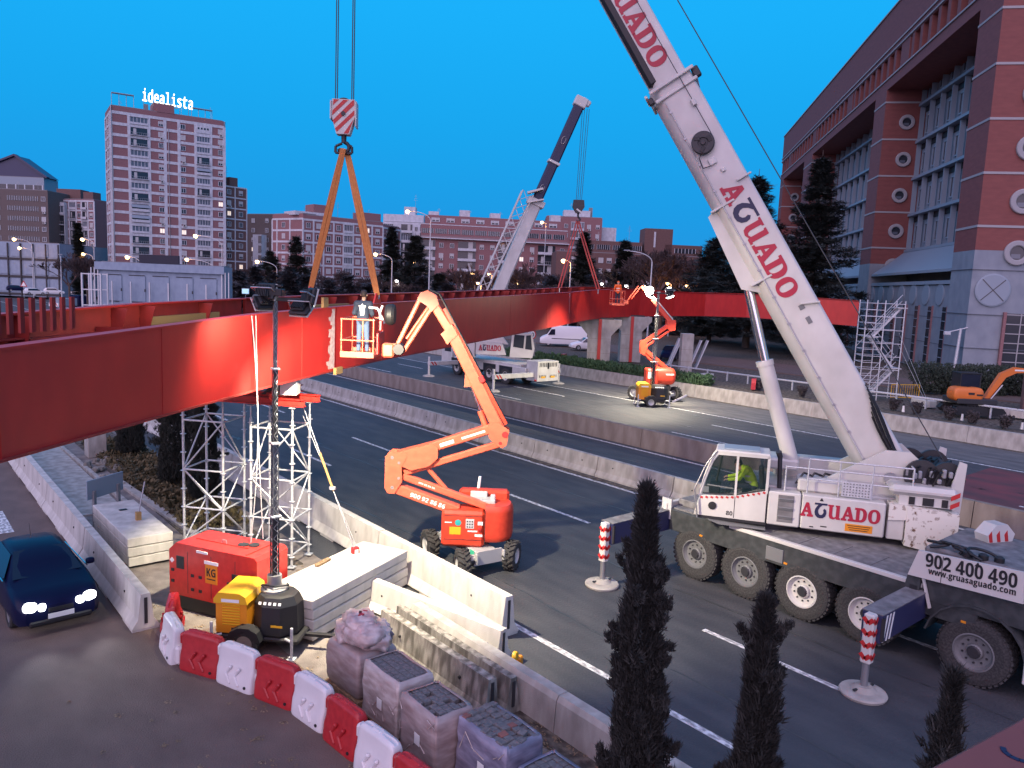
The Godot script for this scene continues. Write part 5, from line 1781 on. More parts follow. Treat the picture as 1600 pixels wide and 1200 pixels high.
func paver_pallet(label: String, x: float, z: float, deg: float, sx: float, sz: float, h: float, style: int, wrapm: Material) -> Node3D:
	var o := thing("paver_pallet", label, "pallet", at(x, 0, z, deg), "film wrapped pallets of paving blocks")
	for k in 5:
		part(o, "pallet_board", MB.new(M.wood).box(Vector3(-sx * 0.44 + k * sx * 0.22, 0.125, 0), Vector3(0.13, 0.025, sz), Basis(), 0.004))
	for k in 3:
		part(o, "pallet_block", MB.new(M.wood).box(Vector3(0, 0.056, -sz * 0.42 + k * sz * 0.42), Vector3(sx * 0.96, 0.11, 0.1), Basis(), 0.004))
	var fill := MB.new(M.paver)
	fill.box(Vector3(0, (h - 0.07 + 0.14) * 0.5, 0), Vector3(sx - 0.05, h - 0.07 - 0.14, sz - 0.05))
	part(o, "lower_courses", fill)
	# the top course, block by block
	var nx := 5
	var nz := 9
	for i in nx:
		for j in nz:
			if style == 1 and rng.randf() < 0.08:
				continue
			var bw := (sx - 0.06) / nx
			var bl := (sz - 0.06) / nz
			var p := Vector3(-sx * 0.5 + 0.03 + (i + 0.5) * bw, h - 0.03, -sz * 0.5 + 0.03 + (j + 0.5) * bl)
			var bs := Basis()
			var gap := 0.006
			if style == 2:
				bs = Basis.from_euler(Vector3(rng.randf_range(-0.22, 0.05), rng.randf_range(-0.25, 0.25), rng.randf_range(-0.12, 0.18)))
				p.y += rng.randf_range(-0.01, 0.06)
			else:
				p.y += rng.randf_range(-0.006, 0.008)
				if (i * 3 + j * 5 + style) % 4 == 0:
					gap = 0.022
			var mt: Material = M.paver
			if style == 2 and (i + j * 2) % 13 == 0:
				mt = M.paver_red
			part(o, "paver", MB.new(mt).box(p, Vector3(bw - gap, 0.075, bl - gap * 0.7), bs, 0.007))
	# stretch film round the sides: creased, folded over the rim
	var f := FastNoiseLite.new()
	f.seed = int(x * 100 + z * 37)
	f.frequency = 2.3
	var rows := []
	var hs := [0.13, 0.2, 0.34, 0.5, 0.66, 0.82, 0.93, 1.0, 1.005]
	for a in hs.size():
		var row := []
		for k in 44:
			var an := TAU * k / 44.0
			var cx := signf(cos(an)) * pow(absf(cos(an)), 0.13)
			var cz := signf(sin(an)) * pow(absf(sin(an)), 0.13)
			var y: float = hs[a] * h
			var inset := 0.012 if a < 7 else (-0.01 if a == 7 else -0.075)
			var wob := f.get_noise_3d(cx * 2.0, y * 2.6, cz * 2.0) * 0.035
			row.append(Vector3(cx * (sx * 0.5 + inset + wob), y + (0.02 * f.get_noise_2d(k, 3) if a > 6 else 0.0) + (0.03 if a > 6 else 0.0), cz * (sz * 0.5 + inset + wob)))
		rows.append(row)
	var wr := MB.new(wrapm)
	wr.grid(rows, Vector3(0, h * 0.4, 0), true)
	part(o, "stretch_film", wr)
	var cr := MB.new(M.wrap_pale)
	for k in 9:
		var z0 := rng.randf_range(-0.5, 0.5) * sz
		var y0 := rng.randf_range(0.2, 0.95) * h
		cr.tube(Vector3(-sx * 0.5 - 0.02, y0, z0), Vector3(-sx * 0.5 - 0.02, clampf(y0 + rng.randf_range(-0.4, 0.4), 0.15, h), clampf(z0 + rng.randf_range(-0.4, 0.4), -sz * 0.5, sz * 0.5)), 0.012, 0.004, 5)
	part(o, "film_crease", cr).set_meta("kind", "stuff")
	part(o, "paper_label", MB.new(M.white).box(Vector3(-sx * 0.5 - 0.035, h * 0.52, sz * 0.05), Vector3(0.006, 0.2, 0.16)))
	return o


func build_near_site() -> void:
	# jersey barriers beside the service road
	var lab := ["nearest road barrier segment, its notched end towards the red generator", "second road barrier segment, beside the left slab stack", "third road barrier segment, beside the pale footpath", "road barrier segment disappearing under the red girder"]
	for i in 4:
		barrier(lab[i], 4.62, -20.95 - i * 5.8, 5.74, 0.88, M.concrete_pale, "barrier segments along the service road")
	# motorway side: brightly lit segments
	var m2 := ["glaring white barrier segment whose end faces the motorway edge line", "lit white barrier segment beyond it, behind the slab stack", "white barrier segment beside the lit scaffold tower", "white barrier segment past the scaffold towers", "white barrier segment by the cypress trunks under the girder", "far white barrier segment under the girder"]
	for i in 6:
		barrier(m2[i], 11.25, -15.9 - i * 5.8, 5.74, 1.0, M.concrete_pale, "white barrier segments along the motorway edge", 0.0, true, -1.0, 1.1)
	barrier("white barrier segment in the inner row, before the glaring one", 9.92, -14.55, 4.8, 0.72, M.concrete_pale, "white barrier segments along the motorway edge", 12.0, true, -1.0, 1.1)
	barrier("weathered mossy barrier with dark streaks beside the bag pile", 8.80, -12.55, 3.9, 0.78, M.concrete_old, "old mossy barriers beside the pallets", 0.6, false, -1.0, 0.9)
	barrier("second weathered barrier, lying tight against the long low wall", 9.22, -12.5, 4.1, 0.74, M.concrete_old, "old mossy barriers beside the pallets", 0.2, false, -1.0, 0.8)
	# slabs
	slab_stack("cream stack of four concrete slabs behind the yellow floodlight trailer", Vector3(8.85, 0, -16.75), 25.0, 3.9, 1.45, 4, 0.245)
	var st := slab_stack("grey stack of concrete slabs between road barrier and footpath", Vector3(5.82, 0, -24.15), 1.0, 1.2, 3.9, 3, 0.28)
	part(st, "lifting_bracket", MB.new(M.rust_ochre).box(Vector3(0.1, 1.0, 0.35), Vector3(0.14, 0.26, 0.14)))
	part(st, "tie_bar", MB.new(M.steel).tube(Vector3(0.1, 1.05, 0.35), Vector3(0.42, 1.9, -0.1), 0.02, 0.02, 6))
	part(st, "slot", MB.new(M.black).box(Vector3(0.0, 0.9035, -0.9), Vector3(0.22, 0.008, 0.14)))
	lone("timber_offcut", MB.new(M.wood).box(Vector3(8.6, 1.07, -17.25), Vector3(0.55, 0.06, 0.12), Basis(Vector3.UP, 0.5), 0.006), "short timber batten lying on the cream slab stack", "timber")
	# red generator
	var ge := thing("diesel_generator", "big red canopied generator on a black skid behind the floodlight trailer", "generator", Transform3D(Basis(Vector3(0.4725, 0, 0.8813), Vector3.UP, Vector3(-0.8813, 0, 0.4725)), Vector3(6.54, 0, -18.15)))
	part(ge, "skid", MB.new(M.black).box(Vector3(0, 0.2, 0), Vector3(2.62, 0.36, 1.04), Basis(), 0.02))
	part(ge, "canopy", MB.new(M.red_gloss).extr([Vector2(-1.33, 0.38), Vector2(1.33, 0.38), Vector2(1.33, 1.62), Vector2(1.24, 1.70), Vector2(-1.10, 1.70), Vector2(-1.33, 1.5)], 1.1))
	for k in 3:
		part(ge, "door_seam", MB.new(M.dark_metal).box(Vector3(-0.75 + k * 0.72, 1.0, 0.552), Vector3(0.012, 1.05, 0.006)))
	var lv := MB.new(M.black)
	lv.box(Vector3(-0.98, 1.22, 0.555), Vector3(0.24, 0.32, 0.03), Basis(), 0.01)
	part(ge, "control_window", lv)
	var lk := MB.new(M.black)
	for q in [[-0.6, 0.95], [-0.36, 0.95], [0.5, 0.95], [-0.6, 0.6], [-0.36, 0.6], [-1.22, 1.0], [-1.22, 0.72]]:
		lk.box(Vector3(q[0], q[1], 0.556), Vector3(0.09, 0.07, 0.02))
	part(ge, "latch", lk)
	part(ge, "hazard_sticker", MB.new(M.white).box(Vector3(-1.24, 1.24, 0.556), Vector3(0.1, 0.1, 0.006), Basis(Vector3.BACK, PI * 0.25)))
	part(ge, "air_intake", MB.new(M.black).box(Vector3(0.72, 1.0, 0.556), Vector3(0.24, 0.42, 0.02)))
	part(ge, "name_plate", MB.new(M.amber).box(Vector3(-0.02, 1.08, 0.556), Vector3(0.36, 0.46, 0.01)), "orange sticker with black letters")
	text_part(ge, "lettering", "KG", "Droid Sans", 0.27, 0.2, M.letter_black, Transform3D(Basis(), Vector3(-0.02, 1.13, 0.564)), true, 0.006)
	part(ge, "sticker_line", MB.new(M.letter_black).box(Vector3(-0.02, 0.96, 0.564), Vector3(0.26, 0.025, 0.006)))
	part(ge, "sticker", MB.new(M.white).box(Vector3(-0.02, 1.36, 0.556), Vector3(0.42, 0.08, 0.01)))
	part(ge, "sticker", MB.new(M.white).box(Vector3(-0.3, 1.58, 0.556), Vector3(0.34, 0.06, 0.01)))
	for k in 2:
		part(ge, "exhaust_cap", MB.new(M.dark_metal).lathe([Vector2(0.13, 0), Vector2(0.13, 0.03), Vector2(0, 0.04)], 16, Transform3D(Basis(), Vector3(0.42 + k * 0.24, 1.70, -0.05 - k * 0.1))))
	var hg := MB.new(M.red_gloss)
	hg.box(Vector3(-0.1, 1.708, 0.1), Vector3(1.6, 0.02, 0.03))
	hg.box(Vector3(0.95, 1.708, 0), Vector3(0.04, 0.02, 0.96))
	part(ge, "roof_rib", hg)
	part(ge, "lifting_eye", MB.new(M.steel).path([Vector3(-0.1, 1.7, 0.1), Vector3(-0.08, 1.8, 0.1), Vector3(0.02, 1.8, 0.1), Vector3(0.04, 1.7, 0.1)], 0.014, 6))
	# water filled barriers, red and white in turn
	var chain := [[Vector2(5.25, -18.1), Vector2(4.9, -17.2), 0], [Vector2(4.82, -17.05), Vector2(4.76, -16.1), 1], [Vector2(4.86, -15.9), Vector2(5.28, -15.1), 0], [Vector2(5.3, -14.95), Vector2(5.62, -14.1), 1], [Vector2(5.68, -13.95), Vector2(6.02, -13.1), 0], [Vector2(6.03, -12.95), Vector2(6.16, -12.05), 1], [Vector2(6.14, -11.85), Vector2(6.22, -10.95), 0], [Vector2(6.16, -10.75), Vector2(6.24, -9.85), 1], [Vector2(6.2, -9.65), Vector2(6.28, -8.75), 0], [Vector2(6.26, -8.5), Vector2(6.3, -7.6), 1]]
	var wl := ["red plastic barrier at the head of the row, by the generator's corner", "white plastic barrier seen end-on, second in the row", "red plastic barrier just before the floodlight trailer's wheel", "white plastic barrier below the yellow floodlight trailer", "red plastic barrier left of the bag-topped pallet", "white plastic barrier at the foot of the bag-topped pallet", "red plastic barrier beside the second pallet", "white plastic barrier beside the third pallet", "last red plastic barrier at the picture's lower edge", "white plastic barrier beyond the lower edge"]
	for i in chain.size():
		water_barrier(wl[i], chain[i][0], chain[i][1], M.plastic_red if chain[i][2] == 0 else M.plastic_white, "red and white plastic barriers along the service road")
	# pallets
	paver_pallet("film wrapped pallet of grey pavers, second from the bag-topped one, pale sides", 7.24, -11.45, 0.5, 0.78, 1.2, 1.12, 0, M.wrap_pale)
	paver_pallet("film wrapped pallet of pavers in the middle of the row, with paper label", 7.2, -10.12, -1.0, 0.78, 1.12, 1.1, 1, M.wrap)
	paver_pallet("film wrapped pallet heaped with loose tilted pavers, bluish film", 7.56, -8.86, 0.6, 0.78, 1.25, 1.12, 2, M.wrap_blue)
	paver_pallet("film wrapped pallet at the lower picture edge below the heaped one", 7.62, -7.45, 0.0, 0.8, 1.2, 0.95, 0, M.wrap_blue)
	var bp := thing("bag_pallet", "pallet block topped with a crumpled pile of plastic-wrapped bags", "pallet", at(7.33, 0, -12.95, 4.0))
	part(bp, "pallet_board", MB.new(M.wood).box(Vector3(0, 0.07, 0), Vector3(0.95, 0.13, 1.2), Basis(), 0.01))
	var cr := MB.new(M.wrap)
	pillow(cr, Transform3D(Basis(), Vector3(0, 0.58, 0)), Vector3(0.98, 0.98, 1.22), 0.05, 5, 0.16)
	part(bp, "wrapped_block", cr)
	for k in 5:
		var bg := MB.new(M.bag if k != 2 else M.wrap_blue)
		var ps: Vector3 = [Vector3(-0.1, 1.2, -0.25), Vector3(0.12, 1.2, 0.26), Vector3(0.3, 1.15, -0.02), Vector3(-0.05, 1.42, 0.0), Vector3(-0.16, 1.34, 0.28)][k]
		pillow(bg, Transform3D(Basis.from_euler(Vector3(rng.randf_range(-0.2, 0.2), rng.randf() * 3.0, rng.randf_range(-0.2, 0.2))), ps), Vector3(0.86, 0.42, 0.62), 0.34, 20 + k, 0.6)
		part(bp, "bag", bg)
	part(bp, "bag_print", MB.new(M.letter_red).box(Vector3(-0.02, 1.63, 0.04), Vector3(0.26, 0.012, 0.1), Basis(Vector3.UP, 0.6), 0.0))
	# odds and ends
	var sg := thing("road_sign", "blue-grey back of a low road sign on two stubby posts", "sign", Transform3D(Basis(Vector3.UP, deg_to_rad(34.0)), Vector3(5.72, 0, -26.9)))
	part(sg, "board", MB.new(M.office_panel).box(Vector3(0, 1.25, 0), Vector3(1.5, 0.62, 0.05), Basis(), 0.01))
	for s in [-0.5, 0.5]:
		part(sg, "post", MB.new(M.roof_grey).box(Vector3(s, 0.6, 0.05), Vector3(0.1, 1.2, 0.08)))
	lone("concrete_stub", MB.new(M.concrete).box(Vector3(7.55, 1.4, -37.1), Vector3(0.75, 2.8, 0.75), Basis(), 0.03), "square grey concrete pedestal under the girder at the verge", "pillar")
	var rb := MB.new(M.concrete_old)
	for k in 46:
		var s := rng.randf_range(0.06, 0.26)
		rb.box(Vector3(rng.randf_range(6.7, 8.1), s * 0.35, rng.randf_range(-36, -31)), Vector3(s * 1.3, s * 0.8, s), Basis.from_euler(Vector3(rng.randf() * 2, rng.randf() * 3, rng.randf() * 2)), s * 0.2)
	var ro := part(self, "rubble", rb)
	ro.set_meta("kind", "stuff")
	tag(ro, "heap of broken concrete rubble beside the footpath", "rubble")
	var ol := thing("warning_lamp", "round orange warning lamp leaning beside the barrier end at the road edge", "lamp", at(10.35, 0, -11.7, 30))
	part(ol, "battery_box", MB.new(M.amber).box(Vector3(0.1, 0.16, 0.05), Vector3(0.2, 0.26, 0.12), Basis(), 0.02))
	part(ol, "lens", MB.new(M.yellow).lathe([Vector2(0, -0.05), Vector2(0.11, -0.04), Vector2(0.12, 0), Vector2(0.11, 0.04), Vector2(0, 0.05)], 16, Transform3D(Basis(Vector3.RIGHT, PI * 0.5), Vector3(-0.04, 0.34, 0))))
	part(ol, "foot", MB.new(M.white).box(Vector3(0.05, 0.03, 0), Vector3(0.2, 0.06, 0.2), Basis(), 0.01))
	lone("traffic_cone", _cone_mesh(), "small orange traffic cone beside the lit barrier under the girder", "cone", "", at(11.95, 0, -23.9))
	# dark car on the service road
	_near_car()
	# parapet corner of the footbridge under the camera
	var pr := thing("bridge_parapet", "reddish concrete parapet corner with dark graffiti strokes at lower right", "parapet", Transform3D(Basis(Vector3.UP, deg_to_rad(-7.7)), Vector3(2.75, 6.9, -0.30)))
	part(pr, "coping", MB.new(M.office_red).box(Vector3(0, 0, 0), Vector3(1.9, 0.2, 0.62), Basis(), 0.02))
	var gf := MB.new(M.letter_navy)
	for k in 4:
		var arc := []
		for j in 9:
			var a := j * 0.55 + k
			arc.append(Vector3(-0.44 + k * 0.07 + cos(a) * 0.04, 0.1015, -0.21 + (k % 2) * 0.04 + sin(a) * 0.04))
		for j in 8:
			gf.bar(arc[j], arc[j + 1], 0.003, 0.014)
	part(pr, "graffiti", gf)


func _cone_mesh() -> MB:
	var b := MB.new(M.hivis_orange)
	b.box(Vector3(0, 0.02, 0), Vector3(0.34, 0.04, 0.34), Basis(), 0.01)
	b.lathe([Vector2(0.13, 0.04), Vector2(0.095, 0.2)], 14)
	b.lathe([Vector2(0.062, 0.36), Vector2(0.03, 0.52), Vector2(0, 0.525)], 14)
	b.use(M.white).lathe([Vector2(0.095, 0.2), Vector2(0.062, 0.36)], 14)
	return b


# A car body as a loft of cross sections along its length: [position, half width, sill, belt, roof, roof half width]
func car_body(b: MB, secs: Array, body: Material, glass: Material) -> void:
	var rows := []
	for s in secs:
		var w: float = s[1]
		rows.append([Vector3(-w * 0.94, s[2], s[0]), Vector3(-w, lerpf(s[2], s[3], 0.35), s[0]), Vector3(-w * 0.985, lerpf(s[2], s[3], 0.75), s[0]), Vector3(-w * 0.93, s[3], s[0]), Vector3(-s[5], s[4] - 0.05, s[0]), Vector3(-s[5] * 0.72, s[4], s[0]), Vector3(0, s[4] + 0.015, s[0]), Vector3(s[5] * 0.72, s[4], s[0]), Vector3(s[5], s[4] - 0.05, s[0]), Vector3(w * 0.93, s[3], s[0]), Vector3(w * 0.985, lerpf(s[2], s[3], 0.75), s[0]), Vector3(w, lerpf(s[2], s[3], 0.35), s[0]), Vector3(w * 0.94, s[2], s[0])])
	b.use(body).grid(rows, Vector3(0, 0.5, 0))
	for e in [0, rows.size() - 1]:
		for k in rows[e].size() - 2:
			b.flat(rows[e][0], rows[e][k + 1], rows[e][k + 2], Vector3(0, 0, -1 if e == 0 else 1) * signf(secs[-1][0] - secs[0][0]))


func car_wheel(r: float, w: float) -> Array:
	var b := MB.new(M.rubber)
	var t := Transform3D(Basis(Vector3.BACK, PI * 0.5), Vector3.ZERO)
	b.lathe([Vector2(r * 0.62, -w * 0.5), Vector2(r * 0.92, -w * 0.5), Vector2(r, -w * 0.36), Vector2(r, w * 0.36), Vector2(r * 0.92, w * 0.5), Vector2(r * 0.62, w * 0.5)], 24, t)
	var b0 := b
	b = MB.new(M.steel)
	for s in [-1.0, 1.0]:
		b.lathe([Vector2(r * 0.62, s * w * 0.45), Vector2(r * 0.2, s * w * 0.3), Vector2(0, s * w * 0.34)], 20, t)
	return [b0.mesh(), b.mesh()]


func _near_car() -> void:
	var o := thing("parked_car", "dark blue saloon car with lit headlights on the service road", "car", at(2.98, 0, -21.35, 3.0))
	# nose towards +z
	var b := MB.new(M.car_blue)
	car_body(b, [[-2.2, 0.72, 0.42, 0.86, 0.90, 0.6], [-2.1, 0.82, 0.30, 0.92, 0.98, 0.66], [-1.55, 0.88, 0.24, 0.95, 1.02, 0.72], [-0.95, 0.90, 0.22, 0.95, 1.40, 0.56], [-0.3, 0.90, 0.22, 0.95, 1.46, 0.57], [0.3, 0.90, 0.22, 0.95, 1.42, 0.58], [0.75, 0.90, 0.22, 0.95, 1.22, 0.66], [1.15, 0.90, 0.22, 0.93, 0.99, 0.76], [1.7, 0.89, 0.22, 0.86, 0.92, 0.72], [2.05, 0.84, 0.24, 0.74, 0.80, 0.66], [2.25, 0.70, 0.30, 0.62, 0.66, 0.55]], M.car_blue, M.car_glass)
	part(o, "body", b)
	var wsh := MB.new(M.car_glass)
	wsh.quad(Vector3(-0.55, 1.425, 0.30), Vector3(0.55, 1.425, 0.30), Vector3(0.72, 1.012, 1.12), Vector3(-0.72, 1.012, 1.12), Vector3(0, 1, 1))
	part(o, "windscreen", wsh)
	for s in [-1.0, 1.0]:
		var sw := MB.new(M.car_glass)
		sw.quad(Vector3(s * 0.865, 0.98, -1.2), Vector3(s * 0.865, 0.98, 0.92), Vector3(s * 0.60, 1.375, 0.32), Vector3(s * 0.60, 1.375, -0.9), Vector3(s, 0.6, 0))
		part(o, "side_window", sw)
		part(o, "chrome_strip", MB.new(M.chrome).bar(Vector3(s * 0.885, 0.965, -1.2), Vector3(s * 0.885, 0.965, 0.95), 0.02, 0.02))
		var mr := MB.new(M.car_blue)
		pillow(mr, Transform3D(Basis(), Vector3(s * 1.0, 1.0, 0.72)), Vector3(0.2, 0.15, 0.14), 0.0, 1)
		part(o, "wing_mirror", mr)
		var hl := MB.new(M.headlight)
		pillow(hl, Transform3D(Basis(Vector3.UP, s * 0.5), Vector3(s * 0.60, 0.69, 2.2)), Vector3(0.27, 0.21, 0.2), 0.0, 1)
		pillow(hl, Transform3D(Basis(Vector3.UP, s * 0.35), Vector3(s * 0.38, 0.67, 2.28)), Vector3(0.15, 0.16, 0.18), 0.0, 1)
		part(o, "headlight", hl)
		var l := SpotLight3D.new()
		l.name = "headlight_beam" if s < 0 else "headlight_beam_001"
		l.position = Vector3(s * 0.6, 0.66, 2.32)
		l.rotation = Vector3(-0.14, PI, 0)
		l.spot_angle = 32
		l.spot_range = 40
		l.light_energy = 2.2
		l.light_color = Color(0.95, 0.97, 1.0)
		l.light_size = 0.1
		l.shadow_enabled = true
		o.add_child(l)
	part(o, "number_plate", MB.new(M.white).box(Vector3(0, 0.42, 2.262), Vector3(0.52, 0.11, 0.02)))
	part(o, "grille", MB.new(M.black).box(Vector3(0, 0.56, 2.235), Vector3(0.5, 0.1, 0.05), Basis(), 0.01))
	part(o, "bumper", MB.new(M.black).box(Vector3(0, 0.3, 2.2), Vector3(1.3, 0.16, 0.16), Basis(), 0.05))
	for k in 4:
		put_wheel(o, car_wheel(0.31, 0.2), Transform3D(Basis(), Vector3(0.78 if k % 2 else -0.78, 0.31, 1.35 if k < 2 else -1.35)))
	part(o, "aerial", MB.new(M.black).tube(Vector3(0, 1.46, -0.6), Vector3(0, 1.75, -0.75), 0.008, 0.004, 5))
# ---------------------------------------------------------------- the big mobile crane
func hook_letter(w: float, h: float) -> Array:   # the crane-hook letter: bar on top, a shank and a round hook
	var p := [Vector2(-0.5, 0.5), Vector2(0.5, 0.5), Vector2(0.5, 0.38), Vector2(0.12, 0.38), Vector2(-0.08, 0.22), Vector2(-0.2, 0.02), Vector2(-0.17, -0.14), Vector2(-0.05, -0.27), Vector2(0.08, -0.28), Vector2(0.2, -0.2), Vector2(0.25, -0.08), Vector2(0.2, 0.06), Vector2(0.3, 0.16), Vector2(0.44, 0.06), Vector2(0.48, -0.12), Vector2(0.4, -0.34), Vector2(0.22, -0.47), Vector2(0, -0.5), Vector2(-0.22, -0.46), Vector2(-0.4, -0.32), Vector2(-0.47, -0.12), Vector2(-0.43, 0.1), Vector2(-0.3, 0.28), Vector2(-0.2, 0.38), Vector2(-0.5, 0.38)]
	var o := []
	for q in p:
		o.append(Vector2(q.x * w, q.y * h))
	return o


func brand(o: Node3D, t: Transform3D, w: float, h: float, thick := 0.008) -> void:
	# A, hook, UADO: crimson slab letters with the hook in navy
	var u := w / 6.1   # one letter
	text_part(o, "letter", "A", "Droid Serif", u * 1.0, h, M.letter_red, t * Transform3D(Basis(), Vector3(-w * 0.5 + u * 0.5, 0, 0)), true, thick)
	part(o, "hook_emblem", MB.new(M.letter_navy).extr(hook_letter(u * 0.98, h * 1.08), thick), "", t * Transform3D(Basis(), Vector3(-w * 0.5 + u * 1.55, 0, 0)))
	var up := []
	for q in [[-0.5, 0.5], [-0.06, 0.5], [-0.06, 0.4], [-0.14, 0.37], [-0.14, -0.2], [-0.08, -0.34], [0.03, -0.37], [0.15, -0.3], [0.15, 0.37], [0.08, 0.4], [0.08, 0.5], [0.42, 0.5], [0.42, -0.36], [0.5, -0.38], [0.5, -0.5], [0.2, -0.5], [0.16, -0.42], [-0.05, -0.52], [-0.3, -0.46], [-0.4, -0.28], [-0.4, 0.37], [-0.5, 0.4]]:
		up.append(Vector2(q[0] * u * 0.98, q[1] * h))
	part(o, "letter", MB.new(M.letter_red).extr(up, thick), "", t * Transform3D(Basis(), Vector3(-w * 0.5 + u * 2.6, 0, 0)))
	text_part(o, "lettering", "ADO", "Droid Serif", u * 2.95, h, M.letter_red, t * Transform3D(Basis(), Vector3(-w * 0.5 + u * 4.63, 0, 0)), true, thick)


func crane_wheel(r: float, w: float, rim: Material) -> Array:
	var b := MB.new(M.rubber)
	var b0 := b
	var t := Transform3D(Basis(Vector3.BACK, PI * 0.5), Vector3.ZERO)   # axis along -x
	b.lathe([Vector2(r * 0.56, -w * 0.46), Vector2(r * 0.80, -w * 0.5), Vector2(r * 0.94, -w * 0.46), Vector2(r * 0.985, -w * 0.36), Vector2(r * 0.985, w * 0.36), Vector2(r * 0.94, w * 0.46), Vector2(r * 0.8, w * 0.5), Vector2(r * 0.56, w * 0.46)], 40, t)
	for k in 36:
		var a := TAU * k / 36.0
		for s in [-1.0, 1.0]:
			b.box(Vector3(s * w * 0.24, cos(a) * r * 0.985, sin(a) * r * 0.985), Vector3(w * 0.42, 0.04, 0.075), Basis(Vector3.RIGHT, a) * Basis(Vector3.UP, s * 0.35))
	b = MB.new(rim)
	b.lathe([Vector2(r * 0.56, w * 0.46), Vector2(r * 0.52, w * 0.47), Vector2(r * 0.50, w * 0.38), Vector2(r * 0.44, w * 0.24), Vector2(r * 0.24, w * 0.20), Vector2(r * 0.22, w * 0.34), Vector2(r * 0.16, w * 0.42), Vector2(0, w * 0.42)], 32, t)
	b.lathe([Vector2(r * 0.56, -w * 0.46), Vector2(r * 0.5, -w * 0.3), Vector2(0, -w * 0.3)], 24, t)
	b.use(M.dark_metal)
	for k in 10:
		var a := TAU * k / 10.0
		b.tube(Vector3(-w * 0.2, cos(a) * r * 0.34, sin(a) * r * 0.34), Vector3(-w * 0.275, cos(a) * r * 0.34, sin(a) * r * 0.34), r * 0.035, r * 0.03, 6)
	b.lathe([Vector2(r * 0.2, w * 0.36), Vector2(r * 0.15, w * 0.46), Vector2(0, w * 0.46)], 16, t)
	return [b0.mesh(), b.mesh()]


func put_wheel(o: Node3D, m: Array, t: Transform3D) -> void:   # a tyre with its rim as a sub-part
	part(part(o, "wheel", m[0], "", t), "rim", m[1])


func outrigger(o: Node3D, px: float, pz: float, x_in: float, y0: float, y1: float) -> void:
	part(o, "outrigger_beam", MB.new(M.navy).box(Vector3((px + 0.1 + x_in) * 0.5, (y0 + y1) * 0.5, pz), Vector3(x_in - px - 0.1, y1 - y0, 0.42), Basis(), 0.02))
	part(o, "beam_top_plate", MB.new(M.deck).box(Vector3((px + 0.1 + x_in) * 0.5, y1 + 0.012, pz), Vector3(x_in - px - 0.1, 0.02, 0.44)))
	var leg := MB.new(M.rim_white)
	leg.box(Vector3(px, (y1 + 0.72) * 0.5, pz + 0.02), Vector3(0.2, y1 - 0.68, 0.22), Basis(), 0.03)
	part(o, "jack_housing", leg)
	var cv := MB.new(M.stripe_red)
	for k in 4:
		for s in [-1.0, 1.0]:
			for f in 2:
				var bs := Basis() if f == 0 else Basis(Vector3.UP, -PI * 0.5)
				var q := Vector3(s * 0.05, 0.86 + k * 0.26, 0.112) if f == 0 else Vector3(-0.101, 0.86 + k * 0.26, s * 0.05)
				var off := Vector3(px, 0, pz + 0.02)
				cv.box(off + q, Vector3(0.15, 0.09, 0.006) if f == 0 else Vector3(0.006, 0.09, 0.15), Basis(Vector3.BACK, s * 0.8) if f == 0 else Basis(Vector3.RIGHT, -s * 0.8))
	part(o, "chevron", cv)
	part(o, "jack_cylinder", MB.new(M.steel).tube(Vector3(px, 0.16, pz + 0.02), Vector3(px, 0.75, pz + 0.02), 0.075, 0.075, 14))
	var pad := MB.new(M.concrete)
	pad.lathe([Vector2(0.46, 0.0), Vector2(0.48, 0.05), Vector2(0.46, 0.08), Vector2(0.26, 0.11), Vector2(0.16, 0.2), Vector2(0, 0.2)], 28, Transform3D(Basis(), Vector3(px, 0, pz + 0.02)))
	part(o, "jack_pad", pad)
	var hd := MB.new(M.dark_metal)
	hd.bar(Vector3(px - 0.3, 0.15, pz - 0.05), Vector3(px + 0.3, 0.15, pz + 0.08), 0.03, 0.05)
	hd.path([Vector3(px + 0.44, 0.05, pz + 0.1), Vector3(px + 0.55, 0.03, pz + 0.12), Vector3(px + 0.55, 0.03, pz), Vector3(px + 0.44, 0.05, pz - 0.02)], 0.012, 5)
	part(o, "pad_handle", hd)
	part(o, "hydraulic_lug", MB.new(M.dark_metal).box(Vector3(px + 0.13, y1 - 0.3, pz + 0.23), Vector3(0.06, 0.5, 0.06)))


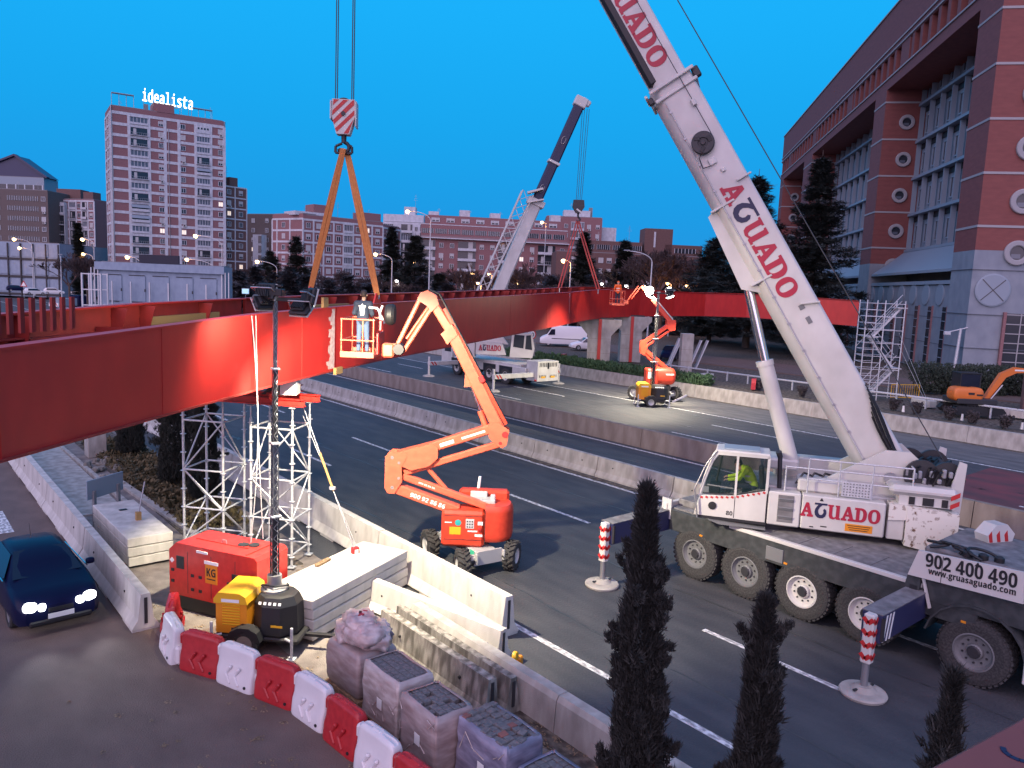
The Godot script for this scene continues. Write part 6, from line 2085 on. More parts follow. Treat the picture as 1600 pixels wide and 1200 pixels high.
func build_big_crane() -> void:
	var o := thing("mobile_crane", "huge white mobile crane on five axles with raised lettered boom", "crane", at(19.55, 0, -11.6))
	# ---------- carrier (root axes: x across, z along the road; the near side is -x)
	var ch := MB.new(M.crane_dark)
	ch.box(Vector3(-1.45, 1.55, 2.0), Vector3(0.18, 0.62, 8.3), Basis(), 0.02)
	ch.box(Vector3(1.4, 1.55, 2.7), Vector3(0.18, 0.62, 9.7), Basis(), 0.02)
	part(o, "side_beam", ch)
	part(o, "chassis_core", MB.new(M.black).box(Vector3(0, 1.3, 2.7), Vector3(1.6, 0.9, 9.4)))
	part(o, "deck", MB.new(M.deck).box(Vector3(0, 1.87, 2.1), Vector3(2.86, 0.06, 8.6)))
	part(o, "deck_edge", MB.new(M.rim_white).box(Vector3(-1.5, 1.885, 2.45), Vector3(0.14, 0.1, 5.1), Basis(), 0.01))
	for k in 7:
		part(o, "deck_plate", MB.new(M.deck).box(Vector3(-0.85, 1.905, -1.4 + k * 0.93), Vector3(1.1, 0.014, 0.91)))
	for z in [-1.19, 0.47, 2.14, 3.79, 6.15]:
		var white_rim: bool = z > 2.0 and z < 5.0
		var wm := crane_wheel(0.75, 0.46, M.rim_white if white_rim else M.rim_grey)
		put_wheel(o, wm, Transform3D(Basis(), Vector3(-1.32, 0.75, z)))
		put_wheel(o, wm, Transform3D(Basis(Vector3.UP, PI), Vector3(1.25, 0.75, z)))
		part(o, "axle", MB.new(M.black).tube(Vector3(-1.1, 0.75, z), Vector3(1.0, 0.75, z), 0.13, 0.13, 10))
	var ms := MB.new(M.amber)
	for z in [-1.0, 1.65, 5.9]:
		ms.box(Vector3(-1.545, 1.36, z), Vector3(0.02, 0.05, 0.1))
	part(o, "side_marker", ms)
	part(o, "tool_box", MB.new(M.rim_grey).box(Vector3(-1.55, 1.5, 1.32), Vector3(0.04, 0.36, 0.5), Basis(), 0.01))
	# rear end
	part(o, "rear_plate", MB.new(M.rim_white).box(Vector3(-0.2, 1.75, -2.3), Vector3(2.8, 0.55, 0.12), Basis(), 0.02))
	part(o, "rear_mesh", MB.new(M.blind).box(Vector3(-1.52, 1.85, -2.28), Vector3(0.06, 0.6, 0.34)))
	part(o, "rear_deck", MB.new(M.deck).box(Vector3(0.1, 2.0, -1.55), Vector3(2.4, 0.22, 1.3), Basis(), 0.03))
	# front: engine hood with telephone panel, fender, driver's cab beyond
	part(o, "engine_hood", MB.new(M.deck).box(Vector3(0.1, 2.4, 5.9), Vector3(2.5, 0.6, 2.2), Basis(), 0.05))
	var pn := MB.new(M.rim_white)
	pn.extr([Vector2(4.72, 2.1), Vector2(4.9, 2.72), Vector2(6.95, 2.86), Vector2(7.0, 2.2)], 0.06, Transform3D(Basis(Vector3(0, 0, 1), Vector3.UP, Vector3(-1, 0, 0)), Vector3(-1.7, 0, 0)))
	part(o, "phone_panel", pn)
	var nt := Basis(Vector3(0, 0, 1), Vector3.UP, Vector3(-1, 0, 0))
	var tilt := Basis(nt.x, nt.y, nt.z) * Basis(Vector3.BACK, 0.045)
	text_part(o, "phone_number", "902 400 490", "Droid Sans", 1.78, 0.31, M.letter_black, Transform3D(tilt, Vector3(-1.738, 2.60, 5.96)), true, 0.01)
	text_part(o, "web_address", "www.gruasaguado.com", "Droid Sans", 1.7, 0.19, M.letter_black, Transform3D(tilt, Vector3(-1.738, 2.345, 6.0)), true, 0.01)
	part(o, "panel_seam", MB.new(M.dark_metal).box(Vector3(-1.734, 2.42, 5.42), Vector3(0.006, 0.62, 0.012)))
	part(o, "warning_triangle", MB.new(M.letter_black).extr([Vector2(-0.06, 0), Vector2(0.06, 0), Vector2(0, 0.1)], 0.006, Transform3D(nt, Vector3(-1.735, 2.71, 6.1))))
	var fd := MB.new(M.crane_dark)
	for k in 9:
		var a0 := PI * (0.05 + 0.9 * k / 9.0)
		var a1 := PI * (0.05 + 0.9 * (k + 1) / 9.0)
		fd.bar(Vector3(-1.3, 0.8 + sin(a0) * 0.98, 6.15 - cos(a0) * 1.0), Vector3(-1.3, 0.8 + sin(a1) * 0.98, 6.15 - cos(a1) * 1.0), 0.04, 0.66, Vector3(0, 1, 0))
	fd.box(Vector3(-1.5, 1.85, 6.0), Vector3(0.12, 0.5, 2.2))
	fd.extr([Vector2(4.55, 1.2), Vector2(4.95, 1.2), Vector2(4.98, 2.1), Vector2(4.7, 2.1)], 0.12, Transform3D(nt, Vector3(-1.6, 0, 0)))
	part(o, "fender", fd)
	part(o, "beacon_recess", MB.new(M.black).box(Vector3(-1.67, 1.78, 4.85), Vector3(0.02, 0.2, 0.16), Basis(), 0.0))
	part(o, "white_strut", MB.new(M.rim_white).bar(Vector3(-1.62, 2.1, 5.02), Vector3(-1.62, 1.45, 5.22), 0.05, 0.06))
	part(o, "driver_cab", MB.new(M.crane_white).box(Vector3(0, 1.75, 8.0), Vector3(2.9, 2.4, 1.9), Basis(), 0.1))
	part(o, "cab_step", MB.new(M.rim_white).box(Vector3(-1.5, 0.9, 7.25), Vector3(0.1, 0.9, 0.3), Basis(), 0.02))
	var hs := MB.new(M.black)
	for k in 4:
		var pts := []
		for i in 9:
			var f := i / 8.0
			pts.append(Vector3(-1.25 + 0.5 * f + 0.1 * sin(f * 6 + k), 2.72 + 0.16 * sin(f * PI) * (0.6 + 0.3 * (k % 2)), 4.95 + 0.34 * k + 0.3 * sin(f * 4.0 + k)))
		hs.path(pts, 0.035, 6)
	for k in 3:
		hs.lathe([Vector2(0.1, 0), Vector2(0.1, 0.1), Vector2(0.06, 0.13), Vector2(0, 0.13)], 14, Transform3D(Basis(), Vector3(-1.15 + 0.1 * k, 2.7, 5.7 + k * 0.28)))
	part(o, "hose_loops", hs)
	var sp := MB.new(M.crane_white)
	sp.extr([Vector2(-0.36, 0), Vector2(0.36, 0), Vector2(0.42, 0.2), Vector2(0.16, 0.44), Vector2(-0.16, 0.44), Vector2(-0.42, 0.2)], 0.36, Transform3D(Basis(Vector3.UP, -0.4), Vector3(0.75, 2.68, 5.6)))
	part(o, "spare_hook_block", sp)
	var spr := MB.new(M.stripe_red)
	for k in 3:
		spr.extr([Vector2(-0.34 + k * 0.24, 0.03), Vector2(-0.24 + k * 0.24, 0.03), Vector2(-0.31 + k * 0.24, 0.3), Vector2(-0.39 + k * 0.24, 0.2)], 0.37, Transform3D(Basis(Vector3.UP, -0.4), Vector3(0.75, 2.68, 5.6)))
	part(o, "hook_block_stripe", spr)
	# outriggers
	outrigger(o, 15.45 - 19.55, -13.98 + 11.6, -1.3, 1.2, 1.8)
	outrigger(o, 15.70 - 19.55, -6.70 + 11.6, -1.3, 1.14, 1.76)
	outrigger(o, 3.2, -2.4, 5.0, 1.2, 1.8)
	var ar := MB.new(M.white)
	ar.box(Vector3(-3.15, 1.55, -2.165), Vector3(0.16, 0.016, 0.006))
	ar.extr([Vector2(-3.07, 1.59), Vector2(-3.0, 1.55), Vector2(-3.07, 1.51)], 0.006, Transform3D(Basis(), Vector3(0, 0, -2.165)))
	part(o, "arrow_mark", ar)
	var ws := MB.new(M.white)
	for k in 3:
		ws.extr([Vector2(-3.66 + k * 0.15, 1.16), Vector2(-3.60 + k * 0.15, 1.16), Vector2(-3.48 + k * 0.15, 1.72), Vector2(-3.54 + k * 0.15, 1.72)], 0.006, Transform3D(Basis(), Vector3(0, 0, 5.115)))
	part(o, "white_slash", ws)
	# ---------- superstructure (turned): local -x is the near side, -z points along the boom
	var T := Transform3D(Basis(Vector3.UP, atan2(0.545, 0.838)), Vector3.ZERO)
	var side := Basis(Vector3(0, 0, 1), Vector3.UP, Vector3(-1, 0, 0))
	part(o, "turntable", MB.new(M.dark_metal).lathe([Vector2(1.15, 1.85), Vector2(1.15, 2.12), Vector2(0, 2.12)], 32, T))
	part(o, "slewing_frame", MB.new(M.crane_white, T).box(Vector3(0, 2.6, 1.6), Vector3(1.8, 0.95, 4.6), Basis(), 0.04))
	part(o, "boom_bracket", MB.new(M.crane_white, T).extr([Vector2(0.9, 3.0), Vector2(4.4, 3.0), Vector2(4.3, 3.6), Vector2(3.5, 4.3), Vector2(2.9, 4.3)], 0.08, Transform3D(side, Vector3(-0.62, 0, 0))).extr([Vector2(0.9, 3.0), Vector2(4.4, 3.0), Vector2(4.3, 3.6), Vector2(3.5, 4.3), Vector2(2.9, 4.3)], 0.08, Transform3D(side, Vector3(0.62, 0, 0))))
	part(o, "side_panel", MB.new(M.crane_white, T).box(Vector3(-1.17, 2.58, 0.43), Vector3(0.5, 0.92, 0.83), Basis(), 0.03))
	part(o, "side_panel", MB.new(M.crane_white, T).box(Vector3(-1.17, 2.58, 1.89), Vector3(0.5, 0.92, 2.04), Basis(), 0.03))
	var lv := MB.new(M.deck, T)
	lv.box(Vector3(-1.424, 2.6, 0.47), Vector3(0.01, 0.74, 0.4))
	lv.use(M.rim_grey)
	for k in 3:
		lv.box(Vector3(-1.44, 2.36 + k * 0.24, 0.47), Vector3(0.03, 0.1, 0.38), Basis(Vector3.BACK, 0.3), 0.01)
	part(o, "air_grille", lv)
	brand(o, T * Transform3D(side, Vector3(-1.426, 2.66, 1.82)), 1.94, 0.38)
	part(o, "orange_sticker", MB.new(M.amber, T).box(Vector3(-1.424, 2.30, 2.3), Vector3(0.008, 0.2, 0.66)), "orange sticker with rows of black print")
	var stl := MB.new(M.letter_black, T)
	for k in 3:
		stl.box(Vector3(-1.429, 2.355 - k * 0.055, 2.3), Vector3(0.004, 0.018, 0.56 - 0.06 * k))
	part(o, "sticker_print", stl)
	part(o, "warning_triangle", MB.new(M.letter_black, T).extr([Vector2(-0.05, 0), Vector2(0.05, 0), Vector2(0, 0.09)], 0.006, Transform3D(side, Vector3(-1.423, 2.92, 1.35))))
	part(o, "small_badge", MB.new(M.letter_black, T).box(Vector3(-1.422, 2.2, 1.15), Vector3(0.006, 0.03, 0.1)).box(Vector3(-1.422, 2.24, 1.45), Vector3(0.006, 0.03, 0.16)))
	# ---- crane cab
	var xs := -1.42
	var cab := [Vector2(-1.90, 2.16), Vector2(-0.02, 2.16), Vector2(-0.02, 3.04), Vector2(-0.86, 2.80), Vector2(-1.74, 2.72)]
	part(o, "cab_shell", MB.new(M.crane_white, T).extr(cab, 0.92, Transform3D(side, Vector3(-0.96, 0, 0))))
	part(o, "cab_floor_lip", MB.new(M.black, T).box(Vector3(-0.96, 2.12, -0.9), Vector3(0.96, 0.07, 1.8)))
	part(o, "cab_roof", MB.new(M.crane_white, T).box(Vector3(-0.96, 3.98, -0.72), Vector3(0.94, 0.1, 1.42), Basis(), 0.03))
	part(o, "roof_glass", MB.new(M.office_panel, T).box(Vector3(-0.96, 4.05, -0.75), Vector3(0.66, 0.04, 0.95), Basis(), 0.01))
	var cf := MB.new(M.crane_white, T)
	for s in [-1.0, 1.0]:
		var x: float = -0.96 + s * 0.43
		cf.path([Vector3(x, 2.7, -1.78), Vector3(x, 3.2, -1.66), Vector3(x, 3.7, -1.50), Vector3(x, 3.92, -1.36)], 0.04, 8)
		cf.bar(Vector3(x, 3.93, -1.4), Vector3(x, 3.95, -0.02), 0.08, 0.07)
		cf.bar(Vector3(x, 2.8, -0.84), Vector3(x, 3.92, -0.84), 0.06, 0.06, Vector3.RIGHT)
		cf.bar(Vector3(x, 2.95, -0.04), Vector3(x, 3.95, -0.04), 0.07, 0.07, Vector3.RIGHT)
	cf.bar(Vector3(-1.39, 3.92, -1.38), Vector3(-0.53, 3.92, -1.38), 0.06, 0.06)
	part(o, "cab_pillars", cf)
	for s in [-1.0, 1.0]:
		var x: float = -0.96 + s * 0.44
		var g1 := MB.new(M.cab_glass, T)
		g1.extr([Vector2(-1.72, 2.76), Vector2(-0.88, 2.84), Vector2(-0.88, 3.9), Vector2(-1.40, 3.9), Vector2(-1.52, 3.6)], 0.008, Transform3D(side, Vector3(x, 0, 0)))
		part(o, "door_window", g1)
		var g2 := MB.new(M.cab_glass, T)
		g2.extr([Vector2(-0.8, 2.84), Vector2(-0.07, 3.05), Vector2(-0.07, 3.92), Vector2(-0.8, 3.9)], 0.008, Transform3D(side, Vector3(x, 0, 0)))
		part(o, "rear_side_window", g2)
		var gk := MB.new(M.black, T)
		gk.bar(Vector3(x * 1.0, 2.78, -1.70), Vector3(x, 2.83, -0.88), 0.03, 0.02)
		gk.bar(Vector3(x, 2.83, -0.8), Vector3(x, 3.04, -0.07), 0.03, 0.02)
		part(o, "window_seal", gk)
	var wsx := MB.new(M.cab_glass, T)
	wsx.quad(Vector3(-1.38, 2.74, -1.77), Vector3(-0.54, 2.74, -1.77), Vector3(-0.54, 3.9, -1.40), Vector3(-1.38, 3.9, -1.40), Vector3(0, 0.2, -1))
	part(o, "windscreen", wsx)
	part(o, "cab_back", MB.new(M.dark_metal, T).box(Vector3(-0.96, 3.4, -0.03), Vector3(0.82, 1.0, 0.03)))
	var inn := MB.new(M.black, T)
	inn.box(Vector3(-0.96, 2.86, -0.42), Vector3(0.5, 0.14, 0.5), Basis(), 0.04)
	inn.box(Vector3(-0.96, 3.25, -0.17), Vector3(0.48, 0.7, 0.14), Basis(Vector3.RIGHT, -0.12), 0.05)
	inn.box(Vector3(-0.7, 2.98, -0.75), Vector3(0.14, 0.3, 0.4), Basis(), 0.03)
	inn.box(Vector3(-0.96, 2.88, -1.4), Vector3(0.7, 0.2, 0.3), Basis(), 0.03)
	inn.tube(Vector3(-0.7, 2.8, -1.4), Vector3(-0.72, 3.85, -1.25), 0.03, 0.03, 6)
	part(o, "cab_interior", inn)
	part(o, "grab_bar", MB.new(M.rim_white, T).tube(Vector3(-1.36, 3.02, -1.6), Vector3(-1.36, 2.98, -0.9), 0.022, 0.022, 7))
	var dash := MB.new(M.stripe_red, T)
	for k in 13:
		var z := -1.72 + k * 0.135
		var yy: float = (2.66 + 0.09 * (k / 6.0)) if z < -0.86 else (2.755 + (z + 0.86) * 0.285)
		dash.box(Vector3(xs - 0.004, yy, z), Vector3(0.006, 0.055, 0.07), Basis(Vector3.RIGHT, 0.35))
	part(o, "red_white_dash", dash)
	part(o, "round_vent", MB.new(M.black, T).lathe([Vector2(0.11, 0), Vector2(0.11, 0.02), Vector2(0, 0.025)], 18, Transform3D(Basis(Vector3.BACK, PI * 0.5), Vector3(xs, 2.46, -1.42))))
	text_part(o, "number", "80", "Droid Sans", 0.17, 0.12, M.letter_black, T * Transform3D(side, Vector3(xs - 0.003, 2.3, -0.96)), true, 0.006)
	part(o, "door_seam", MB.new(M.black, T).box(Vector3(xs - 0.001, 2.48, -0.84), Vector3(0.006, 0.6, 0.016)).box(Vector3(xs - 0.001, 2.6, -0.02), Vector3(0.006, 0.85, 0.016)))
	part(o, "cab_handle", MB.new(M.steel, T).path([Vector3(-1.5, 2.1, -1.8), Vector3(-1.52, 2.9, -1.92), Vector3(-1.48, 3.6, -1.66), Vector3(-1.44, 4.0, -1.40)], 0.022, 7))
	part(o, "step_plate", MB.new(M.rim_grey, T).extr([Vector2(-1.5, 2.08), Vector2(0.0, 2.02), Vector2(0.0, 1.98), Vector2(-1.2, 1.99)], 0.5, Transform3D(side, Vector3(-1.3, 0, 0))))
	# ---- walkway rails over the side panel
	var rl := MB.new(M.galv, T)
	for z in [0.42, 0.98, 1.75, 2.55, 3.5]:
		rl.tube(Vector3(-1.25, 3.05, z), Vector3(-1.25, 3.98 if z > 0.6 else 3.74, z), 0.022, 0.022, 7)
	for y in [3.45, 3.72, 3.98]:
		rl.tube(Vector3(-1.25, y, 0.98), Vector3(-1.25, y, 3.5), 0.02, 0.02, 7)
	rl.tube(Vector3(-1.25, 3.72, 0.42), Vector3(-1.25, 3.72, 0.98), 0.02, 0.02, 7)
	rl.tube(Vector3(-1.25, 3.98, 3.5), Vector3(-0.2, 3.98, 3.5), 0.02, 0.02, 7)
	for k in 5:
		rl.tube(Vector3(-1.25, 3.1 + k * 0.14, 0.42), Vector3(-0.85, 3.1 + k * 0.14, 0.42), 0.015, 0.015, 6)
	part(o, "handrail", rl)
	var pl := MB.new(M.galv, T)
	pl.box(Vector3(-1.27, 3.28, 2.18), Vector3(0.02, 0.4, 0.72), Basis(), 0.004)
	pl.use(M.rim_grey)
	for i in 9:
		for j in 5:
			pl.box(Vector3(-1.284, 3.13 + j * 0.075, 1.88 + i * 0.075), Vector3(0.012, 0.03, 0.03), Basis(Vector3.RIGHT, 0.7))
	part(o, "tread_plate", pl)
	part(o, "exhaust_stack", MB.new(M.dark_metal, T).tube(Vector3(-0.95, 3.0, 0.3), Vector3(-0.95, 3.9, 0.25), 0.06, 0.06, 10).tube(Vector3(-0.95, 3.9, 0.25), Vector3(-1.0, 4.05, 0.2), 0.07, 0.08, 10))
	var mc := MB.new(M.crane_white, T)
	mc.box(Vector3(-0.75, 3.22, 1.4), Vector3(0.7, 0.34, 1.3), Basis(), 0.05)
	mc.box(Vector3(-0.3, 3.35, 2.6), Vector3(0.5, 0.5, 0.7), Basis(), 0.05)
	mc.box(Vector3(0.85, 3.3, 1.2), Vector3(0.5, 0.7, 2.0), Basis(), 0.05)
	mc.box(Vector3(0.3, 3.55, 0.3), Vector3(1.1, 0.3, 1.0), Basis(), 0.05)
	part(o, "machinery_cover", mc)
	var mb := MB.new(M.dark_metal, T)
	for k in 7:
		mb.path([Vector3(-0.9 + k * 0.1, 3.2, 0.7 + k * 0.3), Vector3(-0.8 + k * 0.1, 3.5, 0.9 + k * 0.28), Vector3(-0.5 + k * 0.1, 3.35, 1.2 + k * 0.3)], 0.03, 6)
	part(o, "hydraulic_hose", mb)
	# ---- counterweight
	part(o, "counterweight_block", MB.new(M.crane_chipped, T).extr([Vector2(2.98, 2.62), Vector2(3.42, 2.66), Vector2(3.42, 3.05), Vector2(2.98, 3.05)], 2.7, Transform3D(side, Vector3(-0.05, 0, 0))))
	part(o, "counterweight_block", MB.new(M.crane_chipped, T).extr([Vector2(3.4, 2.0), Vector2(4.15, 1.88), Vector2(4.6, 2.1), Vector2(4.6, 2.95), Vector2(4.1, 3.0), Vector2(3.4, 3.04)], 2.84, Transform3D(side, Vector3(0, 0, 0))))
	part(o, "counterweight_block", MB.new(M.crane_white, T).box(Vector3(-0.1, 2.4, 3.18), Vector3(2.5, 0.6, 0.4), Basis(), 0.02))
	part(o, "counterweight_top", MB.new(M.crane_white, T).box(Vector3(0, 3.42, 3.75), Vector3(2.8, 0.26, 1.6), Basis(), 0.1))
	part(o, "counterweight_seat", MB.new(M.crane_white, T).box(Vector3(0, 3.17, 3.85), Vector3(2.6, 0.24, 1.3)))
	for k in 3:
		part(o, "dark_pocket", MB.new(M.black, T).box(Vector3(-1.305, 3.17, 3.5 + k * 0.38), Vector3(0.02, 0.2, 0.14 if k != 1 else 0.26)))
	var cs := MB.new(M.stripe_red, T)
	for k in 2:
		cs.extr([Vector2(4.36, 3.06 + k * 0.22), Vector2(4.56, 3.18 + k * 0.22), Vector2(4.56, 3.30 + k * 0.22), Vector2(4.36, 3.18 + k * 0.22)], 0.01, Transform3D(side, Vector3(-1.41, 0, 0)))
	part(o, "red_stripe", cs)
	part(o, "tail_plate", MB.new(M.crane_white, T).extr([Vector2(4.5, 2.9), Vector2(4.68, 2.9), Vector2(4.72, 4.2), Vector2(4.55, 4.25), Vector2(4.42, 3.6)], 0.06, Transform3D(side, Vector3(-1.05, 0, 0))).extr([Vector2(4.5, 2.9), Vector2(4.68, 2.9), Vector2(4.72, 4.2), Vector2(4.55, 4.25), Vector2(4.42, 3.6)], 0.06, Transform3D(side, Vector3(1.05, 0, 0))))
	var wd := MB.new(M.dark_metal, T)
	for z in [3.75, 4.35]:
		wd.lathe([Vector2(0, -0.9), Vector2(0.42, -0.9), Vector2(0.42, -0.8), Vector2(0.27, -0.8), Vector2(0.27, 0.8), Vector2(0.42, 0.8), Vector2(0.42, 0.9), Vector2(0, 0.9)], 22, Transform3D(Basis(Vector3.BACK, PI * 0.5), Vector3(0, 3.75, z)))
	part(o, "winch_drum", wd)
	var wh := MB.new(M.black, T)
	var hr := RandomNumberGenerator.new()
	hr.seed = 5
	for k in 26:
		var z := 3.3 + hr.randf() * 1.3
		var x := hr.randf_range(-1.25, 0.6)
		var r2 := hr.randf_range(0.15, 0.3)
		wh.path([Vector3(x, 3.55, z), Vector3(x - 0.1, 3.7 + r2, z + 0.1), Vector3(x + 0.15, 3.75 + r2, z + 0.25), Vector3(x + 0.2, 3.6, z + 0.35)], hr.randf_range(0.018, 0.035), 6)
	part(o, "winch_hose", wh)
	var wm2 := MB.new(M.steel, T)
	for k in 9:
		wm2.box(Vector3(-1.2 + hr.randf() * 0.6, 3.62 + hr.randf() * 0.3, 3.4 + k * 0.14), Vector3(0.14, 0.1 + hr.randf() * 0.14, 0.1), Basis(), 0.02)
	part(o, "winch_motor", wm2)
	# ---- boom: axis e up and forward, u its upper side
	var e := Vector3(0, 0.847, -0.531)
	var u := Vector3(0, 0.531, 0.847)
	var BT := T * Transform3D(Basis(Vector3.RIGHT, u, -e), Vector3(0, 4.41, 2.53))
	_boom_section(o, BT, -1.5, 11.3, 0.50, 0.62, 0.64, M.crane_white, "boom_base_section")
	_boom_section(o, BT, 11.2, 20.5, 0.42, 0.54, 0.56, M.crane_white, "boom_second_section")
	_boom_section(o, BT, 20.4, 31.4, 0.36, 0.46, 0.48, M.crane_dark, "boom_third_section")
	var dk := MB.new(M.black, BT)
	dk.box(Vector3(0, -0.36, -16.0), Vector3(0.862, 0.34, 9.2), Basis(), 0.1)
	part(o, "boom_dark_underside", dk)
	var hd := MB.new(M.crane_white, BT)
	hd.box(Vector3(0, -0.1, -31.9), Vector3(0.9, 1.2, 1.2), Basis(), 0.08)
	hd.use(M.dark_metal)
	for s in [-0.3, 0.3]:
		hd.lathe([Vector2(0, -0.06), Vector2(0.45, -0.06), Vector2(0.45, 0.06), Vector2(0, 0.06)], 20, Transform3D(Basis(Vector3.BACK, PI * 0.5), Vector3(s, -0.6, -32.2)))
	part(o, "boom_head", hd)
	var cl := MB.new(M.crane_white, BT)
	for q in [[11.25, 0.60, 0.74], [10.95, 0.56, 0.70]]:
		cl.box(Vector3(0, q[2] - 0.04, -q[0]), Vector3(q[1] * 2, 0.08, 0.1), Basis(), 0.02)
		cl.box(Vector3(0, -q[2] + 0.02, -q[0]), Vector3(q[1] * 1.5, 0.08, 0.1), Basis(), 0.02)
		for s in [-1.0, 1.0]:
			cl.box(Vector3(s * (q[1] - 0.03), 0.05, -q[0]), Vector3(0.06, q[2] * 1.75, 0.1), Basis(), 0.02)
	cl.use(M.dark_metal)
	cl.box(Vector3(-0.4, 0.74, -11.1), Vector3(0.2, 0.2, 0.3), Basis(), 0.03)
	cl.box(Vector3(-0.5, -0.66, -11.05), Vector3(0.16, 0.16, 0.2), Basis(), 0.03)
	part(o, "boom_collar", cl)
	var bk := MB.new(M.crane_white, BT)
	bk.extr([Vector2(-7.6, -0.5), Vector2(-7.5, -0.82), Vector2(-5.3, -0.98), Vector2(-4.9, -0.5)], 0.62, Transform3D(side, Vector3.ZERO))
	bk.box(Vector3(0, -0.35, -7.55), Vector3(1.06, 0.7, 0.06), Basis(), 0.01)
	bk.box(Vector3(0, -0.4, -5.25), Vector3(1.06, 0.6, 0.06), Basis(), 0.01)
	part(o, "cylinder_bracket", bk)
	brand(o, BT * Transform3D(side, Vector3(-0.507, 0.07, -6.25)), 3.5, 0.56, 0.01)
	brand(o, BT * Transform3D(side, Vector3(-0.427, 0.05, -13.6)), 3.6, 0.56, 0.01)
	var re := MB.new(M.dark_metal, BT)
	var rt := Transform3D(Basis(Vector3.BACK, PI * 0.5), Vector3(-0.5, 0.0, -9.3))
	re.lathe([Vector2(0.3, 0.02), Vector2(0.31, 0.05), Vector2(0.31, 0.16), Vector2(0.29, 0.18), Vector2(0.14, 0.18), Vector2(0.13, 0.14), Vector2(0.07, 0.14), Vector2(0.06, 0.2), Vector2(0, 0.2)], 32, rt)
	part(o, "cable_reel", re)
	var rr := MB.new(M.black, BT)
	for k in 3:
		rr.box(Vector3(-0.685, 0.19 * cos(k * 2.1), -9.3 + 0.19 * sin(k * 2.1)), Vector3(0.02, 0.1, 0.16), Basis(Vector3.RIGHT, -k * 2.1), 0.02)
	part(o, "reel_slot", rr)
	var wr := MB.new(M.rope, BT)
	wr.tube(Vector3(-0.60, 0.3, -9.3), Vector3(-0.50, 0.28, -18), 0.012, 0.012, 5)
	part(o, "reel_cable", wr)
	part(o, "conduit", MB.new(M.blind, BT).tube(Vector3(-0.515, -0.34, -10.8), Vector3(-0.515, -0.36, 0.8), 0.018, 0.018, 6))
	var cc := MB.new(M.steel, BT)
	for k in 14:
		cc.box(Vector3(-0.515, -0.345, -10.5 + k * 0.83), Vector3(0.05, 0.07, 0.05))
	part(o, "conduit_clip", cc)
	var sm := MB.new(M.crane_white, BT)
	sm.box(Vector3(-0.53, -0.02, -8.75), Vector3(0.08, 0.2, 0.2), Basis(), 0.02)
	sm.box(Vector3(-0.53, 0.12, -8.4), Vector3(0.06, 0.12, 0.12), Basis(), 0.02)
	sm.box(Vector3(-0.55, 0.3, -10.4), Vector3(0.1, 0.12, 0.2), Basis(), 0.02)
	sm.box(Vector3(-0.54, 0.5, -7.95), Vector3(0.08, 0.42, 0.05), Basis(), 0.01)
	sm.box(Vector3(-0.54, 0.4, -4.1), Vector3(0.08, 0.5, 0.05), Basis(Vector3.RIGHT, 0.4), 0.01)
	part(o, "boom_fitting", sm)
	part(o, "blue_label", MB.new(M.rim_grey, BT).box(Vector3(-0.508, 0.16, -4.1), Vector3(0.006, 0.14, 0.14)).box(Vector3(-0.508, 0.16, -3.7), Vector3(0.006, 0.12, 0.2)))
	part(o, "cable_loop", MB.new(M.black, BT).path([Vector3(-0.55, -0.1, -9.1), Vector3(-0.6, -0.28, -9.0), Vector3(-0.6, -0.32, -8.7), Vector3(-0.56, -0.12, -8.65)], 0.014, 6))
	# lifting cylinder
	var a0 := Vector3(0, 3.55, 0.62)
	var a1 := Vector3(0, 6.3, -0.30)
	var a2 := Vector3(0, 8.75, -1.02)
	part(o, "cylinder_barrel", MB.new(M.crane_white, T).tube(a0, a1, 0.215, 0.215, 24).tube(a1 - Vector3(0, 0.02, 0), a1 + Vector3(0, 0.12, -0.04), 0.24, 0.24, 24))
	part(o, "cylinder_rod", MB.new(M.chrome, T).tube(a1, a2, 0.135, 0.135, 24))
	part(o, "cylinder_eye", MB.new(M.dark_metal, T).lathe([Vector2(0, -0.25), Vector2(0.2, -0.25), Vector2(0.2, 0.25), Vector2(0, 0.25)], 18, Transform3D(Basis(Vector3.BACK, PI * 0.5), a2)))
	# hoses at the boom foot
	var bh := MB.new(M.black, BT)
	for k in 8:
		var pts := []
		for i in 9:
			var f := i / 8.0
			pts.append(Vector3(-0.54 - 0.03 * (k % 3), 0.60 - 0.15 * f + 0.035 * sin(f * 7.0 + k * 0.5) - 0.034 * k, -1.5 + 2.9 * f + 0.12 * k))
		bh.path(pts, 0.017, 5)
	part(o, "boom_foot_hose", bh)
	part(o, "boom_foot_pin", MB.new(M.steel, BT).tube(Vector3(-0.72, 0.0, 1.0), Vector3(0.72, 0.0, 1.0), 0.16, 0.16, 18))
	part(o, "winch_rope", MB.new(M.rope, T).tube(Vector3(0.0, 4.0, 4.45), Vector3(0, 31.5, -13.2), 0.016, 0.016, 5))


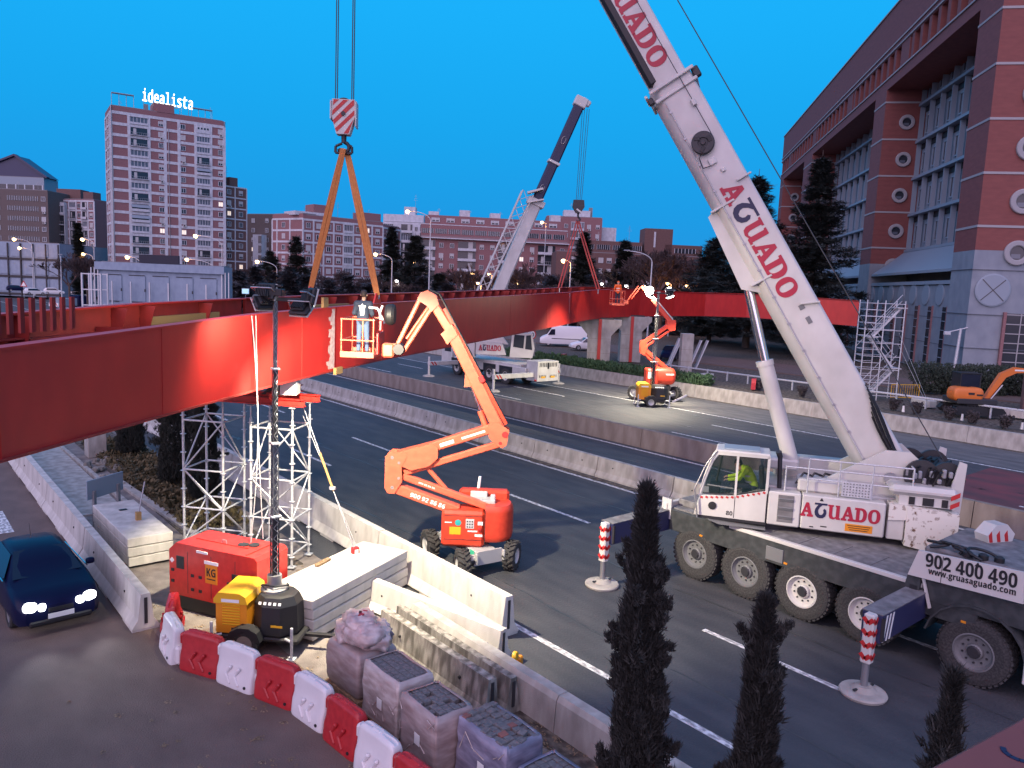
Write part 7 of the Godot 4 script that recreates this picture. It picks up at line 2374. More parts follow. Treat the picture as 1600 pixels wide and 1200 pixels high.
func _boom_section(o: Node3D, BT: Transform3D, s0: float, s1: float, hw: float, up: float, dn: float, mat: Material, called: String) -> void:
	var b := MB.new(mat, BT)
	var pts := []
	var rad := 0.09
	for k in 5:
		var a := deg_to_rad(k * 22.5)
		pts.append(Vector2(hw - rad + rad * cos(a), up - rad + rad * sin(a)))
	for k in 5:
		var a := deg_to_rad(90 + k * 22.5)
		pts.append(Vector2(-hw + rad + rad * cos(a), up - rad + rad * sin(a)))
	for k in 13:     # rounded belly
		var a := deg_to_rad(180 + k * 15.0)
		pts.append(Vector2(hw * cos(a), -dn * 0.45 + dn * 0.55 * sin(a)))
	var rows := []
	for s in [s0, s1]:
		var r := []
		for p in pts:
			r.append(Vector3(p.x, p.y, -s))
		rows.append(r)
	var mid := Vector3(0, 0, -(s0 + s1) * 0.5)
	for k in pts.size():
		var l := (k + 1) % pts.size()
		var nk := _pn(pts, k)
		var nl := _pn(pts, l)
		b.tri(rows[0][k], rows[0][l], rows[1][l], nk, nl, nl)
		b.tri(rows[0][k], rows[1][l], rows[1][k], nk, nl, nk)
	for s in [s0, s1]:
		for k in range(1, pts.size() - 1):
			b.flat(Vector3(pts[0].x, pts[0].y, -s), Vector3(pts[k].x, pts[k].y, -s), Vector3(pts[k + 1].x, pts[k + 1].y, -s), Vector3(0, 0, mid.z + s))
	part(o, called, b)


func _pn(pts: Array, k: int) -> Vector3:
	var a: Vector2 = pts[(k - 1 + pts.size()) % pts.size()]
	var c: Vector2 = pts[(k + 1) % pts.size()]
	var p: Vector2 = pts[k]
	var n1 := Vector2((p - a).y, -(p - a).x).normalized()
	var n2 := Vector2((c - p).y, -(c - p).x).normalized()
	var n := (n1 + n2).normalized()
	if n1.dot(n2) < 0.5:
		n = n1
	return Vector3(n.x, n.y, 0)
# ---------------------------------------------------------------- boom lifts
func facing(x: float, y: float, z: float, extra := 0.0) -> Transform3D:   # x to the right as seen from the footbridge, z towards it
	return Transform3D(Basis(Vector3.UP, deg_to_rad(-40.3115 + extra)), Vector3(x, y, z))


func lug_wheel(r: float, w: float) -> Array:
	var key := "lug%f" % r
	if not mesh_store.has(key):
		var b := MB.new(M.rubber)
		var t := Transform3D(Basis(Vector3.BACK, PI * 0.5), Vector3.ZERO)
		b.lathe([Vector2(r * 0.52, -w * 0.5), Vector2(r * 0.86, -w * 0.5), Vector2(r * 0.92, -w * 0.42), Vector2(r * 0.92, w * 0.42), Vector2(r * 0.86, w * 0.5), Vector2(r * 0.52, w * 0.5)], 28, t)
		for k in 16:
			var a := TAU * k / 16.0
			for s in [-1.0, 1.0]:
				var aa: float = a + (0.1 if s > 0 else -0.1)
				b.box(Vector3(s * w * 0.26, cos(aa) * r * 0.94, sin(aa) * r * 0.94), Vector3(w * 0.52, 0.085, 0.05), Basis(Vector3.RIGHT, aa) * Basis(Vector3.UP, s * 0.6), 0.008)
		var b0 := b
		b = MB.new(M.blind)
		for s in [-1.0, 1.0]:
			b.lathe([Vector2(r * 0.54, s * w * 0.47), Vector2(r * 0.46, s * w * 0.3), Vector2(r * 0.22, s * w * 0.26), Vector2(r * 0.18, s * w * 0.4), Vector2(0, s * w * 0.4)], 20, t)
		mesh_store[key] = [b0.mesh(), b.mesh()]
	return mesh_store[key]


func arm(o: Node3D, called: String, a: Vector2, b: Vector2, h: float, w: float, mat: Material, z := 0.2, bev := 0.03) -> MeshInstance3D:
	return part(o, called, MB.new(mat).bar(Vector3(a.x, a.y, z), Vector3(b.x, b.y, z), h, w, Vector3.UP, bev))


func plate2(o: Node3D, called: String, pts: Array, th: float, gap: float, mat: Material, z := 0.2) -> void:
	var m := MB.new(mat)
	for s in [-1.0, 1.0]:
		m.extr(pts, th, Transform3D(Basis(), Vector3(0, 0, z + s * gap)))
	part(o, called, m)


func cage(o: Node3D, c: Vector3, w: float, d: float, h: float, mat: Material, yaw := 0.0) -> void:   # lift basket with its floor at c
	var x := Transform3D(Basis(Vector3.UP, yaw), c)
	part(o, "basket_floor", MB.new(mat, x).box(Vector3(0, 0.05, 0), Vector3(w, 0.06, d), Basis(), 0.01).box(Vector3(0, 0.11, d * 0.5), Vector3(w, 0.16, 0.02)).box(Vector3(0, 0.11, -d * 0.5), Vector3(w, 0.16, 0.02)))
	var r := MB.new(mat, x)
	for sx in [-1.0, 1.0]:
		for sz in [-1.0, 1.0]:
			r.tube(Vector3(sx * w * 0.48, 0.05, sz * d * 0.48), Vector3(sx * w * 0.48, h, sz * d * 0.48), 0.022, 0.022, 8)
	for sz in [-1.0, 1.0]:
		r.tube(Vector3(w * 0.16, 0.05, sz * d * 0.48), Vector3(w * 0.16, h, sz * d * 0.48), 0.02, 0.02, 8)
	for y in [0.5, h]:
		for s in [-1.0, 1.0]:
			r.tube(Vector3(-w * 0.5, y, s * d * 0.48), Vector3(w * 0.5, y, s * d * 0.48), 0.024, 0.024, 8)
			r.tube(Vector3(s * w * 0.48, y, -d * 0.5), Vector3(s * w * 0.48, y, d * 0.5), 0.024, 0.024, 8)
	part(o, "basket_rail", r)


func build_boom_lifts() -> void:
	var o := thing("boom_lift", "orange articulating boom lift raising a basket to the red girder", "boom lift", facing(13.4, 0, -17.4))
	var C := Transform3D(Basis(Vector3.UP, deg_to_rad(40.3115 - 6.0)), Vector3.ZERO)
	# chassis, axis along the road
	var ch := MB.new(M.grey_paint, C)
	ch.box(Vector3(0, 0.52, 0), Vector3(0.72, 0.34, 1.7), Basis(), 0.04)
	for s in [-1.0, 1.0]:
		ch.box(Vector3(0, 0.50, s * 0.92), Vector3(1.2, 0.2, 0.26), Basis(), 0.03)
		ch.extr([Vector2(-0.5, 0.35), Vector2(0.5, 0.35), Vector2(0.42, 0.74), Vector2(-0.42, 0.74)], 0.06, Transform3D(Basis(), Vector3(0, 0, s * 1.05)))
		ch.box(Vector3(0.45, 0.55, s * 1.1), Vector3(0.05, 0.3, 0.14), Basis(), 0.01)
		ch.box(Vector3(-0.45, 0.55, s * 1.1), Vector3(0.05, 0.3, 0.14), Basis(), 0.01)
	part(o, "chassis", ch)
	part(o, "slewing_ring", MB.new(M.black).lathe([Vector2(0.5, 0.6), Vector2(0.5, 0.78), Vector2(0, 0.78)], 24))
	part(o, "chassis_mark", MB.new(M.stripe_red, C).box(Vector3(-0.365, 0.6, -0.45), Vector3(0.01, 0.16, 0.22)))
	part(o, "chassis_mark", MB.new(plain(0.05, 0.42, 0.26), C).box(Vector3(-0.37, 0.62, 0.72), Vector3(0.01, 0.14, 0.22)))
	var wp4 := [[-0.83, -0.95, -8.0], [-0.83, 0.98, -20.0], [0.83, 0.98, -52.0], [0.83, -0.95, 6.0]]
	for q in wp4:
		put_wheel(o, lug_wheel(0.43, 0.34), C * Transform3D(Basis(Vector3.UP, deg_to_rad(q[2])), Vector3(q[0], 0.43, q[1])))
		part(o, "hub", MB.new(M.black, C).tube(Vector3(q[0] * 0.55, 0.45, q[1]), Vector3(q[0] * 0.92, 0.43, q[1]), 0.1, 0.1, 10))
	# turret: engine side, control side and round counterweight
	part(o, "turret", MB.new(M.lift_red).box(Vector3(-0.2, 1.22, 0.18), Vector3(1.24, 1.06, 0.86), Basis(), 0.08))
	part(o, "turret_base", MB.new(M.lift_red).box(Vector3(-0.1, 0.95, -0.45), Vector3(1.1, 0.45, 0.5), Basis(), 0.05))
	var cw := MB.new(M.lift_red)
	var plan := []
	for k in 15:
		var a := deg_to_rad(-90 + k * 180.0 / 14.0)
		plan.append(Vector2(0.42 + 0.82 * pow(maxf(cos(a), 0.0), 0.55), 0.62 * sin(a)))
	var rows := []
	for q in [[0.84, 0.86], [0.90, 0.97], [1.02, 1.0], [1.72, 1.0], [1.84, 0.97], [1.90, 0.9]]:
		var r := []
		for p in plan:
			r.append(Vector3(0.42 + (p.x - 0.42) * q[1], q[0], p.y * q[1]))
		rows.append(r)
	cw.grid(rows, Vector3(0.5, 1.3, 0))
	for e in [0, 5]:
		for k in 13:
			cw.flat(rows[e][0], rows[e][k + 1], rows[e][k + 2], Vector3(0, -1 if e == 0 else 1, 0))
	part(o, "counterweight", cw)
	part(o, "engine_cover", MB.new(M.lift_red).box(Vector3(0.35, 1.98, -0.5), Vector3(1.5, 0.34, 0.36), Basis(), 0.08))
	part(o, "engine_deck", MB.new(M.grey_paint).box(Vector3(0.35, 1.93, -0.02), Vector3(0.7, 0.12, 0.44), Basis(), 0.02))
	part(o, "grey_box", MB.new(M.blind).box(Vector3(0.2, 2.05, -0.2), Vector3(0.5, 0.2, 0.1), Basis(), 0.02).box(Vector3(0.62, 2.02, 0.05), Vector3(0.14, 0.22, 0.16), Basis(), 0.02))
	part(o, "panel_seam", MB.new(M.dark_metal).box(Vector3(0.43, 1.3, 0.6), Vector3(0.014, 1.0, 0.06)))
	part(o, "panel_groove", MB.new(M.dark_metal).box(Vector3(-0.2, 1.62, 0.613), Vector3(1.1, 0.014, 0.006)).box(Vector3(-0.2, 0.92, 0.613), Vector3(1.1, 0.014, 0.006)))
	part(o, "control_panel", MB.new(M.blind).box(Vector3(0.0, 1.40, 0.615), Vector3(0.24, 0.28, 0.012)))
	var kn := MB.new(M.black)
	for i in 3:
		for j in 3:
			kn.box(Vector3(-0.07 + i * 0.07, 1.31 + j * 0.08, 0.625), Vector3(0.035, 0.035, 0.012))
	part(o, "switches", kn)
	part(o, "sticker", MB.new(M.white).box(Vector3(0.3, 1.42, 0.614), Vector3(0.15, 0.1, 0.006)))
	part(o, "sticker", MB.new(M.white).box(Vector3(0.08, 1.18, 0.614), Vector3(0.28, 0.04, 0.006)))
	part(o, "sticker", MB.new(M.white).box(Vector3(0.26, 1.06, 0.614), Vector3(0.22, 0.07, 0.006)))
	part(o, "sticker", MB.new(M.white).box(Vector3(-0.62, 1.42, 0.614), Vector3(0.2, 0.03, 0.006)))
	part(o, "yellow_sticker", MB.new(M.yellow).box(Vector3(-0.42, 1.18, 0.614), Vector3(0.32, 0.22, 0.006)))
	part(o, "round_sticker", MB.new(plain(0.02, 0.3, 0.3)).lathe([Vector2(0.09, 0), Vector2(0, 0.006)], 18, Transform3D(Basis(Vector3.RIGHT, PI * 0.5), Vector3(-0.34, 1.42, 0.612))))
	part(o, "emergency_knob", MB.new(M.stripe_red).lathe([Vector2(0.05, 0), Vector2(0.05, 0.04), Vector2(0, 0.05)], 12, Transform3D(Basis(Vector3.RIGHT, PI * 0.5), Vector3(0.28, 1.25, 0.612))))
	part(o, "muffler", MB.new(M.white).tube(Vector3(0.15, 2.0, -0.6), Vector3(0.2, 2.5, -0.62), 0.05, 0.05, 10))
	# lower riser with its parallel link
	arm(o, "lower_riser", Vector2(-0.35, 1.66), Vector2(-2.2, 2.27), 0.3, 0.36, M.lift_orange)
	arm(o, "riser_link", Vector2(0.75, 1.72), Vector2(-2.02, 2.62), 0.2, 0.2, M.lift_orange, 0.2)
	text_part(o, "phone_number", "900 92 86 86", "Droid Sans", 1.06, 0.13, M.white, Transform3D(Basis(Vector3.BACK, -0.318), Vector3(-1.25, 1.965, 0.392)), true, 0.008)
	text_part(o, "phone_print", "900 92 86 86", "Droid Sans", 0.5, 0.05, M.white, Transform3D(Basis(Vector3.BACK, -0.318), Vector3(-1.3, 2.39, 0.306)), true, 0.006)
	plate2(o, "elbow_plate", [Vector2(-2.5, 3.22), Vector2(-2.5, 2.3), Vector2(-2.42, 2.15), Vector2(-2.22, 2.13), Vector2(-2.0, 2.5), Vector2(-2.02, 2.95), Vector2(-1.86, 3.26), Vector2(-1.95, 3.36), Vector2(-2.36, 3.36)], 0.035, 0.21, M.lift_orange)
	part(o, "elbow_pins", MB.new(M.steel).tube(Vector3(-2.3, 3.2, -0.03), Vector3(-2.3, 3.2, 0.43), 0.05, 0.05, 10).tube(Vector3(-2.28, 2.32, -0.03), Vector3(-2.28, 2.32, 0.43), 0.05, 0.05, 10).tube(Vector3(-2.1, 2.6, -0.03), Vector3(-2.1, 2.6, 0.43), 0.04, 0.04, 10).tube(Vector3(-2.1, 3.05, -0.03), Vector3(-2.1, 3.05, 0.43), 0.04, 0.04, 10))
	# upper riser
	arm(o, "upper_riser", Vector2(-2.25, 3.12), Vector2(0.72, 4.22), 0.27, 0.34, M.lift_orange)
	part(o, "riser_sleeve", MB.new(M.lift_orange).extr([Vector2(-2.1, 2.98), Vector2(-1.75, 2.84), Vector2(-1.25, 2.98), Vector2(-1.0, 3.22), Vector2(-1.0, 3.56), Vector2(-1.15, 3.66), Vector2(-2.2, 3.34)], 0.42, Transform3D(Basis(), Vector3(0, 0, 0.2))))
	arm(o, "upper_link", Vector2(-1.98, 2.72), Vector2(0.85, 3.72), 0.19, 0.2, M.lift_orange)
	part(o, "logo_sticker", MB.new(M.white).box(Vector3(-0.75, 3.67, 0.374), Vector3(0.42, 0.1, 0.006), Basis(Vector3.BACK, 0.354)).box(Vector3(0.0, 3.95, 0.374), Vector3(0.7, 0.06, 0.006), Basis(Vector3.BACK, 0.354)))
	part(o, "riser_cylinder", MB.new(M.lift_orange).tube(Vector3(-1.28, 2.86, 0.2), Vector3(-0.55, 2.06, 0.2), 0.07, 0.07, 10))
	part(o, "cylinder_rod", MB.new(M.chrome).tube(Vector3(-1.6, 3.2, 0.2), Vector3(-1.28, 2.86, 0.2), 0.03, 0.03, 8))
	plate2(o, "elbow_plate", [Vector2(0.42, 4.28), Vector2(0.66, 4.36), Vector2(1.02, 4.12), Vector2(0.96, 3.7), Vector2(0.84, 3.6), Vector2(0.6, 3.72), Vector2(0.44, 3.9)], 0.035, 0.2, M.lift_orange)
	part(o, "elbow_pins", MB.new(M.stripe_red).tube(Vector3(0.9, 4.0, -0.04), Vector3(0.9, 4.0, 0.44), 0.09, 0.09, 12).tube(Vector3(0.78, 3.74, -0.02), Vector3(0.78, 3.74, 0.42), 0.05, 0.05, 10))
	# main boom
	arm(o, "main_boom", Vector2(0.82, 3.95), Vector2(-0.78, 6.95), 0.34, 0.28, M.lift_orange)
	arm(o, "telescopic_boom", Vector2(-0.72, 6.8), Vector2(-1.42, 7.86), 0.25, 0.21, M.lift_orange)
	part(o, "boom_shroud", MB.new(M.lift_orange).extr([Vector2(-1.02, 6.78), Vector2(-0.72, 7.08), Vector2(-0.55, 6.78), Vector2(-0.83, 6.5)], 0.34, Transform3D(Basis(), Vector3(0, 0, 0.2))))
	part(o, "cylinder_bracket", MB.new(M.lift_orange).extr([Vector2(-0.30, 5.7), Vector2(-0.32, 5.3), Vector2(0.05, 5.34), Vector2(0.0, 5.7)], 0.2, Transform3D(Basis(), Vector3(0, 0, 0.2))))
	part(o, "luffing_cylinder", MB.new(M.lift_orange).tube(Vector3(0.42, 3.95, 0.2), Vector3(0.16, 4.62, 0.2), 0.085, 0.085, 12))
	part(o, "cylinder_rod", MB.new(M.chrome).tube(Vector3(0.16, 4.62, 0.2), Vector3(-0.16, 5.4, 0.2), 0.042, 0.042, 10))
	part(o, "cable_tray", MB.new(M.lift_red).bar(Vector3(0.92, 4.28, 0.2), Vector3(-0.95, 7.5, 0.2), 0.09, 0.2))
	part(o, "hose_bundle", MB.new(M.black).tube(Vector3(0.95, 4.3, 0.27), Vector3(-0.9, 7.56, 0.27), 0.03, 0.03, 6).path([Vector3(-0.9, 7.56, 0.27), Vector3(-1.1, 7.9, 0.27), Vector3(-1.35, 8.0, 0.27), Vector3(-1.6, 7.86, 0.25)], 0.035, 6))
	part(o, "rotary_clip", MB.new(M.stripe_red).box(Vector3(0.18, 5.55, 0.36), Vector3(0.16, 0.2, 0.05), Basis(Vector3.BACK, 0.5), 0.02))
	# top knuckle, jib pair and basket
	part(o, "knuckle", MB.new(M.lift_orange).extr([Vector2(-1.72, 7.72), Vector2(-1.62, 7.92), Vector2(-1.42, 7.99), Vector2(-1.18, 7.86), Vector2(-1.1, 7.6), Vector2(-1.3, 7.4), Vector2(-1.44, 7.56)], 0.3, Transform3D(Basis(), Vector3(0, 0, 0.2))))
	arm(o, "jib_bar", Vector2(-1.62, 7.8), Vector2(-2.26, 6.42), 0.12, 0.11, M.lift_orange)
	arm(o, "jib_bar", Vector2(-1.28, 7.56), Vector2(-2.1, 6.2), 0.12, 0.11, M.lift_orange)
	part(o, "jib_cylinder", MB.new(M.lift_orange).tube(Vector3(-1.42, 7.5, 0.2), Vector3(-2.0, 6.6, 0.2), 0.045, 0.045, 8))
	part(o, "jib_rotator", MB.new(M.dark_metal).lathe([Vector2(0, -0.17), Vector2(0.15, -0.17), Vector2(0.17, -0.1), Vector2(0.17, 0.1), Vector2(0.15, 0.17), Vector2(0, 0.17)], 16, Transform3D(Basis(Vector3.RIGHT, PI * 0.5), Vector3(-2.2, 6.3, 0.2))))
	part(o, "basket_mount", MB.new(M.lift_orange).box(Vector3(-2.5, 6.26, 0.2), Vector3(0.34, 0.4, 0.36), Basis(), 0.05).box(Vector3(-2.32, 6.42, 0.2), Vector3(0.34, 0.08, 0.2), Basis(), 0.02))
	cage(o, Vector3(-3.27, 6.04, 0.1), 0.92, 1.5, 1.08, M.lift_orange)
	part(o, "basket_gate", MB.new(M.stripe_red).box(Vector3(-2.76, 6.45, 0.1), Vector3(0.06, 0.6, 1.0), Basis(), 0.01).box(Vector3(-2.72, 6.95, 0.3), Vector3(0.1, 0.3, 0.2), Basis(), 0.02))
	var sp := MB.new(M.black)
	sp.lathe([Vector2(0, -0.13), Vector2(0.26, -0.13), Vector2(0.30, -0.06), Vector2(0.30, 0.06), Vector2(0.26, 0.13), Vector2(0, 0.13)], 24, Transform3D(Basis(Vector3.BACK, PI * 0.5) * Basis(Vector3.UP, 0.4), Vector3(-2.5, 7.26, 0.0)))
	part(o, "hose_spool", sp)
	part(o, "spool_guard", MB.new(M.white).path([Vector3(-2.72, 7.5, 0.1), Vector3(-2.78, 7.3, 0.15), Vector3(-2.76, 7.1, 0.15), Vector3(-2.66, 7.0, 0.1), Vector3(-2.85, 7.42, 0.1), Vector3(-3.1, 7.44, 0.1)], 0.035, 7))
	# --- the second lift, at the far shoulder
	var p := thing("boom_lift", "distant orange boom lift with big lugged tyres behind the far floodlight trailer", "boom lift", facing(46.0, 0, -37.3))
	var C2 := Transform3D(Basis(Vector3.UP, deg_to_rad(52.0)), Vector3.ZERO)
	var c2 := MB.new(M.grey_paint, C2)
	c2.box(Vector3(0, 0.62, 0), Vector3(0.8, 0.36, 2.4), Basis(), 0.04)
	for s in [-1.0, 1.0]:
		c2.box(Vector3(0, 0.56, s * 1.2), Vector3(1.7, 0.22, 0.26), Basis(), 0.03)
	part(p, "chassis", c2)
	for q in [[-1.0, -1.2, 0.0], [-1.0, 1.2, 14.0], [1.0, 1.2, -18.0], [1.0, -1.2, 0.0]]:
		put_wheel(p, lug_wheel(0.56, 0.42), C2 * Transform3D(Basis(Vector3.UP, deg_to_rad(q[2])), Vector3(q[0], 0.56, q[1])))
	var tr := MB.new(M.lift_red)
	pillow(tr, Transform3D(Basis(), Vector3(0.55, 1.92, 0)), Vector3(1.75, 1.32, 1.5), 0.0, 1, 0.4)
	part(p, "counterweight", tr)
	part(p, "turret", MB.new(M.lift_red).box(Vector3(-0.4, 1.85, 0.1), Vector3(0.9, 1.2, 1.3), Basis(), 0.1))
	part(p, "sticker", MB.new(M.white).box(Vector3(-0.55, 2.0, 0.76), Vector3(0.4, 0.5, 0.02)).box(Vector3(0.9, 2.1, 0.74), Vector3(0.6, 0.1, 0.03)))
	part(p, "turret_base", MB.new(M.black).box(Vector3(0.3, 1.05, 0), Vector3(1.5, 0.4, 1.2), Basis(), 0.05))
	arm(p, "lower_riser", Vector2(0.75, 2.5), Vector2(-1.0, 3.85), 0.3, 0.3, M.lift_red, -0.1)
	arm(p, "riser_link", Vector2(0.2, 2.45), Vector2(-1.05, 3.6), 0.16, 0.2, M.lift_red, -0.1)
	plate2(p, "elbow_plate", [Vector2(-1.35, 4.5), Vector2(-1.35, 3.6), Vector2(-1.0, 3.4), Vector2(-0.8, 4.1), Vector2(-1.0, 4.6)], 0.05, 0.22, M.lift_red, -0.1)
	arm(p, "upper_riser", Vector2(-1.15, 4.3), Vector2(1.0, 5.95), 0.32, 0.3, M.lift_red, -0.3)
	arm(p, "upper_link", Vector2(-0.95, 4.0), Vector2(1.05, 5.5), 0.16, 0.2, M.lift_red, -0.3)
	plate2(p, "elbow_plate", [Vector2(0.55, 6.2), Vector2(1.25, 6.15), Vector2(1.25, 5.4), Vector2(0.85, 5.3), Vector2(0.55, 5.6)], 0.05, 0.26, M.lift_red, -0.35)
	arm(p, "main_boom", Vector2(1.0, 5.9), Vector2(-0.6, 7.7), 0.34, 0.28, M.lift_red, -0.4)
	arm(p, "telescopic_boom", Vector2(-0.5, 7.6), Vector2(-1.5, 8.62), 0.24, 0.2, M.lift_orange, -0.4)
	part(p, "hose_bundle", MB.new(M.blind).bar(Vector3(1.05, 6.2, -0.3), Vector3(-1.3, 8.7, -0.3), 0.08, 0.1))
	arm(p, "jib_bar", Vector2(-1.5, 8.6), Vector2(-2.2, 7.6), 0.1, 0.1, M.lift_red, -0.4)
	arm(p, "jib_bar", Vector2(-1.7, 8.65), Vector2(-2.5, 7.45), 0.08, 0.1, M.lift_orange, -0.4)
	part(p, "basket_mount", MB.new(M.lift_orange).box(Vector3(-2.6, 7.35, -0.4), Vector3(0.4, 0.3, 0.3), Basis(), 0.04))
	cage(p, Vector3(-3.25, 7.08, -0.4), 0.95, 1.6, 1.1, M.lift_orange)


# ---------------------------------------------------------------- floodlight trailers
func flood_head(o: Node3D, t: Transform3D, glass: Material) -> void:   # faces along local +z
	part(o, "flood_housing", MB.new(M.black, t).box(Vector3(0, 0, -0.05), Vector3(0.46, 0.36, 0.1), Basis(), 0.03).box(Vector3(0, 0, -0.13), Vector3(0.3, 0.26, 0.08), Basis(), 0.02))
	var fins := MB.new(M.dark_metal, t)
	for k in 7:
		fins.box(Vector3(-0.13 + k * 0.043, 0, -0.19), Vector3(0.012, 0.24, 0.06))
	part(o, "cooling_fins", fins)
	part(o, "flood_rim", MB.new(M.rim_white, t).box(Vector3(0, 0.165, 0.01), Vector3(0.46, 0.03, 0.03)).box(Vector3(0, -0.165, 0.01), Vector3(0.46, 0.03, 0.03)).box(Vector3(0.215, 0, 0.01), Vector3(0.03, 0.3, 0.03)).box(Vector3(-0.215, 0, 0.01), Vector3(0.03, 0.3, 0.03)))
	part(o, "lamp_glass", MB.new(glass, t).box(Vector3(0, 0, 0.004), Vector3(0.4, 0.3, 0.016)))
	part(o, "flood_bracket", MB.new(M.steel, t).path([Vector3(-0.25, 0, -0.05), Vector3(-0.27, 0.05, -0.22), Vector3(0.27, 0.05, -0.22), Vector3(0.25, 0, -0.05)], 0.018, 6))


func aim(at_: Vector3, target: Vector3) -> Transform3D:   # local +z looks at the target
	var z := (target - at_).normalized()
	var x := Vector3.UP.cross(z).normalized()
	return Transform3D(Basis(x, z.cross(x), z), at_)


func spot(o: Node3D, called: String, t: Transform3D, energy: float, angle: float, blend: float, col: Color) -> void:
	var l := SpotLight3D.new()
	l.name = called
	l.transform = t * Transform3D(Basis(Vector3.UP, PI), Vector3(0, 0, 0.2))
	l.light_energy = energy
	l.light_color = col
	l.spot_angle = angle
	l.spot_angle_attenuation = blend
	l.spot_range = 120
	l.spot_attenuation = 2
	l.light_size = 0.18
	l.shadow_enabled = true
	o.add_child(l)


func trailer(o: Node3D, T: Transform3D) -> void:   # local x: yellow cabinet to black tank
	part(o, "cabinet", MB.new(M.amber, T).extr([Vector2(-0.82, 0.42), Vector2(-0.12, 0.42), Vector2(-0.12, 1.1), Vector2(-0.82, 1.1)], 0.94))
	part(o, "cabinet_hood", MB.new(M.yellow, T).extr([Vector2(-0.86, 1.1), Vector2(-0.10, 1.1), Vector2(-0.14, 1.26), Vector2(-0.28, 1.34), Vector2(-0.76, 1.34), Vector2(-0.86, 1.2)], 1.0))
	var lv := MB.new(M.yellow, T)
	for k in 8:
		lv.box(Vector3(-0.47, 0.62 + k * 0.062, 0.475), Vector3(0.4, 0.028, 0.02), Basis(Vector3.RIGHT, 0.5))
	part(o, "louvre", lv)
	part(o, "cabinet_label", MB.new(M.white, T).box(Vector3(-0.48, 1.17, 0.505), Vector3(0.4, 0.07, 0.006)))
	part(o, "cabinet_mark", MB.new(M.black, T).box(Vector3(-0.42, 0.5, 0.474), Vector3(0.1, 0.1, 0.006)))
	var oc := []
	for k in 8:
		var a := PI / 8 + k * PI / 4
		oc.append(Vector2(0.42 + 0.55 * cos(a), 0.52 * sin(a)))
	var tk := MB.new(M.black, T)
	var rows := []
	for q in [[0.36, 0.9], [0.44, 1.0], [1.06, 0.95], [1.24, 0.78], [1.26, 0.6]]:
		var r := []
		for p in oc:
			r.append(Vector3(0.42 + (p.x - 0.42) * q[1], q[0], p.y * q[1]))
		rows.append(r)
	tk.grid(rows, Vector3(0.42, 0.8, 0), true, false)
	for k in 8:
		tk.flat(Vector3(0.42, 1.26, 0), rows[4][k], rows[4][(k + 1) % 8], Vector3.UP)
	part(o, "black_tank", tk)
	var st := MB.new(M.white, T)
	for k in 5:
		st.box(Vector3(0.16 + k * 0.11, 1.14, 0.425), Vector3(0.06, 0.06, 0.006), Basis(Vector3.RIGHT, -0.5))
	part(o, "tank_sticker", st)
	part(o, "yellow_strip", MB.new(M.yellow, T).box(Vector3(0.56, 0.66, 0.495), Vector3(0.26, 0.05, 0.006)))
	part(o, "frame", MB.new(M.black, T).box(Vector3(0.1, 0.34, 0), Vector3(1.9, 0.1, 1.0), Basis(), 0.03).box(Vector3(1.35, 0.32, 0), Vector3(1.0, 0.08, 0.1), Basis(), 0.01))
	for s in [-1.0, 1.0]:
		put_wheel(o, car_wheel(0.29, 0.18), T * Transform3D(Basis(Vector3.UP, PI * 0.5), Vector3(-0.1, 0.29, s * 0.58)))
		part(o, "mudguard", MB.new(M.black, T).extr([Vector2(-0.48, 0.36), Vector2(-0.4, 0.56), Vector2(-0.22, 0.66), Vector2(0.02, 0.66), Vector2(0.2, 0.56), Vector2(0.28, 0.36), Vector2(0.2, 0.36), Vector2(-0.1, 0.6), Vector2(-0.4, 0.36)], 0.26, Transform3D(Basis(), Vector3(0, 0, s * 0.58))))
	for q in [[0.95, 0.62], [0.95, -0.62], [-0.85, 0.62], [-0.85, -0.62]]:
		part(o, "jack_leg", MB.new(M.galv, T).tube(Vector3(q[0], 0.03, q[1]), Vector3(q[0], 0.72, q[1]), 0.035, 0.035, 8).box(Vector3(q[0], 0.02, q[1]), Vector3(0.18, 0.03, 0.18)).tube(Vector3(q[0] * 0.8, 0.4, q[1] * 0.8), Vector3(q[0], 0.4, q[1]), 0.03, 0.03, 6))


func mast(o: Node3D, x: float, z: float, y0: float, y1: float, w0: float) -> void:
	var n := 4
	for k in n:
		var a := lerpf(y0, y1, float(k) / n)
		var b := lerpf(y0, y1, float(k + 1) / n) + 0.15
		var w := w0 * (1.0 - 0.16 * k)
		var m := MB.new(M.rim_grey if k % 2 else M.dark_metal)
		m.box(Vector3(x, (a + b) * 0.5, z), Vector3(w * 0.55, b - a, w * 0.55))
		for sx in [-1.0, 1.0]:
			for sz in [-1.0, 1.0]:
				m.box(Vector3(x + sx * w * 0.42, (a + b) * 0.5, z + sz * w * 0.42), Vector3(w * 0.16, b - a, w * 0.16))
		m.use(M.steel)
		var y := a + 0.05
		var i := 0
		while y < b - 0.15:
			var s := 1.0 if i % 2 == 0 else -1.0
			for f in [-1.0, 1.0]:
				m.bar(Vector3(x - s * w * 0.36, y, z + f * w * 0.47), Vector3(x + s * w * 0.36, y + 0.12, z + f * w * 0.47), 0.016, 0.01)
				m.bar(Vector3(x + f * w * 0.47, y, z - s * w * 0.36), Vector3(x + f * w * 0.47, y + 0.12, z + s * w * 0.36), 0.016, 0.01)
			y += 0.12
			i += 1
		part(o, "mast_section", m)
		part(o, "mast_collar", MB.new(M.galv).box(Vector3(x, b - 0.04, z), Vector3(w * 1.5, 0.05, w * 1.5), Basis(), 0.01))


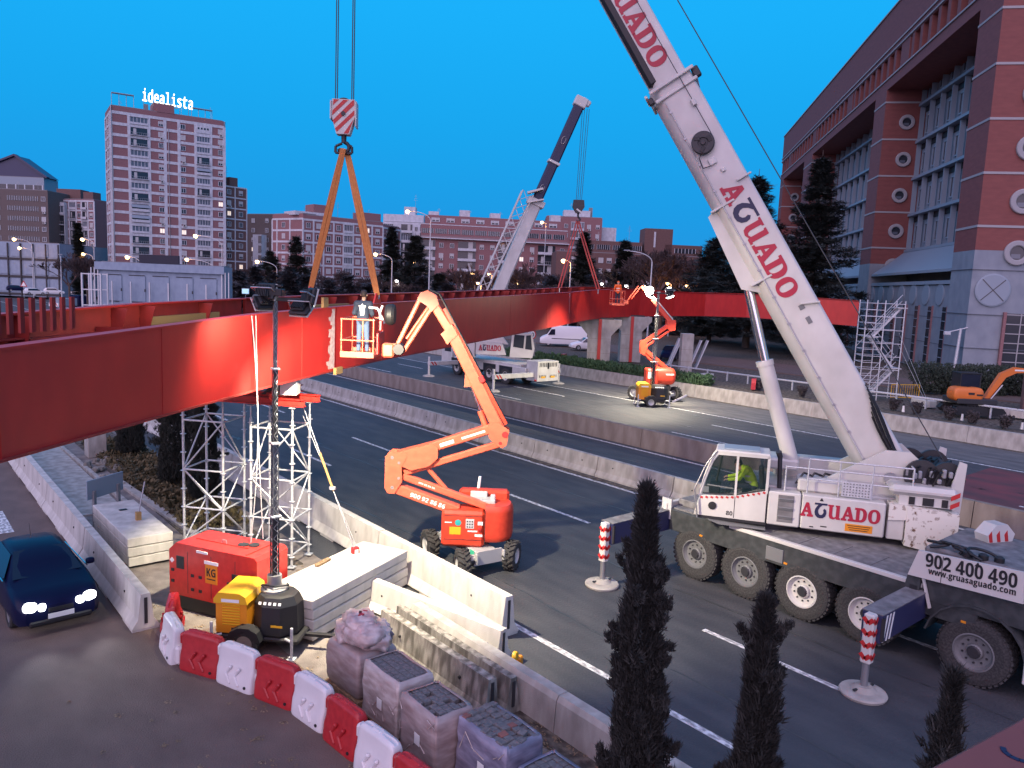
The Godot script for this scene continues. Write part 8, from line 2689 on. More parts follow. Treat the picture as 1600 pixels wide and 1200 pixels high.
func build_light_towers() -> void:
	var cold := Color(1.0, 0.94, 0.82)
	var o := thing("floodlight_tower", "yellow and black floodlight trailer with tall mast before the red girder", "floodlight")
	var T := Transform3D(Basis(Vector3(0.70, 0, 0.714), Vector3.UP, Vector3(-0.714, 0, 0.70)), Vector3(6.48, 0, -15.98))
	trailer(o, T)
	var mx := 6.74
	var mz := -15.86
	mast(o, mx, mz, 1.2, 7.75, 0.155)
	part(o, "mast_foot", MB.new(M.steel).lathe([Vector2(0.3, 1.26), Vector2(0.3, 1.3), Vector2(0.16, 1.34), Vector2(0.16, 1.6), Vector2(0, 1.6)], 16, Transform3D(Basis(), Vector3(mx, 0, mz))))
	part(o, "coiled_cable", MB.new(M.black).path([Vector3(mx - 0.2, 1.3, mz + 0.1), Vector3(mx - 0.3, 1.42, mz), Vector3(mx - 0.22, 1.36, mz - 0.15), Vector3(mx - 0.1, 1.4, mz + 0.2), Vector3(mx + 0.25, 1.36, mz + 0.2), Vector3(mx + 0.3, 1.32, mz)], 0.02, 6))
	part(o, "cross_arm", MB.new(M.black).bar(Vector3(mx - 0.32, 7.72, mz - 0.28), Vector3(mx + 0.42, 7.72, mz + 0.34), 0.08, 0.08).box(Vector3(mx - 0.05, 7.86, mz), Vector3(0.46, 0.16, 0.26), Basis(Vector3.UP, deg_to_rad(-40)), 0.02).box(Vector3(mx - 0.02, 8.0, mz), Vector3(0.34, 0.05, 0.1), Basis(Vector3.UP, deg_to_rad(-40)), 0.01))
	var heads := [[Vector3(6.56, 7.60, -16.06), Vector3(6.5, 5.9, -17.9)], [Vector3(6.62, 7.86, -15.98), Vector3(9.5, 7.2, -17.4)], [Vector3(7.16, 7.50, -15.46), Vector3(12.6, 0.5, -18.6)], [Vector3(7.36, 7.80, -15.34), Vector3(19.4, 5.0, -13.2)]]
	for h in heads:
		flood_head(o, aim(h[0], h[1]), M.lamp_cold)
	spot(o, "beam", aim(heads[0][0], heads[0][1]), 15.0, 78.0, 0.8, cold)
	spot(o, "beam_001", aim(heads[2][0], heads[2][1]), 210.0, 58.0, 0.35, cold)
	spot(o, "beam_002", aim(heads[3][0], heads[3][1]), 100.0, 31.0, 0.7, cold)
	# --- far trailer on the far carriageway
	var p := thing("floodlight_tower", "distant floodlight trailer on the far carriageway with one lamp shining at the viewer", "floodlight")
	var T2 := Transform3D(Basis(Vector3(0.763, 0, 0.646), Vector3.UP, Vector3(-0.646, 0, 0.763)).scaled(Vector3(1.25, 1.25, 1.25)), Vector3(43.5, 0, -35.6))
	trailer(p, T2)
	part(p, "tow_bar", MB.new(M.galv, T2).bar(Vector3(1.2, 0.3, 0.2), Vector3(2.0, 0.75, 0.3), 0.09, 0.09))
	var nx := 43.75
	var nz := -35.75
	mast(p, nx, nz, 1.4, 8.1, 0.26)
	part(p, "cross_arm", MB.new(M.black).bar(Vector3(nx - 0.7, 8.15, nz - 0.45), Vector3(nx + 0.9, 8.15, nz + 0.6), 0.1, 0.1))
	var h2 := [[Vector3(43.15, 8.3, -36.1), Vector3(24, 7.2, -19.0)], [Vector3(43.35, 7.95, -36.2), Vector3(40.8, 0, -38.9)], [Vector3(44.4, 8.3, -35.3), Vector3(48.8, 6.8, -48)], [Vector3(44.5, 7.95, -35.3), Vector3(46, 0, -33)]]
	for k in 4:
		var t := aim(h2[k][0], h2[k][1])
		flood_head(p, Transform3D(t.basis.scaled(Vector3(1.3, 1.3, 1.3)), t.origin), M.lamp_cold)
		part(p, "lamp_lens", MB.new(M.lamp_cold, t).lathe([Vector2(0, 0.14), Vector2(0.2, 0.12), Vector2(0.31, 0.03)], 20, Transform3D(Basis(Vector3.RIGHT, PI * 0.5), Vector3.ZERO)))
	spot(p, "beam", aim(h2[0][0], h2[0][1]), 8.0, 50.0, 0.8, cold)
	spot(p, "beam_001", aim(h2[1][0], h2[1][1]), 240.0, 62.0, 0.45, cold)
	spot(p, "beam_003", aim(h2[3][0], h2[3][1]), 150.0, 60.0, 0.6, cold)
	spot(p, "beam_002", aim(h2[2][0], h2[2][1]), 110.0, 27.0, 0.9, cold)
# ---------------------------------------------------------------- second crane, vehicles and street things far off
func build_second_crane() -> void:
	var o := thing("mobile_crane", "smaller white crane with lattice jib stowed on its raised dark boom", "crane", at(42.4, 0, -51.0))
	# carrier: x across, z along the road; cab at -z
	var w := MB.new(M.crane_white)
	w.box(Vector3(0, 1.25, -0.8), Vector3(2.6, 0.75, 10.0), Basis(), 0.05)
	w.box(Vector3(0, 1.7, -1.0), Vector3(2.5, 0.2, 9.0), Basis(), 0.03)
	part(o, "carrier", w)
	var wm := crane_wheel(0.68, 0.42, M.rim_white)
	for z in [-5.3, -0.55, 1.65]:
		put_wheel(o, wm, Transform3D(Basis(), Vector3(-1.14, 0.68, z)))
		put_wheel(o, wm, Transform3D(Basis(Vector3.UP, PI), Vector3(1.14, 0.68, z)))
	var ar := MB.new(M.black)
	for z in [-5.3, -0.55, 1.65]:
		ar.box(Vector3(-1.31, 1.15, z), Vector3(0.03, 0.75, 1.7), Basis(), 0.0)
	part(o, "wheel_arch", ar)
	var cb := MB.new(M.crane_white)
	cb.extr([Vector2(-7.9, 0.9), Vector2(-6.2, 0.9), Vector2(-6.2, 3.1), Vector2(-7.5, 3.1), Vector2(-7.9, 2.2)], 2.4, Transform3D(Basis(Vector3(0, 0, 1), Vector3.UP, Vector3(-1, 0, 0)), Vector3.ZERO))
	part(o, "driver_cab", cb)
	part(o, "cab_window", MB.new(M.glass_dark).box(Vector3(-1.21, 2.4, -6.9), Vector3(0.02, 0.8, 1.0)))
	part(o, "rear_rack", MB.new(M.crane_white).box(Vector3(0.1, 1.45, 4.7), Vector3(2.3, 1.65, 1.4), Basis(), 0.03))
	var sl := MB.new(M.black)
	for k in 12:
		sl.box(Vector3(-0.82 + k * 0.165, 1.98, 5.405), Vector3(0.08, 0.34, 0.02))
		if k != 5 and k != 6:
			sl.box(Vector3(-0.82 + k * 0.165, 1.05, 5.405), Vector3(0.07, 0.2, 0.02))
	sl.box(Vector3(0.09, 1.9, 5.41), Vector3(0.16, 0.5, 0.03))
	part(o, "rack_slot", sl)
	for s in [-1.0, 1.0]:
		part(o, "yellow_plate", MB.new(M.yellow).box(Vector3(0.09 + s * 0.52, 0.98, 5.42), Vector3(0.44, 0.15, 0.02)))
	part(o, "tail_bar", MB.new(M.stripe_red).box(Vector3(0, 0.72, 5.2), Vector3(2.3, 0.12, 0.2), Basis(), 0.02))
	# outriggers
	for q in [[-5.1, 4.8], [3.4, 3.2], [-4.4, -5.2]]:
		var x: float = q[0]
		var z: float = q[1]
		part(o, "outrigger_beam", MB.new(M.crane_white).box(Vector3(x * 0.5 + 0.2 * signf(x), 1.15, z), Vector3(absf(x) - 0.3, 0.36, 0.36), Basis(), 0.02))
		part(o, "jack_cylinder", MB.new(M.rim_white).tube(Vector3(x, 0.12, z), Vector3(x, 1.75, z), 0.1, 0.1, 12))
		part(o, "jack_pad", MB.new(M.concrete).lathe([Vector2(0.55, 0), Vector2(0.5, 0.08), Vector2(0.2, 0.16), Vector2(0, 0.16)], 18, Transform3D(Basis(), Vector3(x, 0, z))))
		var cv := MB.new(M.stripe_red)
		for k in 2:
			cv.box(Vector3(x + signf(-x) * (0.25 + 0.3 * k), 1.15, z + 0.185), Vector3(0.12, 0.4, 0.006), Basis(Vector3.BACK, 0.7))
		part(o, "chevron", cv)
	# superstructure, facing the footbridge
	var F := Transform3D(Basis(Vector3.UP, deg_to_rad(-40.3115)), Vector3.ZERO)
	part(o, "side_panel", MB.new(M.crane_white, F).extr([Vector2(-2.55, 2.35), Vector2(0.05, 2.35), Vector2(-0.3, 3.35), Vector2(-2.55, 3.45)], 1.9, Transform3D(Basis(), Vector3(0, 0, 0.1))))
	brand(o, F * Transform3D(Basis(), Vector3(-1.35, 2.92, 1.075)), 1.9, 0.48, 0.02)
	part(o, "operator_cab", MB.new(M.crane_white, F).extr([Vector2(0.35, 2.2), Vector2(2.3, 2.2), Vector2(2.45, 3.0), Vector2(2.2, 4.3), Vector2(0.5, 4.3)], 1.0, Transform3D(Basis(), Vector3(0, 0, 0.7))))
	part(o, "cab_window", MB.new(M.glass_dark, F).extr([Vector2(0.62, 3.1), Vector2(1.5, 3.0), Vector2(1.55, 4.1), Vector2(0.7, 4.15)], 0.02, Transform3D(Basis(), Vector3(0, 0, 1.21))))
	part(o, "cab_window", MB.new(M.glass_dark, F).extr([Vector2(1.65, 2.95), Vector2(2.25, 2.9), Vector2(2.08, 4.15), Vector2(1.7, 4.1)], 0.02, Transform3D(Basis(), Vector3(0, 0, 1.21))))
	part(o, "counterweight", MB.new(M.crane_white, F).box(Vector3(-3.4, 2.7, -0.3), Vector3(1.6, 1.5, 2.2), Basis(), 0.08))
	part(o, "boom_bracket", MB.new(M.crane_white, F).extr([Vector2(-2.8, 3.2), Vector2(0.2, 3.2), Vector2(-0.9, 4.6), Vector2(-2.6, 4.4)], 0.9, Transform3D(Basis(), Vector3(0, 0, -0.3))))
	# boom
	var b0 := Vector3(-2.6, 3.2, -0.3)
	var b1 := Vector3(2.05, 15.4, -1.0)
	var b2 := Vector3(5.35, 23.6, -1.4)
	part(o, "boom_base_section", MB.new(M.crane_white, F).bar(b0, b1, 1.05, 0.95, Vector3.UP, 0.12))
	part(o, "boom_dark_section", MB.new(M.letter_navy, F).bar(b1 - (b2 - b1) * 0.02, b2, 0.86, 0.74, Vector3.UP, 0.12))
	var dirb := (b2 - b1).normalized()
	part(o, "boom_collar", MB.new(M.rim_white, F).bar(b1.lerp(b2, 0.40), b1.lerp(b2, 0.425), 1.06, 0.95, Vector3.UP, 0.03))
	part(o, "boom_collar", MB.new(M.rim_white, F).bar(b1 - dirb * 0.3, b1 + dirb * 0.25, 1.5, 1.2, Vector3.UP, 0.05))
	for k in 2:
		var lg := MB.new(M.rim_white, F)
		var pts := []
		var bb := MB.along(b1, b2)
		for j in 12:
			var a := j * 0.5
			pts.append(b1.lerp(b2, 0.14 + 0.5 * k) + bb.x * cos(a) * 0.34 + bb.y * sin(a) * 0.17 + Vector3(0, 0, 0.39))
		for j in 11:
			lg.bar(pts[j], pts[j + 1], 0.09, 0.02, Vector3.BACK)
		part(o, "boom_mark", lg)
	var hd := MB.new(M.rim_white, F)
	hd.bar(b2 - dirb * 0.1, b2 + dirb * 0.75, 1.1, 0.8, Vector3.UP, 0.08)
	hd.bar(b2 + dirb * 0.6, b2 + dirb * 0.5 + Vector3(0.75, -0.35, 0), 0.5, 0.5, Vector3.UP, 0.08)
	part(o, "boom_head", hd)
	# stowed lattice jib along the boom
	var jo := Vector3(-1.35, 0.6, 0.6)
	var ja := b0.lerp(b1, 0.22) + jo * 0.9
	var jb := b1 + Vector3(-0.75, 0.7, 0.5)
	var nn := MB.along(ja, jb)
	var lat := MB.new(M.rim_white, F)
	var cr := []
	for s in [-1.0, 1.0]:
		for t in [-1.0, 1.0]:
			cr.append(nn.y * s * 0.5 + nn.z * t * 0.42)
	for c in cr:
		lat.tube(ja + c * 0.65, jb + c, 0.05, 0.05, 6)
	var nseg := 13
	for i in nseg:
		var pa := ja.lerp(jb, float(i) / nseg)
		var pb := ja.lerp(jb, float(i + 1) / nseg)
		for pr in [[0, 1], [1, 3], [3, 2], [2, 0]]:
			lat.tube(pa + cr[pr[0]] * 0.85, pb + cr[pr[1]] * 0.85, 0.03, 0.03, 5, false)
	part(o, "lattice_jib", lat)
	part(o, "jib_head", MB.new(M.rim_white, F).bar(jb, jb + Vector3(1.3, 0.4, 0), 0.16, 0.9).bar(jb + Vector3(0, -0.8, 0), jb + Vector3(1.4, -0.5, 0), 0.12, 0.9))
	# ropes, hook and slings of the second crane
	var h := thing("hook_block", "small dark hook block hanging from the distant crane over the far girder", "hook block", Transform3D(F.basis, Vector3(42.4, 0, -51.0)))
	var tip := Vector3(5.95, 23.4, -1.4)
	var hk := Vector3(5.75, 15.7, -1.4)
	var rp := MB.new(M.rope)
	for s in [-0.28, -0.1, 0.12, 0.3]:
		rp.tube(tip + Vector3(s, 0, 0), hk + Vector3(s * 0.8, 0, 0), 0.022, 0.022, 5)
	part(h, "hoist_rope", rp)
	part(h, "housing", MB.new(M.dark_metal).extr([Vector2(-0.45, 0.1), Vector2(0.45, 0.1), Vector2(0.52, -0.5), Vector2(0.2, -1.0), Vector2(-0.2, -1.0), Vector2(-0.52, -0.5)], 0.5, Transform3D(Basis(), hk)))
	part(h, "stripe", MB.new(M.rim_white).box(hk + Vector3(0.05, -0.82, 0.0), Vector3(0.5, 0.14, 0.53), Basis(Vector3.BACK, -0.6)))
	part(h, "hook", MB.new(M.dark_metal).path([hk + Vector3(0, -1.0, 0), hk + Vector3(0, -1.3, 0), hk + Vector3(0.2, -1.5, 0), hk + Vector3(0.1, -1.75, 0), hk + Vector3(-0.15, -1.65, 0)], 0.09, 7))
	var ends := [Vector3(4.35, 8.2, 0.6), Vector3(7.75, 8.25, -0.5)]
	for k in 2:
		var s := thing("lifting_sling", ["dull red sling from the distant hook slanting left to the girder", "dull red sling from the distant hook slanting right to the girder"][k], "sling", Transform3D(F.basis, Vector3(42.4, 0, -51.0)), "slings on the distant dark hook block")
		for j in 2:
			part(s, "strap", MB.new(M.girder_in).bar(hk + Vector3(-0.1 + 0.2 * j, -1.7, 0), ends[k] + Vector3(-0.12 + 0.24 * j, 0, 0), 0.2, 0.1, Vector3.BACK))
		part(s, "shackle", MB.new(M.steel).tube(ends[k], ends[k] - Vector3(0, 0.4, 0), 0.05, 0.05, 6))


func simple_car(label: String, xf: Transform3D, mat: Material, kind: int, cat := "car") -> Node3D:
	var o := thing("parked_car" if cat == "car" else "parked_van", label, cat, xf)
	var b := MB.new(mat)
	if kind == 0:
		car_body(b, [[-2.05, 0.78, 0.3, 0.85, 1.0, 0.66], [-1.7, 0.86, 0.24, 0.92, 1.42, 0.6], [-0.6, 0.87, 0.22, 0.93, 1.5, 0.62], [0.3, 0.87, 0.22, 0.93, 1.45, 0.62], [1.0, 0.87, 0.22, 0.9, 1.0, 0.74], [1.75, 0.84, 0.24, 0.76, 0.82, 0.68], [2.1, 0.7, 0.32, 0.6, 0.64, 0.5]], mat, M.car_glass)
	else:
		car_body(b, [[-2.9, 0.95, 0.35, 1.3, 2.42, 0.88], [-2.7, 0.98, 0.3, 1.35, 2.5, 0.9], [0.9, 0.98, 0.3, 1.35, 2.5, 0.9], [1.5, 0.98, 0.3, 1.3, 2.3, 0.86], [2.15, 0.97, 0.3, 1.25, 1.38, 0.86], [2.75, 0.93, 0.32, 1.02, 1.1, 0.8], [2.95, 0.85, 0.38, 0.85, 0.88, 0.7]], mat, M.car_glass)
	part(o, "body", b)
	for s in [-1.0, 1.0]:
		var g := MB.new(M.car_glass)
		if kind == 0:
			g.quad(Vector3(s * 0.85, 0.96, -1.5), Vector3(s * 0.85, 0.96, 0.85), Vector3(s * 0.655, 1.38, 0.3), Vector3(s * 0.655, 1.38, -1.4), Vector3(s, 0.5, 0))
		else:
			g.quad(Vector3(s * 0.965, 1.42, 1.1), Vector3(s * 0.965, 1.38, 1.98), Vector3(s * 0.90, 2.1, 1.56), Vector3(s * 0.915, 2.12, 1.1), Vector3(s, 0.2, 0))
		part(o, "side_window", g)
	var ws := MB.new(M.car_glass)
	if kind == 0:
		ws.quad(Vector3(-0.56, 1.46, 0.34), Vector3(0.56, 1.46, 0.34), Vector3(0.7, 1.02, 1.0), Vector3(-0.7, 1.02, 1.0), Vector3(0, 1, 1))
	else:
		ws.quad(Vector3(-0.8, 2.26, 1.58), Vector3(0.8, 2.26, 1.58), Vector3(0.82, 1.43, 2.15), Vector3(-0.82, 1.43, 2.15), Vector3(0, 1, 1))
	part(o, "windscreen", ws)
	var zz := 1.3 if kind == 0 else 1.9
	for k in 4:
		put_wheel(o, car_wheel(0.31 if kind == 0 else 0.35, 0.2), Transform3D(Basis(), Vector3(0.78 if k % 2 else -0.78, 0.31 if kind == 0 else 0.35, zz if k < 2 else -zz)))
	if kind == 1:
		part(o, "side_strip", MB.new(M.black).box(Vector3(-0.985, 0.95, -0.6), Vector3(0.02, 0.08, 4.2)).box(Vector3(0.985, 0.95, -0.6), Vector3(0.02, 0.08, 4.2)))
	return o


func build_far_traffic() -> void:
	# white van and parked cars beyond the piers
	simple_car("white panel van parked beyond the far shoulder, behind the small crane", Transform3D(Basis(Vector3.UP, deg_to_rad(-132.0)), Vector3(67.4, 1.0, -69.8)), M.car_white, 1, "van")
	var p := wp(921, 92)
	simple_car("white car half hidden behind the lit concrete pier", Transform3D(Basis(Vector3.UP, deg_to_rad(-120.0)), Vector3(p.x, 1.0, p.z)), M.car_white, 0)
	p = wp(1052, 84)
	simple_car("dark blue car parked between the second boom lift and the pier stub", Transform3D(Basis(Vector3.UP, deg_to_rad(-60.0)), Vector3(p.x, 1.0, p.z)), M.car_blue, 0)
	for q in [[58, 168, 2.0, 96.0, "white car on the avenue before the grey hall"], [88, 176, 2.0, 80.0, "second pale car on the avenue, by the lamp post"], [30, 182, 2.1, 90.0, "dark car at the far left end of the avenue"], [128, 170, 1.6, 70.0, "car with red tail light beside the steel frame"]]:
		p = wp(q[0], q[1])
		simple_car(q[4], Transform3D(Basis(Vector3.UP, deg_to_rad(q[3])), Vector3(p.x, q[2], p.z)), M.car_white if q[0] != 30 else M.car_blue, 0)
	p = wp(108, 128)
	var tk := thing("flatbed_truck", "blue truck with striped tailboard left of the steel frame", "truck", Transform3D(Basis(Vector3.UP, deg_to_rad(-62.0)), Vector3(p.x, 1.2, p.z)))
	part(tk, "cab", MB.new(M.car_blue).box(Vector3(0, 1.5, -2.0), Vector3(2.2, 2.0, 1.7), Basis(), 0.15))
	part(tk, "load_body", MB.new(M.office_panel).box(Vector3(0, 1.35, 0.7), Vector3(2.2, 1.2, 3.4), Basis(), 0.03))
	part(tk, "tailboard", MB.new(M.white).box(Vector3(0, 0.9, 2.44), Vector3(2.2, 0.6, 0.06)))
	var tb := MB.new(M.stripe_red)
	for k in 4:
		tb.box(Vector3(-0.8 + k * 0.5, 0.9, 2.475), Vector3(0.14, 0.6, 0.01), Basis(Vector3.BACK, 0.6))
	part(tk, "tail_stripe", tb)
	for k in 4:
		put_wheel(tk, car_wheel(0.42, 0.26), Transform3D(Basis(), Vector3(0.95 if k % 2 else -0.95, 0.0, 1.4 if k < 2 else -1.9)))
	# speed sign 50
	p = wp(833, 71)
	var sg := thing("speed_sign", "round speed limit sign reading fifty beside the small crane's cab", "sign", facing(p.x, 0, p.z))
	part(sg, "post", MB.new(M.galv).tube(Vector3(0, 1.0, -0.05), Vector3(0, 4.3, -0.05), 0.04, 0.04, 8))
	part(sg, "disc", MB.new(M.stripe_red).lathe([Vector2(0.46, 0), Vector2(0.46, 0.03), Vector2(0, 0.03)], 24, Transform3D(Basis(Vector3.RIGHT, PI * 0.5), Vector3(0, 3.85, -0.03))))
	part(sg, "disc_face", MB.new(M.white).lathe([Vector2(0.36, 0.0), Vector2(0.36, 0.012), Vector2(0, 0.012)], 24, Transform3D(Basis(Vector3.RIGHT, PI * 0.5), Vector3(0, 3.85, 0.0))))
	text_part(sg, "number", "50", "Droid Sans", 0.46, 0.36, M.letter_black, Transform3D(Basis(), Vector3(0, 3.85, 0.02)), true, 0.01)
	part(sg, "panel", MB.new(M.roof_grey).box(Vector3(0, 2.5, -0.03), Vector3(0.8, 1.3, 0.05), Basis(), 0.02))
	# water barriers and small things on the far verge
	for q in [[52.8, -54.5, "red plastic barrier behind the small crane's rear rack"], [52.6, -50.2, "red plastic barrier at the end of the ivy hedge"], [53.2, -33.4, "small red barrier beside the pier stub"]]:
		var b := thing("plastic_barrier", q[2], "barrier", at(q[0], 1.0, q[1], 30.0))
		part(b, "body", MB.new(M.plastic_red).extr([Vector2(-0.6, 0), Vector2(0.6, 0), Vector2(0.55, 0.5), Vector2(0.4, 0.8), Vector2(-0.4, 0.8), Vector2(-0.55, 0.5)], 0.34))
	for i in 6:
		var z: float = [-31.5, -27.3, -24.0, -21.7, -18.1, -14.8][i]
		var bo := thing("road_bollard", "short white bollard with dark cap above the far wall, %s from the left" % nth(i + 1), "bollard", at(52.6, 1.0, z), "white bollards above the far wall")
		part(bo, "post", MB.new(M.white).tube(Vector3.ZERO, Vector3(0, 0.42, 0), 0.1, 0.06, 10))
		part(bo, "cap", MB.new(M.black).tube(Vector3(0, 0.42, 0), Vector3(0, 0.56, 0), 0.06, 0.04, 10))
	for i in 5:
		lone("concrete_block", MB.new(M.concrete_pale).box(Vector3(54.6 + i * 0.8, 1.25, -39 + i * 5.6), Vector3(1.6, 0.5, 0.7), Basis(Vector3.UP, 0.4 * i), 0.04), ["pale concrete block below the pier stub", "pale concrete block left of the clipped shrubs", "pale concrete block before the stair tower", "pale concrete block behind the middle shrubs", "pale concrete block nearest the excavator"][i], "concrete block", "concrete blocks on the far verge")
	# guard rail
	var gr := thing("guard_rail", "white horizontal guard rail on posts along the far verge", "guard rail")
	var pts := [Vector3(56.2, 1.62, -46), Vector3(55.6, 1.72, -32), Vector3(55.3, 1.78, -23.4), Vector3(55.5, 1.78, -16), Vector3(55.8, 1.78, -6)]
	for i in 4:
		part(gr, "rail", MB.new(M.galv).bar(pts[i], pts[i + 1], 0.14, 0.1, Vector3.UP, 0.03))
	for k in 20:
		var z := -45.5 + k * 2.0
		part(gr, "post", MB.new(M.galv).box(Vector3(55.62, 1.4, z), Vector3(0.1, 0.8, 0.1)))
	# yellow crowd barrier
	var yb := thing("crowd_barrier", "yellow tubular barrier beside the foot of the stair tower", "barrier", facing(59.6, 1.0, -24.6, 12.0))
	part(yb, "frame", MB.new(M.yellow).path([Vector3(-1.2, 0.1, 0), Vector3(-1.2, 1.1, 0), Vector3(1.2, 1.1, 0), Vector3(1.2, 0.1, 0), Vector3(-1.2, 0.15, 0)], 0.03, 6))
	var bars := MB.new(M.yellow)
	for k in 11:
		bars.tube(Vector3(-1.0 + k * 0.2, 0.15, 0), Vector3(-1.0 + k * 0.2, 1.1, 0), 0.014, 0.014, 5)
	part(yb, "bars", bars)
	# scaffold stair tower at the end of the far girder
	var st := thing("stair_tower", "tall galvanised scaffold stair tower at the end of the far girder", "scaffold", facing(57.4, 1.0, -25.8, -8.0))
	var xs := [-1.45, -0.2, 1.15]
	for x in xs:
		for z in [-0.9, 0.9]:
			part(st, "standard", MB.new(M.galv).tube(Vector3(x, 0, z), Vector3(x, 7.3, z), 0.045, 0.045, 7))
	for lv in 15:
		var y := 0.35 + lv * 0.48
		var b := MB.new(M.galv)
		for z in [-0.9, 0.9]:
			b.tube(Vector3(-1.45, y, z), Vector3(-0.2, y, z), 0.024, 0.024, 5)
			if lv % 2 == 0:
				b.tube(Vector3(-0.2, y, z), Vector3(1.15, y, z), 0.028, 0.028, 5)
		b.tube(Vector3(-1.45, y, -0.9), Vector3(-1.45, y, 0.9), 0.028, 0.028, 5)
		part(st, "ledger", b)
	for f in 3:
		var fl := MB.new(M.galv)
		var y0 := 0.2 + f * 2.2
		var s := 1.0 if f % 2 == 0 else -1.0
		var a := Vector3(-0.15 - 0.9 * s + 0.25, y0, 0.3 * s)
		var b2 := Vector3(-0.15 + 0.9 * s + 0.25, y0 + 2.2, 0.3 * s)
		for z in [-0.28, 0.28]:
			fl.bar(a + Vector3(0, 0, z), b2 + Vector3(0, 0, z), 0.14, 0.04)
		for k in 10:
			fl.box(a.lerp(b2, (k + 0.5) / 10.0), Vector3(0.22, 0.03, 0.56))
		fl.tube(a + Vector3(0, 0.95, 0.3), b2 + Vector3(0, 0.95, 0.3), 0.025, 0.025, 5)
		fl.tube(a + Vector3(0, 0.5, 0.3), b2 + Vector3(0, 0.5, 0.3), 0.02, 0.02, 5)
		part(st, "stair_flight", fl)
		part(st, "landing", MB.new(M.galv).box(Vector3(0.9 * s + 0.1, y0 + 2.2, 0), Vector3(0.7, 0.06, 1.7)))
	for k in 2:
		part(st, "diagonal_brace", MB.new(M.galv).tube(Vector3(-1.45, 0.4 + k * 3.4, -0.9), Vector3(1.15, 3.7 + k * 3.4, -0.9), 0.026, 0.026, 5))
	part(st, "guy_wire", MB.new(M.steel).tube(Vector3(1.0, 5.0, 0.6), Vector3(3.2, 0, 1.6), 0.018, 0.018, 4).tube(Vector3(1.0, 4.2, 0.6), Vector3(3.0, 0, 1.8), 0.018, 0.018, 4))
	# excavator
	var ex := thing("excavator", "orange tracked excavator with raised arm before the graffiti wall", "excavator", facing(56.0, 1.0, -18.6))
	for z in [-0.8, 0.8]:
		var tr := MB.new(M.black)
		tr.extr([Vector2(-1.7, 0.1), Vector2(1.2, 0.1), Vector2(1.5, 0.35), Vector2(1.2, 0.68), Vector2(-1.7, 0.68), Vector2(-2.0, 0.35)], 0.45, Transform3D(Basis(), Vector3(0, 0, z)))
		for k in 14:
			tr.box(Vector3(-1.75 + k * 0.23, 0.70, z), Vector3(0.12, 0.05, 0.46))
		part(ex, "track", tr)
	part(ex, "undercarriage", MB.new(M.dark_metal).box(Vector3(-0.25, 0.6, 0), Vector3(1.4, 0.4, 1.4)))
	var bd := MB.new(M.digger)
	pillow(bd, Transform3D(Basis(), Vector3(-0.95, 1.45, 0.35)), Vector3(2.0, 0.95, 1.1), 0.0, 3, 0.3)
	part(ex, "engine_cover", bd)
	part(ex, "body", MB.new(M.dark_metal).box(Vector3(-0.4, 1.0, 0), Vector3(2.6, 0.36, 1.9), Basis(), 0.05))
	part(ex, "cab_frame", MB.new(M.black).box(Vector3(-0.65, 2.78, -0.2), Vector3(1.35, 0.08, 1.0), Basis(), 0.02).box(Vector3(-1.28, 2.2, -0.2), Vector3(0.08, 1.2, 1.0)).box(Vector3(0.0, 2.2, -0.68), Vector3(0.08, 1.2, 0.06)).box(Vector3(0.0, 2.2, 0.28), Vector3(0.08, 1.2, 0.06)).box(Vector3(-0.65, 2.0, -0.2), Vector3(0.6, 0.7, 0.5)))
	part(ex, "cab_window", MB.new(M.car_glass).box(Vector3(-0.65, 2.25, 0.3), Vector3(1.2, 0.95, 0.02)))
	part(ex, "sticker", MB.new(M.black).box(Vector3(-0.85, 1.52, 0.91), Vector3(0.4, 0.14, 0.02)).box(Vector3(-0.3, 1.45, 0.91), Vector3(0.4, 0.1, 0.02)))
	part(ex, "boom", MB.new(M.digger).extr([Vector2(0.45, 1.1), Vector2(0.75, 1.05), Vector2(1.75, 2.6), Vector2(2.4, 2.92), Vector2(3.5, 2.98), Vector2(3.5, 3.2), Vector2(2.3, 3.3), Vector2(1.4, 2.85)], 0.3))
	part(ex, "boom_label", MB.new(M.white).box(Vector3(2.6, 3.1, 0.16), Vector3(0.7, 0.1, 0.01)))
	part(ex, "boom_cylinder", MB.new(M.steel).tube(Vector3(0.7, 1.0, 0.3), Vector3(1.5, 2.1, 0.25), 0.06, 0.06, 8))
	part(ex, "dipper_arm", MB.new(M.digger).bar(Vector3(3.4, 3.15, 0), Vector3(4.4, 1.5, 0), 0.26, 0.24, Vector3.UP, 0.03))
	part(ex, "bucket", MB.new(M.dark_metal).extr([Vector2(4.2, 1.6), Vector2(4.7, 1.5), Vector2(4.8, 0.9), Vector2(4.4, 0.6), Vector2(3.9, 0.9)], 0.8))
	# graffiti wall
	var gw := thing("graffiti_wall", "dark low wall at the right edge sprayed with white bubble letters", "wall", facing(63.6, 1.0, -17.0, 0.0))
	part(gw, "wall", MB.new(M.brick_dark).box(Vector3(2.2, 1.4, 0), Vector3(7.0, 2.8, 0.3)))
	var gf := MB.new(M.white)
	for k in 6:
		var x := -0.8 + k * 0.62
		var loop := []
		for j in 13:
			var a := j * TAU / 12.0
			loop.append(Vector3(x + 0.24 * cos(a) * (1.0 + 0.2 * sin(2 * a + k)), 1.55 + 0.5 * sin(a) * (1.0 + 0.15 * cos(3 * a + k)), 0.155))
		for j in 12:
			gf.bar(loop[j], loop[j + 1], 0.11, 0.006, Vector3.BACK)
		gf.bar(Vector3(x - 0.1, 1.6, 0.157), Vector3(x + 0.14, 1.45 + 0.2 * (k % 2), 0.157), 0.1, 0.006, Vector3.BACK)
	part(gw, "graffiti", gf)
	# camera mast by the office block
	var cm := thing("camera_mast", "pale grey camera mast standing before the office block's base", "mast", facing(79.5, 1.0, -28.6))
